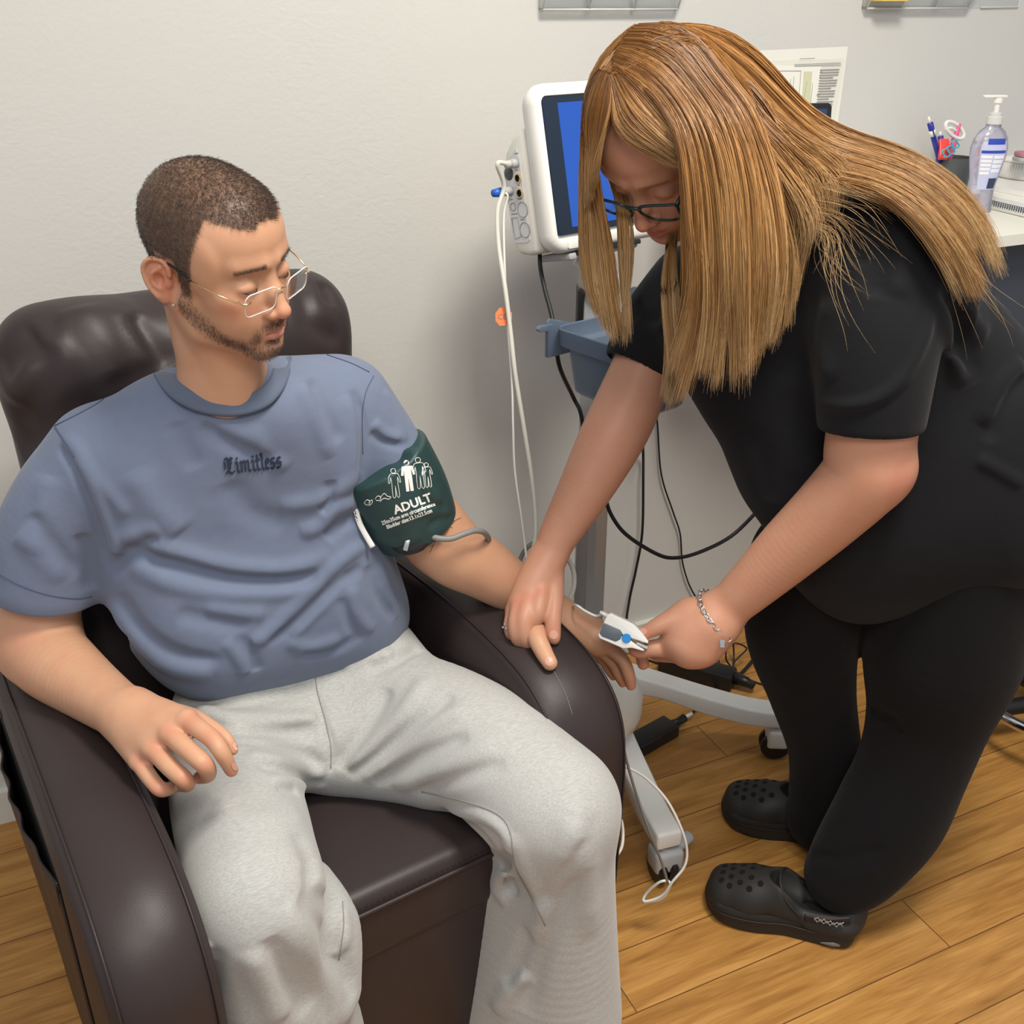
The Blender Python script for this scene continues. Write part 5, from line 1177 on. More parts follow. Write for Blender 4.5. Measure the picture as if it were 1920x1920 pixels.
def jog_mat():
    m = mat('heather_grey_fleece', (.50, .505, .49), .92, spec=.2, sheen=.25, bump=[('n', 1300, .35, .0006), ('n', 8, .2, .01)])
    nt = m.node_tree; b = nt.nodes['Principled BSDF']; L = nt.links.new; tc = nt.nodes.new('ShaderNodeTexCoord'); src = None
    for sc_, lo, hi, c0, c1 in (((80, 620, 620), .36, .62, (.375, .38, .368), (.455, .46, .445)), ((240, 1500, 1500), .3, .7, (.92, .92, .92), (1.06, 1.06, 1.06))):
        mp = nt.nodes.new('ShaderNodeMapping'); mp.inputs['Scale'].default_value = sc_; mp.inputs['Rotation'].default_value = (0, math.radians(20), math.radians(25)); L(tc.outputs['Object'], mp.inputs[0])
        nz = nt.nodes.new('ShaderNodeTexNoise'); nz.inputs['Scale'].default_value = 1; nz.inputs['Detail'].default_value = 4; L(mp.outputs[0], nz.inputs[0])
        rp = nt.nodes.new('ShaderNodeValToRGB'); e = rp.color_ramp.elements; e[0].position = lo; e[0].color = (*c0, 1); e[1].position = hi; e[1].color = (*c1, 1); L(nz.outputs[0], rp.inputs[0])
        if src is None: src = rp.outputs[0]
        else:
            mx = nt.nodes.new('ShaderNodeMix'); mx.data_type = 'RGBA'; mx.blend_type = 'MULTIPLY'; mx.inputs[0].default_value = 1; L(src, mx.inputs[6]); L(rp.outputs[0], mx.inputs[7]); src = mx.outputs[2]
    L(src, b.inputs['Base Color']); return m
M_jog = jog_mat()
jog = clay_obj('joggers', tr, .0042, M_jog, man)
bv_jog = bvh_of(jog); M_jseam = mat('grey_seam', (.26, .26, .25), .9)
seam_on('front_seam', bv_jog, [(590, 1262), (596, 1300), (610, 1350), (620, 1400), (620, 1440)], .0008, M_jseam, jog)
seam_on('inner_seam', bv_jog, [(790, 1484), (880, 1505), (938, 1530), (958, 1565), (965, 1620), (990, 1670), (1008, 1705), (1022, 1735)], .0008, M_jseam, jog)
seam_on('inner_seam', bv_jog, [(642, 1690), (644, 1740), (635, 1800)], .0007, M_jseam, jog)
# plain trainers under the hems
for q, (x, y) in enumerate(((.12, .98), (.575, .97))):
    sh = Clay(); f_ = nrm(V(.10, -.99, 0)); c_ = V(x, y, 0); sd_ = V(-f_[1], f_[0], 0)
    sh.chain([(c_ - f_ * .06 + V(0, 0, .045), .040), (c_ + f_ * .05 + V(0, 0, .042), .038), (c_ + f_ * .13 + V(0, 0, .034), .030)], .03); sh.cone(c_ + V(0, 0, .05) - f_ * .05, c_ + V(0, 0, .11) - f_ * .05, .04, .04, .03)
    clay_obj('shoe', sh, .006, M_white2, man)
# ------------------------------------------------------------------ blood pressure cuff round his left upper arm
cu_a, cu_b = at(732, 872, 1.515), at(812, 1002, 1.58); ca = nrm(cu_b - cu_a)
cuff = thing('blood_pressure_cuff', 'dark green blood pressure cuff printed ADULT wrapped round the upper arm of the seated man', 'blood pressure cuff', (cu_a + cu_b) / 2)
cc = Clay(); cn = nrm(np.cross(ca, -FW)); 
cc.chain([(at(712, 858, 1.495), .073), (at(746, 925, 1.528), .0745), (at(780, 985, 1.56), .064)], .03)
for P_, s_ in ((at(714, 864, 1.498), -1), (at(780, 985, 1.565), 1)):
    cx = nrm(np.cross(ca, V(0, 0, 1))); cc.rbox(P_ + ca * s_ * (.06 + .006), (.14, .14, .06), .004, .006, 's', A=[cx, nrm(np.cross(ca, cx)), ca])
for pts, w_, a_ in [([(700, 850), (740, 845), (780, 850)], .008, .004), ([(690, 880), (720, 862), (770, 865)], .009, -.004), ([(790, 880), (800, 920), (830, 940)], .008, .004), ([(780, 900), (800, 940), (840, 960)], .008, -.003), ([(690, 1000), (740, 1020), (790, 1000)], .010, .003), ([(770, 960), (810, 955), (845, 965)], .008, .003), ([(800, 990), (825, 975), (850, 970)], .007, -.003)]:
    cc.pstroke(pts, w_, a_)
M_cuff = mat('dark_green_nylon', (.020, .052, .052), .42, spec=.5, bump=[('n', 700, .2, .0004), ('n', (22, 22, 22), .4, .006)])
cuff_o = clay_obj('wrap', cc, .0028, M_cuff, cuff)
bv_cuff = bvh_of(cuff_o); M_wink = mat('white_ink', (.82, .83, .80), .6)
def flat_polys(name, polys, b, m, par, lift=.0006, sub=3.0, n=None):
    """polys: closed pixel outlines laid on the surface b as thin ink"""
    VV, FF = [], []; nrm_n = 0
    for poly in polys:
        P = []
        k = len(poly)
        for i in range(k):
            a_, c_ = np.array(poly[i], float), np.array(poly[(i + 1) % k], float); L_ = np.linalg.norm(c_ - a_); m_ = max(1, int(L_ / sub))
            for t in range(m_): P.append(a_ + (c_ - a_) * t / m_)
        Q = [cast(b, q[0], q[1], lift) for q in P]
        if any(q is None for q in Q): continue
        FF.append(tuple(range(nrm_n, nrm_n + len(Q)))); VV += Q; nrm_n += len(Q)
    if VV: return mobj(name, VV, FF, m, par, smooth=False)
def ptube(name, paths, b, r, m, par, lift=.0004, n=5, closed=False):
    Ps = [np.array(on(b, q, lift, n, closed)) for q in paths]; Ps = [q for q in Ps if len(q) > 2]
    return multi_tube(name, Ps, r, m, par, 6) if Ps else None
def text_polys(txt, size, font=None):
    cv = bpy.data.curves.new('t', 'FONT'); cv.body = txt; cv.size = size; cv.resolution_u = 2; cv.align_x = 'LEFT'
    o = bpy.data.objects.new('t', cv); COL.objects.link(o); dg = bpy.context.evaluated_depsgraph_get(); dg.update()
    me = bpy.data.meshes.new_from_object(o.evaluated_get(dg)); Vv = [(v.co.x, v.co.y) for v in me.vertices]; Ff = [tuple(p_.vertices) for p_ in me.polygons]
    bpy.data.objects.remove(o); bpy.data.curves.remove(cv); bpy.data.meshes.remove(me); return Vv, Ff
def text_on(name, txt, size, org, dx, b, m, par, lift=.0006, bold=0, dy=None, sx=1.0):
    """text laid on a surface: org pixel of the baseline start, dx pixel direction of the baseline"""
    Vv, Ff = text_polys(txt, size); dx = np.array(dx, float); dx /= np.linalg.norm(dx); dy = np.array([dx[1], -dx[0]]) if dy is None else np.array(dy, float)
    outs = []
    for o_ in ([(0, 0)] if not bold else [(0, 0), (bold, 0), (0, bold), (-bold, 0), (0, -bold)]):
        Q = [cast(b, *(np.array(org) + dx * (v[0] * sx + o_[0]) + dy * (v[1] + o_[1])), lift) for v in Vv]
        fs = [f for f in Ff if all(Q[i] is not None for i in f)]
        outs.append(([q if q is not None else EYE * 0 for q in Q], fs))
    VV, FF, n = [], [], 0
    for q, f in outs:
        keep = sorted({i for t in f for i in t}); mp = {k: i + n for i, k in enumerate(keep)}; VV += [q[k] for k in keep]; FF += [tuple(mp[i] for i in t) for t in f]; n += len(keep)
    return mobj(name, VV, FF, m, par, smooth=False) if FF else None
bd = (.55)
text_on('print_size', 'ADULT', 23, (741, 964), (52, -19), bv_cuff, M_wink, cuff_o, bold=.8)
text_on('print_text', '25to35cm arm circumference', 10.6, (717, 984), (104, -38), bv_cuff, M_wink, cuff_o, bold=.4, sx=.83)
text_on('print_text', 'Bladder size:13.1x23.5cm', 10.6, (726, 991.5), (94, -35), bv_cuff, M_wink, cuff_o, bold=.4, sx=.83)
def figure(cx, cy, h, fill, ang=-20):
    a = math.radians(ang); c_, s_ = math.cos(a * .5), math.sin(a * .5)
    T = lambda x, y: (cx + (x * math.cos(a * .35) + y * math.sin(-a * .35)) * h, cy + (y * math.cos(a * .35) + x * math.sin(a * .35)) * h)
    head = [T(.085 * math.cos(t), -.42 + .085 * math.sin(t)) for t in np.linspace(0, 2 * math.pi, 14, endpoint=False)]
    bodyp = [T(*q) for q in ((-.10, -.32), (.10, -.32), (.17, -.26), (.22, -.02), (.17, -.0), (.12, -.20), (.11, .05), (.12, .5), (.03, .5), (.005, .1), (-.02, .5), (-.12, .5), (-.11, .05), (-.12, -.20), (-.18, .0), (-.23, -.03), (-.17, -.26))]
    if fill:
        # filled torso, legs and arms from convex pieces
        pcs = [head, [T(*q) for q in ((-.11, -.32), (.11, -.32), (.12, .08), (-.12, .08))], [T(*q) for q in ((-.12, .05), (-.005, .05), (-.02, .5), (-.12, .5))], [T(*q) for q in ((.0, .05), (.12, .05), (.12, .5), (.02, .5))], [T(*q) for q in ((-.17, -.30), (-.10, -.32), (-.14, -.02), (-.23, -.03))], [T(*q) for q in ((.10, -.32), (.17, -.30), (.23, -.03), (.16, -.01))]]
        flat_polys('print_figure', pcs, bv_cuff, M_wink, cuff_o)
    else: ptube('print_figure', [head + [head[0]], bodyp + [bodyp[0]]], bv_cuff, .00045, M_wink, cuff_o, n=2)
figure(740, 905, 52, False); figure(765, 892, 58, True); figure(786, 886, 56, False); figure(801, 890, 44, False)
ptube('print_figure', [[(703, 936), (708, 930), (714, 932), (712, 938), (705, 938)], [(712, 935), (720, 925), (726, 930), (733, 932), (728, 936), (720, 934), (712, 941)], [(684, 942), (688, 937), (694, 940), (692, 946), (686, 946), (683, 942)], [(690, 944), (697, 937), (698, 943), (692, 948)]], bv_cuff, .00045, M_wink, cuff_o, n=3)
flat_polys('print_strip', [[(663, 950), (669, 948), (702, 1024), (697, 1028)], ], bv_cuff, M_wink, cuff_o, sub=5)
ist = tube('index_strip', [at(666, 952, 1.47), at(676, 985, 1.478), at(699, 1026, 1.49)], .0042, M_wink, cuff, 8, flat=(FW, .3))
bv_st = bvh_of(ist); text_on('index_text', 'INDEX', 12, (673.5, 986), (-7, -28), bv_st, M_black, ist, lift=.0005, bold=.2)
box('buckle', (-.010, -.0035, -.0015), (.010, .0035, .0015), M_steel, cuff, frame(at(763, 1020, 1.488), nrm(UP * .95 + RT * .25), nrm(RT * .95 - UP * .25), -FW), .001)
tube('strap', [at(740, 1008, 1.505), at(760, 1020, 1.500), at(784, 1014, 1.503), at(800, 998, 1.512)], [.014, .017, .016, .010], M_black, cuff, 10, flat=(FW, .35))
tube('air_hose', [at(797, 996, 1.515), at(806, 1003, 1.508), at(820, 1009, 1.505), at(845, 1010, 1.508), at(870, 1001, 1.515), at(890, 995, 1.525), at(905, 997, 1.54), at(914, 1006, 1.57), at(917, 1018, 1.62)], .0045, M_gcable, cuff, 12)
# tattoo on the inside of the elbow
bv_body = bvh_of(body_m)
ptube('tattoo', [[(806, 1036), (815, 1018), (828, 1004), (836, 990), (846, 980), (864, 971)], [(826, 1006), (832, 1008)], [(838, 984), (848, 990)], [(836, 990), (842, 976)], [(812, 1022), (806, 1024)], [(846, 984), (852, 978), (846, 976)]], bv_body, .00042, mat('tattoo_ink', (.04, .035, .035), .6), body_m, lift=.0001)
# embroidered blackletter word on the chest: broad-nib pen strokes
M_thread = mat('navy_embroidery', (.018, .026, .055), .75, bump=[('n', (900, 900, 900), .6, .0008)])
GL = {'L': [[(.15, 6.6), (1.1, 7.2), (1.7, 6.2), (2.9, 7.0), (3.6, 6.4)], [(1.7, 6.4), (1.6, 4.0), (1.8, 1.5), (.9, .9)], [(.2, .6), (1.6, 1.2), (3.0, .2), (4.2, 1.3)], [(2.7, 6.6), (2.6, 4.2), (3.4, 5.0)], [(.1, 5.4), (.4, 3.8), (.1, 2.4)], [(2.6, 4.2), (2.5, 2.2)]],
      'i': [[(.2, 4.4), (.9, 5.0), (1.1, 4.2), (1.1, 1.0), (1.6, .3), (2.0, .9)], [(.8, 6.6), (1.2, 6.2)]],
      'm': [[(.1, 4.5), (.8, 5.0), (.9, 4.2), (.9, .4), (.5, .2)], [(.9, 4.3), (2.1, 5.1), (2.4, 4.2), (2.4, .4)], [(2.4, 4.3), (3.6, 5.1), (3.9, 4.2), (3.9, 1.0), (4.3, .3), (4.8, .9)]],
      't': [[(.8, 7.0), (.9, 1.2), (1.3, .3), (1.9, .9)], [(.1, 4.8), (1.8, 4.8)]],
      'l': [[(.3, 7.0), (.8, 7.6), (.9, 6.6), (.9, 1.0), (1.3, .3), (1.8, .9)]],
      'e': [[(1.9, 1.0), (1.2, .2), (.5, .9), (.5, 4.0), (1.3, 5.0), (2.0, 4.2), (1.9, 3.3), (.5, 2.4)]],
      's': [[(2.0, 4.4), (1.4, 5.0), (.6, 4.4), (.6, 3.5), (1.9, 2.4), (1.9, 1.1), (1.2, .2), (.3, .8)], [(.4, 2.6), (2.2, 2.7)]]}
ADV = {'L': 4.5, 'i': 2.0, 'm': 4.9, 't': 2.1, 'l': 1.9, 'e': 2.3, 's': 2.5}
word = []; xx = 0
o0 = np.array([422., 889.]); dxx = np.array([107., -12.]); U_ = np.linalg.norm(dxx) / sum(ADV[c_] for c_ in 'Limitless'); dxx /= np.linalg.norm(dxx); dyy = np.array([-.10, -1.0])
for c_ in 'Limitless':
    k_ = U_ * 1.0
    for st_ in GL[c_]:
        for a_, b_ in zip(st_, st_[1:]):
            A_ = o0 + dxx * (xx + a_[0]) * k_ + dyy * a_[1] * k_ * .98; B_ = o0 + dxx * (xx + b_[0]) * k_ + dyy * b_[1] * k_ * .98
            nib = (dxx * .62 - dyy * -.62) * k_ * .62; nib = (dxx + dyy) * k_ * .36; th_ = (dxx - dyy) * k_ * .13
            if abs(np.cross(B_ - A_, nib)) < abs(np.linalg.norm(B_ - A_) * np.linalg.norm(nib)) * .35:   # thin stroke along the nib
                word.append([A_ - th_ - nib * .3, B_ - th_ + nib * .3, B_ + th_ + nib * .3, A_ + th_ - nib * .3])
            else: word.append([A_ - nib, A_ + nib, B_ + nib, B_ - nib])
    xx += ADV[c_]
wo = flat_polys('embroidered_word', word, bv_shirt, M_thread, shirt, lift=.0012, sub=3)
md = wo.modifiers.new('thick', 'SOLIDIFY'); md.thickness = .0012; md.offset = -1
# ring of the clip sensor on his finger
# ================================================================== the nurse bending over
wom = thing('person', 'woman with long golden hair in black scrubs bending over the hand of the man', 'person', V(1.12, 1.08, 0), None)
HW = Head(at(1246, 262, 1.30), basis(math.radians(-35), math.radians(48), math.radians(-1)), .915)
wb = Clay(); sculpt_head(wb, HW, False, .25, ears=True)
q_ = HW.p
wb.cone(q_(0, -.035, -.035), at(1440, 440, 1.42), .048, .055, .03); wb.cone(at(1440, 440, 1.42), at(1500, 520, 1.47), .055, .06, .03)
wf = Clay()   # her right arm, the far one, reaching down to the thumb of the man
pxc(wf, [(1250, 600, 1.60, 66), (1205, 690, 1.60, 58), (1172, 770, 1.60, 62), (1140, 835, 1.60, 60), (1095, 920, 1.60, 50), (1050, 1000, 1.605, 38), (1032, 1040, 1.605, 32)], .02)
for (kx, ky, kd, r), (wx_, wy_) in zip([(1018, 1105, 1.585, 17), (995, 1118, 1.578, 17), (976, 1130, 1.578, 16), (964, 1146, 1.585, 14)], [(1036, 1045), (1028, 1045), (1022, 1046), (1016, 1048)]):
    pxc(wf, [(wx_, wy_, 1.605, 23), ((wx_ + kx) / 2, (wy_ + ky) / 2, (1.605 + kd) / 2, 23), (kx, ky, kd + .004, r + 3)], .014)
finger(wf, [(1016, 1108, 1.580, 19), (1008, 1145, 1.560, 17), (1000, 1172, 1.570, 15), (1008, 1195, 1.595, 12)], .005)
finger(wf, [(995, 1120, 1.575, 18), (984, 1160, 1.556, 17), (985, 1195, 1.560, 16), (1000, 1212, 1.580, 14), (1018, 1214, 1.60, 11)], .005)
finger(wf, [(976, 1132, 1.576, 17), (968, 1168, 1.562, 16), (972, 1196, 1.566, 15), (990, 1210, 1.586, 13), (1008, 1212, 1.605, 11)], .005)
finger(wf, [(964, 1146, 1.584, 15), (957, 1172, 1.578, 13), (962, 1192, 1.582, 12.5), (978, 1202, 1.60, 11)], .005)
finger(wf, [(1038, 1078, 1.60, 20), (1040, 1118, 1.580, 17), (1037, 1158, 1.562, 15.5), (1037, 1190, 1.560, 14.5), (1039, 1198, 1.560, 11)], .006)   # thumb on top
wn = Clay()   # her left arm, the near one, holding the clip
pxc(wn, [(1655, 640, 1.355, 72), (1644, 740, 1.365, 82), (1630, 840, 1.395, 82), (1620, 890, 1.41, 78), (1560, 955, 1.45, 70), (1480, 1030, 1.50, 60), (1415, 1092, 1.54, 49), (1372, 1132, 1.565, 42), (1345, 1155, 1.575, 41)], .02)
pxc(wn, [(1660, 880, 1.41, 48), (1640, 880, 1.41, 60)], .03)
pxc(wn, [(1345, 1155, 1.578, 42), (1300, 1178, 1.585, 50), (1285, 1200, 1.585, 46)], .02); pxc(wn, [(1335, 1175, 1.58, 46), (1318, 1212, 1.585, 38), (1300, 1222, 1.585, 30)], .02)
finger(wn, [(1290, 1150, 1.58, 30), (1262, 1162, 1.575, 22), (1232, 1175, 1.572, 16.5), (1208, 1188, 1.575, 12.5)], .008)       # thumb
finger(wn, [(1268, 1205, 1.585, 28), (1245, 1214, 1.59, 19), (1222, 1216, 1.59, 16), (1200, 1222, 1.595, 13), (1190, 1220, 1.598, 11)], .007)    # index under the clip
finger(wn, [(1290, 1222, 1.60, 24), (1262, 1226, 1.615, 17), (1238, 1226, 1.625, 15), (1222, 1222, 1.635, 12)], .006)
finger(wn, [(1308, 1226, 1.60, 22), (1282, 1232, 1.62, 15), (1262, 1230, 1.635, 13), (1250, 1224, 1.645, 11)], .006)
finger(wn, [(1325, 1226, 1.60, 18), (1306, 1232, 1.62, 13), (1290, 1230, 1.635, 12), (1280, 1224, 1.645, 10)], .006)
wj = [(1016, 1108, 1.57, .012), (995, 1120, 1.565, .012), (976, 1132, 1.565, .012), (1037, 1190, 1.55, .012), (1208, 1188, 1.565, .013), (1190, 1222, 1.59, .012), (1675, 895, 1.38, .03), (1320, 1245, 1.58, .014), (1285, 1240, 1.58, .012)]
body_w = join_clays('body', [(wb, .0024), (wf, .0028), (wn, .0028)], M_skin_w, wom, hand_cols(wj, HW, False))
eyeball(HW, body_w, 1, 0, 25); eyeball(HW, body_w, -1, 0, 25)
for hh, body_, nails in ((0, body_w, [((1038, 1190, 1.545), (0, 1), 8.5, 9), ((1206, 1184, 1.563), (-1, .25), 7, 8)]), (1, body_m, [((1030, 1240, 1.573), (.35, 1), 8.5, 9), ((439, 1437, 1.240), (.5, 1), 5, 9), ((441, 1400, 1.250), (.4, 1), 5, 8)])):
    bb = bvh_of(body_)
    for (x, y, d), dr, w_, l_ in nails:
        dr = np.array(dr, float) / np.linalg.norm(dr); pr = np.array([-dr[1], dr[0]])
        rgs = [[(x + pr[0] * w_ * k_ * math.cos(t) + dr[0] * l_ * k_ * math.sin(t), y + pr[1] * w_ * k_ * math.cos(t) + dr[1] * l_ * k_ * math.sin(t)) for t in np.linspace(0, 2 * math.pi, 18, endpoint=False)] for k_ in (.35, .7, .95)]
        C_ = cast(bb, x, y, .0008)
        if C_ is None: continue
        Q = [C_]
        for R3 in rgs:
            for a, b in R3: c3 = cast(bb, a, b, .0007); Q.append(c3 if c3 is not None and np.linalg.norm(c3 - C_) < .012 else C_)
        Fn = [(0, i + 1, (i + 1) % 18 + 1) for i in range(18)] + [(1 + r3 * 18 + i, 1 + r3 * 18 + 18 + i, 1 + r3 * 18 + 18 + (i + 1) % 18, 1 + r3 * 18 + (i + 1) % 18) for r3 in (0, 1) for i in range(18)]
        mobj('fingernail', Q, Fn, M_nail, body_)
# ------------------------------------------------------------------ scrub top
M_scrub = fabric('black_scrub_cloth', (.0088, .0092, .0110), 900, .85, .25, spec=.16, sheen=.06)
st_ = Clay()
st_.chain([(at(1655, 480, 1.355), .082), (at(1650, 600, 1.35), .080), (at(1640, 700, 1.36), .075), (at(1634, 775, 1.375), .070)], .01)     # near sleeve
st_.chain([(at(1290, 540, 1.585), .060), (at(1235, 600, 1.60), .056), (at(1205, 665, 1.60), .0555)], .01)                                        # far sleeve
for a_, b_, r_ in ((at(1640, 700, 1.36), at(1634, 775, 1.375), .0615), (at(1235, 600, 1.60), at(1203, 668, 1.60), .0475)):
    ax_ = nrm(b_ - a_); cx = nrm(np.cross(ax_, V(0, 0, 1))); st_.rbox(b_ + ax_ * (.022 + .07), (.11, .11, .07), .004, .005, 's', A=[cx, nrm(np.cross(ax_, cx)), ax_])
    st_.cone(b_ - ax_ * .03, b_ + ax_ * .06, r_ * .98, r_, .005, 's')
hb(st_, (1330, 560, 1.54, 92), (1620, 500, 1.40, 118), .05)                                 # shoulder line
hb(st_, (1420, 640, 1.52, 130), (1620, 600, 1.45, 120), .05); hb(st_, (1480, 760, 1.54, 118), (1740, 640, 1.48, 130), .05)
hb(st_, (1530, 870, 1.56, 135), (1800, 740, 1.52, 155), .05); hb(st_, (1590, 960, 1.60, 150), (1850, 850, 1.54, 168), .05); hb(st_, (1620, 1030, 1.64, 140), (1850, 960, 1.58, 165), .05)
hb(st_, (1400, 690, 1.52, 90), (1480, 860, 1.57, 92), .05); hb(st_, (1340, 620, 1.53, 85), (1400, 720, 1.53, 75), .05)
hb(st_, (1540, 470, 1.43, 100), (1720, 500, 1.38, 110), .05)
st_.cone(at(1440, 440, 1.42), at(1400, 560, 1.43), .058, .045, .02, 's')
for pts, w_, a_ in [([(1530, 752), (1590, 762), (1650, 745), (1700, 700), (1735, 630), (1745, 580)], .008, .008), ([(1535, 767), (1595, 778), (1655, 762), (1705, 717)], .006, -.002), ([(1740, 560), (1775, 620), (1800, 700), (1812, 720)], .012, .010), ([(1760, 540), (1800, 620), (1830, 720)], .012, -.009),
                    ([(1600, 380), (1620, 440), (1610, 500)], .016, -.006), ([(1680, 390), (1700, 470), (1680, 560)], .018, .007), ([(1650, 400), (1655, 480), (1640, 560)], .014, -.006), ([(1820, 560), (1850, 640), (1920, 600)], .02, .008), ([(1840, 800), (1880, 720), (1920, 680)], .012, .010), ([(1850, 830), (1890, 750), (1930, 700)], .012, -.008), ([(1830, 860), (1870, 880), (1920, 910)], .008, .008),
                    ([(1390, 800), (1430, 860), (1440, 940)], .016, -.008), ([(1480, 700), (1470, 800), (1500, 900)], .02, .006), ([(1550, 840), (1600, 900), (1700, 950)], .02, -.005), ([(1500, 540), (1490, 620), (1500, 700)], .018, -.007), ([(1560, 560), (1540, 640), (1560, 720)], .016, .006), ([(1195, 560), (1215, 590), (1240, 595)], .008, -.004), ([(1190, 600), (1215, 618), (1245, 615)], .008, .004)]:
    st_.pstroke(pts, w_, a_)
top = clay_obj('scrub_top', st_, .0038, M_scrub, wom)
# ------------------------------------------------------------------ trousers
wt = Clay()
hb(wt, (1640, 1030, 1.66, 130), (1850, 990, 1.60, 150), .04)
pxc(wt, [(1800, 1040, 1.62, 150), (1770, 1200, 1.69, 146), (1742, 1330, 1.745, 112), (1712, 1430, 1.785, 99), (1668, 1525, 1.82, 99), (1612, 1605, 1.845, 86), (1582, 1640, 1.855, 72)], .012)
pxc(wt, [(1530, 1060, 1.72, 125), (1505, 1180, 1.78, 106), (1521, 1290, 1.85, 81), (1545, 1400, 1.93, 67), (1551, 1490, 2.0, 70), (1545, 1530, 2.03, 70)], .012)
wt.pstroke([(1630, 1330), (1670, 1345), (1690, 1380)], .010, -.006); wt.pstroke([(1520, 1600), (1580, 1610), (1660, 1590)], .010, -.006); wt.pstroke([(1500, 1640), (1570, 1650), (1650, 1630)], .008, .005)
M_tr = fabric('black_trouser_cloth', (.0075, .0073, .0085), 900, .9, .25, spec=.12, sheen=.05)
wtr = clay_obj('trousers', wt, .0055, M_tr, wom)
# ------------------------------------------------------------------ clogs
M_clog = mat('black_foam_rubber', (.022, .021, .020), .55, spec=.4, bump=[('n', 600, .12, .0004)]); M_clogd = mat('dark_trim_band', (.014, .009, .012), .5); M_hole = mat('hole_dark', (.002, .002, .002), .9)
def clog(heel, toe, lab):
    t = thing('clog', lab, 'shoe', (heel + toe) / 2, 'black perforated clogs worn by the woman'); f_ = nrm(toe - heel); L = np.linalg.norm(toe - heel); s_ = V(-f_[1], f_[0], 0)
    c = lambda a, b, z: heel + f_ * a * L + s_ * b + V(0, 0, z)
    # sole outline
    out = [(0, 0), (.02, .026), (.08, .039), (.25, .041), (.45, .042), (.62, .053), (.78, .057), (.90, .050), (.97, .031), (1.0, .0)]
    pts = [(a, b) for a, b in out] + [(a, -b) for a, b in out[::-1][1:-1]]; pl = crom([V(a * L, b, 0) for a, b in pts], 4, True)
    bm = bmesh.new(); rg = []
    for z, k_, dz in ((.0005, .93, 0), (.006, .985, 0), (.017, 1.0, 0), (.020, .985, 0), (.023, 1.0, 0), (.040, .985, 0), (.044, .95, 0)):
        rg.append([bm.verts.new(tuple(heel + f_ * (.5 * L + (p_[0] - .5 * L) * k_) + s_ * p_[1] * k_ + V(0, 0, z + (.012 * max(0, (p_[0] / L - .75) / .25) ** 2 if z < .01 else 0)))) for p_ in pl])
    for a, b in zip(rg, rg[1:]):
        n = len(a)
        for i in range(n): bm.faces.new((a[i], a[(i + 1) % n], b[(i + 1) % n], b[i]))
    bm.faces.new(rg[0][::-1]); bm.faces.new(rg[-1]); sole = bm_obj('sole', bm, M_clog, t, angle=50)
    cl = Clay()
    cl.chain([(c(.82, 0, .040), .036), (c(.66, 0, .052), .040), (c(.50, 0, .066), .041)], .025); cl.chain([(c(.88, .018, .038), .026), (c(.88, -.018, .038), .026)], .03); cl.chain([(c(.70, .018, .042), .033), (c(.70, -.018, .042), .033)], .03)
    cl.chain([(c(.50, .022, .050), .020), (c(.25, .027, .048), .014), (c(.04, .010, .060), .014), (c(.04, -.010, .060), .014), (c(.25, -.027, .048), .014), (c(.50, -.022, .050), .020)], .015)
    cl.chain([(c(.02, .0, .045), .014), (c(.02, 0, .078), .012)], .015); cl.chain([(c(.30, .028, .04), .016), (c(.06, .023, .04), .016), (c(.06, -.023, .04), .016), (c(.30, -.028, .04), .016)], .01)
    ax_ = nrm(f_ * -.55 + V(0, 0, .83)); cl.ell(c(.30, 0, .098), (.078, .034, .046), .008, 's', A=[f_, s_, V(0, 0, 1)]); cl.rbox(c(.5, 0, -.045), (.25, .25, .06), .004, .004, 's')
    up = clay_obj('upper', cl, .0028, M_clog, t)
    for sg in (-1, 1):
        rim = [cl.hit(*([960, 960])) for _ in ()]
    bvu = bvh_of(up)
    def down(a, b, dn=V(0, 0, -1)):
        h_ = bvu.ray_cast(Vector(c(a, b, .3)), Vector(dn)); return None if h_[0] is None else (np.array(h_[0]), np.array(h_[1]))
    for a, bs in ((.90, (-.018, 0, .018)), (.84, (-.028, -.010, .010, .028)), (.775, (-.022, 0, .022)), (.71, (-.032, -.012, .012, .032)), (.645, (-.022, .022))):
        for b in bs:
            h_ = down(a, b)
            if h_: lathe('vent_hole', [(0, .0004), (.0050, .0004), (.0058, -.0006)], M_hole, up, frame(h_[0] + h_[1] * .0003, *(lambda n_: (nrm(np.cross(n_, f_)), nrm(np.cross(n_, np.cross(n_, f_))), n_))(h_[1])), 12)
    for sg in (-1, 1):
        side = [(.04, .030), (.25, .0425), (.45, .0435), (.62, .0545), (.78, .0585), (.90, .0515), (.985, .024), (1.0, .0)]
        tube('welt_line', [c(a, sg * b, .031) for a, b in side], .0012, M_clogd, sole, 6)
    tube('opening_rim', [c(.36, .043, .058), c(.46, .038, .080), c(.515, .022, .098), c(.53, 0, .103), c(.515, -.022, .098), c(.46, -.038, .080), c(.36, -.043, .058)], .0024, M_clog, up, 8)
    for sg in (-1, 1):
        tube('heel_band', [c(.34, sg * .043, .060), c(.2, sg * .043, .064), c(.06, sg * .032, .070)], .0075, M_clogd, up, 10, flat=(s_, .35))
    zz_ = []
    for k_ in range(9): zz_.append(c(.10 + .02 * k_, -.0375 - .0 + (.002 if k_ < 2 else 0), .070 + (.004 if k_ % 2 else -.004)))
    sg = 1 if (s_ @ FW) < 0 else -1
    for off in (0, .006):
        tube('woven_pattern', [c(.10 + .02 * k_, sg * (.0465 - (.004 if k_ < 2 else 0)), .064 + off * .5 + (.004 if (k_ + int(off > 0)) % 2 else -.004)) for k_ in range(10)], .0009, mat('pale_pattern', (.35, .33, .30), .7), up, 5, smooth_n=0)
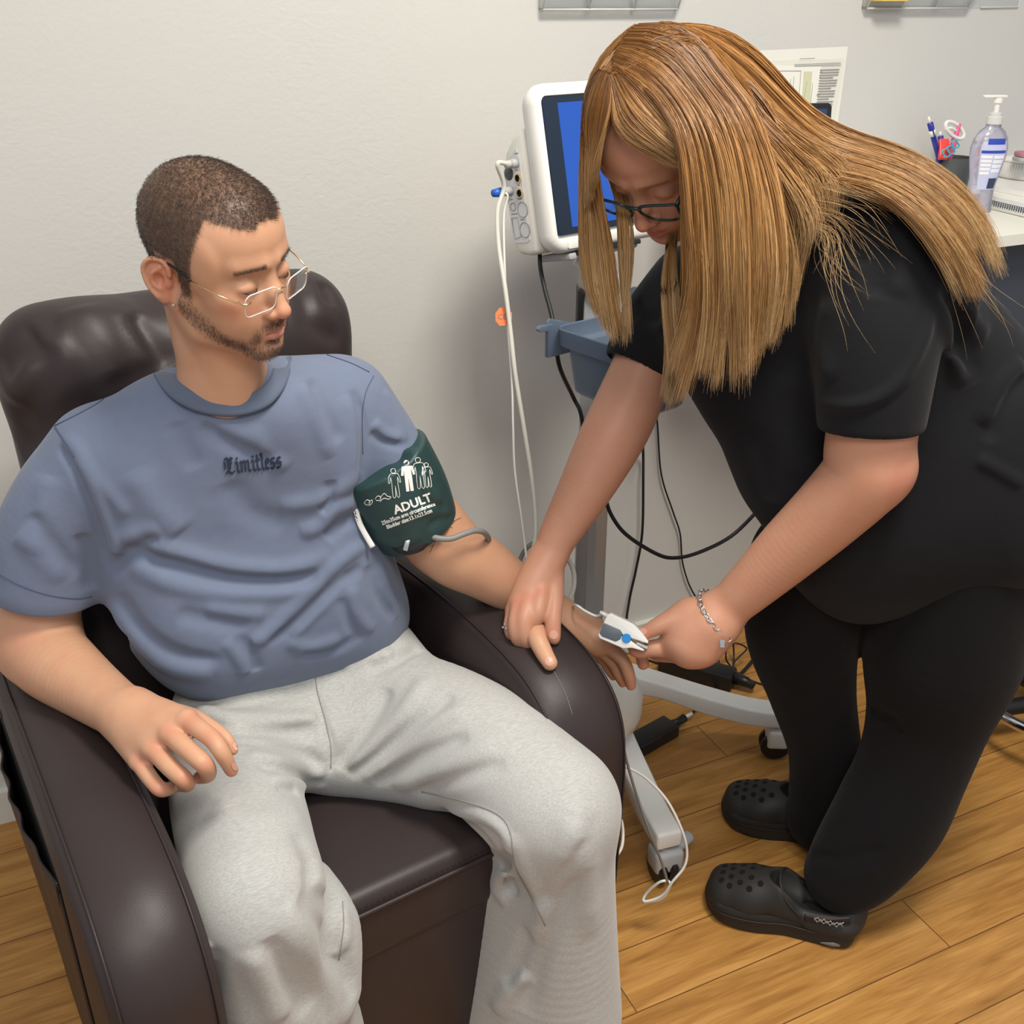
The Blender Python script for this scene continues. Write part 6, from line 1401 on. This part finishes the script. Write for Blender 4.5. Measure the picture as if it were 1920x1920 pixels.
    tube('sole_patch', [c(.08, sg * .037, .010), c(.14, sg * .0415, .012), c(.22, sg * .0415, .009)], [.002, .0055, .001], mat('grey_rubber_patch', (.16, .15, .15), .6), sole, 8, flat=(s_, .3))
    return t
def shoe_axis(tx, ty, hx, hy): return on_z(hx, hy, 0), on_z(tx, ty, 0)
hl, to = on_z(1604, 1758, 0), on_z(1322, 1684, 0)
clog(hl, to, 'near black clog of the woman, toe pointing left, closest to the bottom of the photo')
to2 = on_z(1352, 1522, 0); clog(to2 - (to - hl), to2, 'far black clog of the woman, half behind her near trouser leg')
# ------------------------------------------------------------------ her hair: locks of thin strands following guide curves
def hair_mat():
    m = mat('golden_hair', (.5, .3, .12), .42, spec=.45); nt = m.node_tree; b = nt.nodes['Principled BSDF']; L = nt.links.new
    vc = nt.nodes.new('ShaderNodeVertexColor'); vc.layer_name = 'tone'; sp = nt.nodes.new('ShaderNodeSeparateColor'); L(vc.outputs[0], sp.inputs[0])
    rp = nt.nodes.new('ShaderNodeValToRGB'); e = rp.color_ramp.elements; e[0].position = 0; e[0].color = (.185, .085, .026, 1); e[1].position = 1; e[1].color = (.56, .41, .235, 1)
    for p_, c_ in ((.22, (.34, .165, .048)), (.55, (.46, .275, .115))): q = e.new(p_); q.color = (*c_, 1)
    L(sp.outputs[0], rp.inputs[0])
    mx = nt.nodes.new('ShaderNodeMix'); mx.data_type = 'RGBA'; mx.blend_type = 'MULTIPLY'; mx.inputs[0].default_value = 1
    r2 = nt.nodes.new('ShaderNodeValToRGB'); r2.color_ramp.elements[0].color = (.42, .34, .27, 1); r2.color_ramp.elements[1].color = (1.2, 1.17, 1.1, 1); L(sp.outputs[1], r2.inputs[0])
    L(rp.outputs[0], mx.inputs[6]); L(r2.outputs[0], mx.inputs[7]); L(mx.outputs[2], b.inputs['Base Color']); return m
M_hair = hair_mat(); HAIR = []
def resample(P, K):
    Q = crom(P, 10); s = np.r_[0, np.cumsum(np.linalg.norm(np.diff(Q, axis=0), axis=1))]; t = np.linspace(0, s[-1], K)
    return np.stack([np.interp(t, s, Q[:, i]) for i in range(3)], 1)
def sheet(guides, n, thick=.012, locks=26, K=20, cut=.25, wob=.004, tone=0., clump=.6, fray=.004, rad=.00036, spread=1.0):
    G = np.array([resample([at(*q) for q in g], K) for g in guides]); m = len(G) - 1
    X_ = G.reshape(-1, 3); q = HW.loc(X_); e = (q - V(0, -.012, .046)) / V(.086, .103, .099); rr_ = np.sqrt((e ** 2).sum(1)); mm = (q[:, 2] > -.04) & ~((q[:, 1] > .045) & (q[:, 2] < .072 - np.abs(q[:, 0]) * .25))
    e = np.where((mm & (rr_ < 1.07))[:, None], e / rr_[:, None] * 1.07, e); q = e * V(.086, .103, .099) + V(0, -.012, .046); G = (HW.o + HW.s * (q[:, :1] * HW.r + q[:, 1:2] * HW.f + q[:, 2:] * HW.u)).reshape(G.shape)
    G[:, 1:-1] = (G[:, :-2] + G[:, 1:-1] * 2 + G[:, 2:]) / 4
    lu = np.sort(rng.uniform(0, m, locks)); lt = rng.uniform(-.5, .5, locks); lph = rng.uniform(0, 6.28, (locks, 3)); lton = rng.uniform(0, 1, locks); lcut = rng.uniform(0, cut, locks)
    u = rng.uniform(0, m, n); li = np.abs(u[:, None] - lu[None]).argmin(1)
    t = np.linspace(0, 1, K)[None]; cl = clump * np.clip(t * 1.6, 0, 1)
    uu = u[:, None] * (1 - cl) + lu[li][:, None] * cl
    # whole locks narrow towards their ends
    w = rng.uniform(-.5, .5, n); ww = w[:, None] * (1 - cl * .5) + lt[li][:, None] * cl * .7
    i0 = np.clip(np.floor(uu).astype(int), 0, m - 1); f = (uu - i0)[..., None]; k = np.arange(K)[None].repeat(n, 0)
    g0 = G[np.clip(i0 - 1, 0, m), k]; g1 = G[i0, k]; g2 = G[i0 + 1, k]; g3 = G[np.clip(i0 + 2, 0, m), k]
    P = .5 * (2 * g1 + (g2 - g0) * f + (2 * g0 - 5 * g1 + 4 * g2 - g3) * f ** 2 + (3 * g1 - g0 - 3 * g2 + g3) * f ** 3) if m > 1 else g1 * (1 - f) + g2 * f
    env = np.clip(t * 3, 0.15, 1)[..., None]
    P = P + FW * (ww * thick)[..., None] * env
    wv = np.stack([np.sin(t * 5.5 + lph[li][:, i:i + 1]) for i in range(3)], -1) * wob * np.clip(t * 2, 0, 1)[..., None]
    P = P + wv * V(1, 1, .3)
    P = P + rng.normal(0, fray, (n, 1, 3)) * (t[..., None] ** 2) + rng.normal(0, .0007, (n, 1, 3))
    # strand ends differ in length
    ce = 1 - lcut[li] - rng.uniform(0, .10, n) ** 1.2; tt = np.linspace(0, 1, K)[None] * ce[:, None] * (K - 1); a = np.clip(np.floor(tt).astype(int), 0, K - 2); fr = (tt - a)[..., None]
    r_ = np.arange(n)[:, None]; P = P[r_, a] * (1 - fr) + P[r_, a + 1] * fr
    tn = np.clip(tone + np.linspace(0, 1, K)[None] * .75 * ce[:, None] + (lton[li][:, None] - .5) * .30 + rng.normal(0, .07, (n, 1)), 0, 1)
    br = np.clip(.62 + (lton[li][:, None] - .5) * .34 + rng.normal(0, .20, (n, 1)) + np.zeros((1, K)), 0, 1)
    HAIR.append((P, tn, br, rad))
# crown and back sweeping over her shoulders to the right
sheet([[(1152, 150, 1.225), (1185, 98, 1.235), (1245, 58, 1.26), (1325, 48, 1.285), (1420, 100, 1.32), (1490, 185, 1.34), (1560, 238, 1.35), (1640, 265, 1.33), (1730, 300, 1.31), (1810, 365, 1.30), (1860, 440, 1.31), (1885, 520, 1.32)],
       [(1157, 150, 1.215), (1200, 105, 1.215), (1262, 78, 1.235), (1335, 85, 1.255), (1410, 145, 1.28), (1480, 222, 1.30), (1560, 280, 1.31), (1640, 300, 1.29), (1720, 335, 1.27), (1790, 395, 1.26), (1840, 470, 1.27), (1868, 545, 1.29)],
       [(1162, 150, 1.205), (1212, 118, 1.20), (1275, 105, 1.215), (1340, 125, 1.23), (1400, 190, 1.25), (1460, 260, 1.27), (1540, 310, 1.29), (1620, 325, 1.27), (1700, 360, 1.25), (1770, 425, 1.24), (1820, 500, 1.25), (1850, 570, 1.27)],
       [(1166, 150, 1.20), (1222, 132, 1.19), (1285, 138, 1.20), (1340, 170, 1.21), (1390, 235, 1.23), (1450, 300, 1.26), (1530, 335, 1.28), (1610, 345, 1.26), (1680, 380, 1.24), (1740, 440, 1.23), (1790, 520, 1.24), (1815, 590, 1.26)]], 6500, .016, 60, 24, .18, .0035, .02, .62, .004)
# near curtain falling in front of the shoulder
sheet([[(1160, 140, 1.20), (1215, 175, 1.175), (1262, 250, 1.165), (1278, 340, 1.17), (1283, 430, 1.19), (1292, 520, 1.22), (1285, 600, 1.25), (1262, 680, 1.27), (1250, 745, 1.28)],
       [(1165, 120, 1.21), (1235, 150, 1.18), (1295, 230, 1.165), (1318, 330, 1.165), (1325, 430, 1.185), (1330, 530, 1.21), (1325, 610, 1.24), (1310, 690, 1.26), (1290, 770, 1.28)],
       [(1175, 105, 1.21), (1255, 130, 1.19), (1330, 215, 1.17), (1362, 320, 1.17), (1372, 430, 1.185), (1376, 530, 1.21), (1378, 610, 1.24), (1380, 690, 1.26), (1385, 745, 1.27)],
       [(1190, 92, 1.22), (1280, 115, 1.20), (1365, 200, 1.18), (1405, 310, 1.18), (1420, 420, 1.19), (1424, 520, 1.21), (1420, 600, 1.24), (1415, 680, 1.26), (1405, 740, 1.27)],
       [(1205, 80, 1.23), (1300, 100, 1.22), (1395, 180, 1.20), (1445, 300, 1.20), (1468, 400, 1.21), (1474, 480, 1.23), (1466, 550, 1.25), (1450, 610, 1.27), (1435, 660, 1.28)]], 8200, .016, 70, 22, .24, .0040, .0, .55, .005)
# thick layer behind the curtain, round the neck
sheet([[(1300, 120, 1.26), (1360, 200, 1.24), (1400, 320, 1.24), (1410, 430, 1.26), (1400, 540, 1.29), (1385, 640, 1.31), (1375, 700, 1.32)],
       [(1310, 105, 1.26), (1390, 190, 1.25), (1440, 310, 1.25), (1470, 420, 1.27), (1480, 500, 1.29), (1470, 570, 1.31), (1460, 640, 1.32)],
       [(1320, 90, 1.27), (1420, 170, 1.27), (1480, 280, 1.28), (1510, 370, 1.29), (1505, 440, 1.30), (1490, 500, 1.31), (1480, 560, 1.32)]], 4200, .03, 40, 18, .2, .004, -.02, .45, .004)
# shorter locks swept from the nape to the near shoulder
sheet([[(1380, 200, 1.24), (1440, 290, 1.235), (1485, 370, 1.24), (1500, 430, 1.26), (1490, 480, 1.28)], [(1400, 190, 1.25), (1470, 270, 1.25), (1530, 330, 1.26), (1548, 380, 1.275), (1520, 430, 1.29)], [(1420, 180, 1.26), (1500, 250, 1.27), (1570, 300, 1.275), (1600, 330, 1.28), (1570, 365, 1.30)]], 1500, .02, 22, 14, .2, .004, .15, .5, .008)
# forehead: from the parting down to the hairline, on both sides
sheet([[(1156, 152, 1.205), (1148, 200, 1.195), (1152, 240, 1.19), (1180, 270, 1.19), (1225, 290, 1.19), (1275, 318, 1.19)], [(1158, 148, 1.20), (1162, 195, 1.185), (1182, 232, 1.18), (1222, 265, 1.18), (1275, 300, 1.18)], [(1162, 140, 1.20), (1185, 180, 1.18), (1220, 220, 1.175), (1280, 280, 1.17)], [(1166, 135, 1.20), (1205, 165, 1.18), (1245, 205, 1.172), (1285, 260, 1.168)]], 2200, .006, 26, 14, .05, .0015, -.02, .35, .0015)
sheet([[(1152, 146, 1.225), (1120, 188, 1.245), (1103, 250, 1.27), (1098, 330, 1.285), (1100, 400, 1.30)], [(1155, 149, 1.215), (1130, 195, 1.225), (1114, 255, 1.245), (1106, 330, 1.265), (1106, 390, 1.28)], [(1157, 152, 1.205), (1139, 200, 1.205), (1124, 258, 1.22), (1113, 320, 1.24), (1110, 375, 1.26)], [(1158, 155, 1.20), (1146, 205, 1.195), (1134, 250, 1.20), (1122, 300, 1.215), (1116, 345, 1.24)]], 2400, .008, 20, 14, .05, .001, .0, .3, .001)
sheet([[(1150, 148, 1.225), (1128, 165, 1.24), (1108, 200, 1.26), (1096, 260, 1.285), (1092, 330, 1.30)], [(1156, 142, 1.215), (1135, 175, 1.225), (1118, 220, 1.24), (1108, 270, 1.26), (1104, 340, 1.28)]], 900, .008, 14, 12, .05, .001, .0, .3, .001)
# far curtain, hanging beyond her face on the left
sheet([[(1200, 82, 1.24), (1150, 105, 1.25), (1115, 150, 1.26), (1098, 210, 1.28), (1091, 290, 1.30), (1093, 380, 1.31), (1097, 470, 1.32), (1106, 550, 1.33), (1125, 610, 1.34)],
       [(1190, 90, 1.23), (1145, 125, 1.24), (1118, 180, 1.25), (1106, 250, 1.27), (1104, 340, 1.29), (1114, 430, 1.31), (1124, 520, 1.32), (1138, 590, 1.33), (1150, 640, 1.34)],
       [(1178, 105, 1.22), (1140, 150, 1.23), (1122, 210, 1.25), (1114, 290, 1.27), (1122, 370, 1.29), (1138, 440, 1.31), (1148, 530, 1.32), (1156, 600, 1.33), (1160, 650, 1.34)]], 3600, .016, 36, 20, .16, .003, .03, .5, .004)
sheet([[(1120, 290, 1.27), (1150, 350, 1.30), (1163, 420, 1.31), (1166, 500, 1.32), (1168, 580, 1.33), (1172, 660, 1.34)], [(1125, 285, 1.27), (1165, 350, 1.30), (1180, 420, 1.31), (1182, 500, 1.32), (1178, 580, 1.33), (1176, 680, 1.34)]], 420, .01, 8, 16, .2, .003, .25, .6, .003)
# locks hanging under the chin and the fine ends
sheet([[(1256, 395, 1.335), (1250, 470, 1.335), (1244, 530, 1.31), (1248, 600, 1.31), (1256, 670, 1.32), (1250, 735, 1.33), (1240, 790, 1.33)], [(1270, 395, 1.335), (1266, 470, 1.335), (1266, 530, 1.31), (1272, 600, 1.31), (1280, 670, 1.32), (1272, 740, 1.33), (1262, 790, 1.33)]], 1300, .012, 14, 18, .25, .004, .25, .5, .004)
# stray flyaways
sheet([[(1480, 330, 1.26), (1540, 380, 1.27), (1590, 400, 1.28), (1640, 430, 1.28)], [(1490, 420, 1.26), (1550, 440, 1.27), (1560, 520, 1.28), (1600, 600, 1.28)], [(1560, 340, 1.25), (1640, 370, 1.25), (1720, 400, 1.26), (1780, 480, 1.26)], [(1700, 400, 1.25), (1790, 470, 1.26), (1850, 560, 1.27), (1880, 640, 1.30)]], 150, .02, 90, 14, .5, .008, .6, .1, .02, .00024)
hs_, ht_, hb_, hr_ = [], [], [], []
VV, FF, TT, n = [], [], [], 0
for P, tn, br, rad in HAIR:
    S_, N_, _ = P.shape; T = np.gradient(P, axis=1); T /= np.linalg.norm(T, axis=2, keepdims=True) + 1e-9
    a = np.cross(T, V(.31, .52, .79)); a /= np.linalg.norm(a, axis=2, keepdims=True) + 1e-9; b = np.cross(T, a)
    rr = rad * np.minimum(1, (1 - np.linspace(0, 1, N_)) * 4 + .2); an = np.arange(3) * 2 * np.pi / 3
    X = P[:, :, None, :] + (a[:, :, None, :] * np.cos(an)[:, None] + b[:, :, None, :] * np.sin(an)[:, None]) * rr[None, :, None, None]
    base = (np.arange(S_) * N_ * 3)[:, None, None] + n; i = (np.arange(N_ - 1) * 3)[None, :, None]; s = np.arange(3)[None, None]; s2 = (s + 1) % 3
    FF.append(np.stack([base + i + s, base + i + s2, base + i + 3 + s2, base + i + 3 + s], -1).reshape(-1, 4)); VV.append(X.reshape(-1, 3)); n += S_ * N_ * 3
    TT.append(np.stack([np.repeat(tn[:, :, None], 3, 2).ravel(), np.repeat(br[:, :, None], 3, 2).ravel(), np.zeros(S_ * N_ * 3)], 1))
hair_w = mobj('hair', np.vstack(VV), np.vstack(FF), M_hair, wom); set_cols(hair_w, np.vstack(TT))
# close cap of hair on the skull under the strands
cp_ = Clay(); cp_.ell(HW.p(0, -.022, .052), V(.077, .092, .081) * .915, .02, 'u', HW.A()); cp_.ell(HW.p(0, .010, .050), V(.070, .074, .066) * .915, .02, 'u', HW.A()); cp_.cone(HW.p(0, -.06, .0), HW.p(0, -.06, -.06), .055, .05, .03)
cp_.ell(HW.p(0, .085, -.030), V(.072, .055, .098) * .93, .01, 's', HW.A())
def capcol(Vv): return np.stack([np.full(len(Vv), .10), np.full(len(Vv), .35), np.zeros(len(Vv))], 1)
clay_obj('hair_base', cp_, .005, M_hair, hair_w, cols=capcol)
# ------------------------------------------------------------------ her glasses
M_fr = mat('dark_teal_acetate', (.010, .030, .034), .18, spec=.6)
gw = thing('eyeglasses', '', '', (0, 0, 0)); del gw['label']; del gw['category']; gw.parent = wom; gw.location = Vector(HW.p(0, .10, 0)) - Vector(wom.location)
for q in (1, -1):
    ln_ = nrm(HW.f * .975 + HW.r * q * .10 - HW.u * .16); lx = nrm(HW.r - ln_ * (HW.r @ ln_)); ly = nrm(np.cross(ln_, lx)); ly = ly if ly @ HW.u > 0 else -ly
    c_ = HW.p(q * .0345, .1080, -.0060); M = frame(c_, lx, ly, np.cross(lx, ly))
    out = [(q * a, b) for a, b in ((-.025, .004), (-.020, .0165), (-.004, .0205), (.016, .0220), (.0290, .0225), (.0285, .010), (.0240, -.008), (.012, -.0190), (-.006, -.0200), (-.019, -.013))]
    oc = [(v[0], v[1]) for v in crom([V(a, b, 0) for a, b in out], 4, True)]
    prism('lens', oc, -.0006, .0006, mat('tinted_lens', (.80, .86, .88), .03, trans=1, ior=1.1, alpha=.30), gw, M, 0)
    tube('frame_front', [np.array(M @ Vector((a, b, 0))) for a, b in oc], .0021, M_fr, gw, 8, closed=True, smooth_n=0, flat=(ln_, .9))
    hg = c_ + lx * q * .0300 + ly * .019; ear = HW.p(q * .0790, -.004, .020)
    tube('temple', [hg, hg - ln_ * .012 + lx * q * .003, (hg + ear) / 2 + HW.r * q * .004, ear, HW.p(q * .078, -.03, .0)], [.0026, .0024, .002, .002, .002], M_fr, gw, 8, flat=(HW.u, 1.4))
tube('bridge', [HW.p(.0115, .1105, .0040), HW.p(0, .1135, .0075), HW.p(-.0115, .1105, .0040)], .0024, M_fr, gw, 8)
# ------------------------------------------------------------------ ring and bracelet
rg = tube('ring', [at(963 + 14 * math.cos(t), 1172 + 3.5 * math.sin(t) - 3 * math.cos(t), 1.577 - .011 * math.sin(t)) for t in np.linspace(0, 2 * math.pi, 20, endpoint=False)], .0011, M_gold, wom, 8, closed=True, smooth_n=0)
for a, b in ((946, 1170), (943, 1176), (949, 1178)): lathe('stone', [(0, -.001), (.0019, .0005), (.0013, .0016), (0, .0018)], M_chrome, rg, frame(at(a, b, 1.562), RT, UP, -FW), 10)
br_ax = nrm(at(1345, 1155, 1.575) - at(1415, 1092, 1.54)); br_c = at(1346, 1152, 1.575); b1 = nrm(np.cross(br_ax, FW)); b2 = np.cross(br_ax, b1); nl = 34
bracelet = tube('bracelet', [br_c + (b1 * math.cos(t) + b2 * math.sin(t)) * .0425 + br_ax * .006 * math.cos(t) for t in np.linspace(0, 2 * math.pi, 30, endpoint=False)], .0004, M_steel, wom, 5, closed=True, smooth_n=0)
for k in range(nl):
    t = 2 * math.pi * k / nl; c_ = br_c + (b1 * math.cos(t) + b2 * math.sin(t)) * .0425 + br_ax * .006 * math.cos(t); tg_ = nrm(-b1 * math.sin(t) + b2 * math.cos(t)); rd = nrm(c_ - br_c); sd = br_ax if k % 2 else nrm(br_ax + rd)
    tube('chain_link', [c_ + tg_ * .0052 * math.cos(a) + sd * .0028 * math.sin(a) for a in np.linspace(0, 2 * math.pi, 12, endpoint=False)], .00085, M_steel, bracelet, 6, closed=True, smooth_n=0)
ch_o = at(1354, 1196, 1.548)
prism('charm', [(-.004, .004), (-.0015, .005), (0, .003), (.0015, .005), (.004, .004), (.0035, -.003), (.004, -.007), (-.0035, -.007), (-.003, -.003)], -.0006, .0006, M_steel, bracelet, frame(at(1354, 1205, 1.538), RT, UP, -FW), .0003, 1)
tube('charm', [at(1362, 1170, 1.54), at(1370, 1178, 1.545), at(1366, 1190, 1.545), at(1372, 1198, 1.545), at(1366, 1204, 1.545)], .0009, M_steel, bracelet, 6)
# ------------------------------------------------------------------ pulse oximeter clip
ox = thing('pulse_oximeter', 'white and grey finger clip sensor with a blue hinge on the seated man', 'pulse oximeter', at(1170, 1188, 1.60))
OX = nrm(at(1212, 1205, 1.59) - at(1140, 1172, 1.60)); OUp = nrm(UP - OX * (UP @ OX)); ON = nrm(np.cross(OX, OUp)); ON = ON if ON @ FW < 0 else -ON
OM = frame(at(1172, 1189, 1.580), OX, OUp, np.cross(OX, OUp))
prism('upper_shell', [(-.036, -.001), (-.036, .0170), (-.032, .0215), (.006, .0205), (.024, .0130), (.036, .0060), (.037, .0025), (.022, .0010), (.006, -.001)], -.012, .012, M_white, ox, OM, .0035, 3)
prism('lower_shell', [(-.036, -.003), (-.036, -.017), (-.032, -.0205), (.006, -.0195), (.018, -.013), (.035, -.0105), (.036, -.008), (.020, -.006), (.006, -.003)], -.012, .012, M_white, ox, OM, .003, 3)
prism('grey_pad', [(-.0355, .0040), (-.0355, -.0135), (-.030, -.0165), (-.008, -.0150), (-.003, -.009), (-.003, .0005), (-.009, .0045)], -.0132, .0132, mat('slate_pad', (.10, .125, .145), .45), ox, OM, .0015)
for sg in (-1, 1): lathe('hinge_disc', [(0, .0016), (.0062, .0016), (.0070, .0), (.0070, -.002), (0, -.002)], mat('bright_blue_disc', (.02, .25, .70), .35), ox, OM @ Matrix.Translation((.0045, -.0030, sg * .0140)) @ Matrix.Scale(sg, 4, (0, 0, 1)), 28)
prism('grip_pad', rrect(.018, .004, .0015), -.011, .011, M_grey, ox, OM @ Matrix.Translation((.030, -.004, 0)), .001)
oc = np.array(OM @ Vector((-.034, .014, 0)))
tube('cable_boot', [oc, oc - OX * .014 + OUp * .001], [.0036, .0026], M_white, ox, 10, smooth_n=0)
tube('cable', [oc - OX * .010, at(1118, 1155, 1.60), at(1098, 1146, 1.605), at(1080, 1135, 1.612), at(1070, 1142, 1.68), at(1062, 1165, 1.74)], .0021, M_white, ox, 8)
# small print on the orange tag
_v, _f = text_polys('CE', .013)
mobj('tag_print', [np.array(TM @ Vector((a - .0085, b - .0045, .0009))) for a, b in _v], _f, M_dgrey, tg, smooth=False)
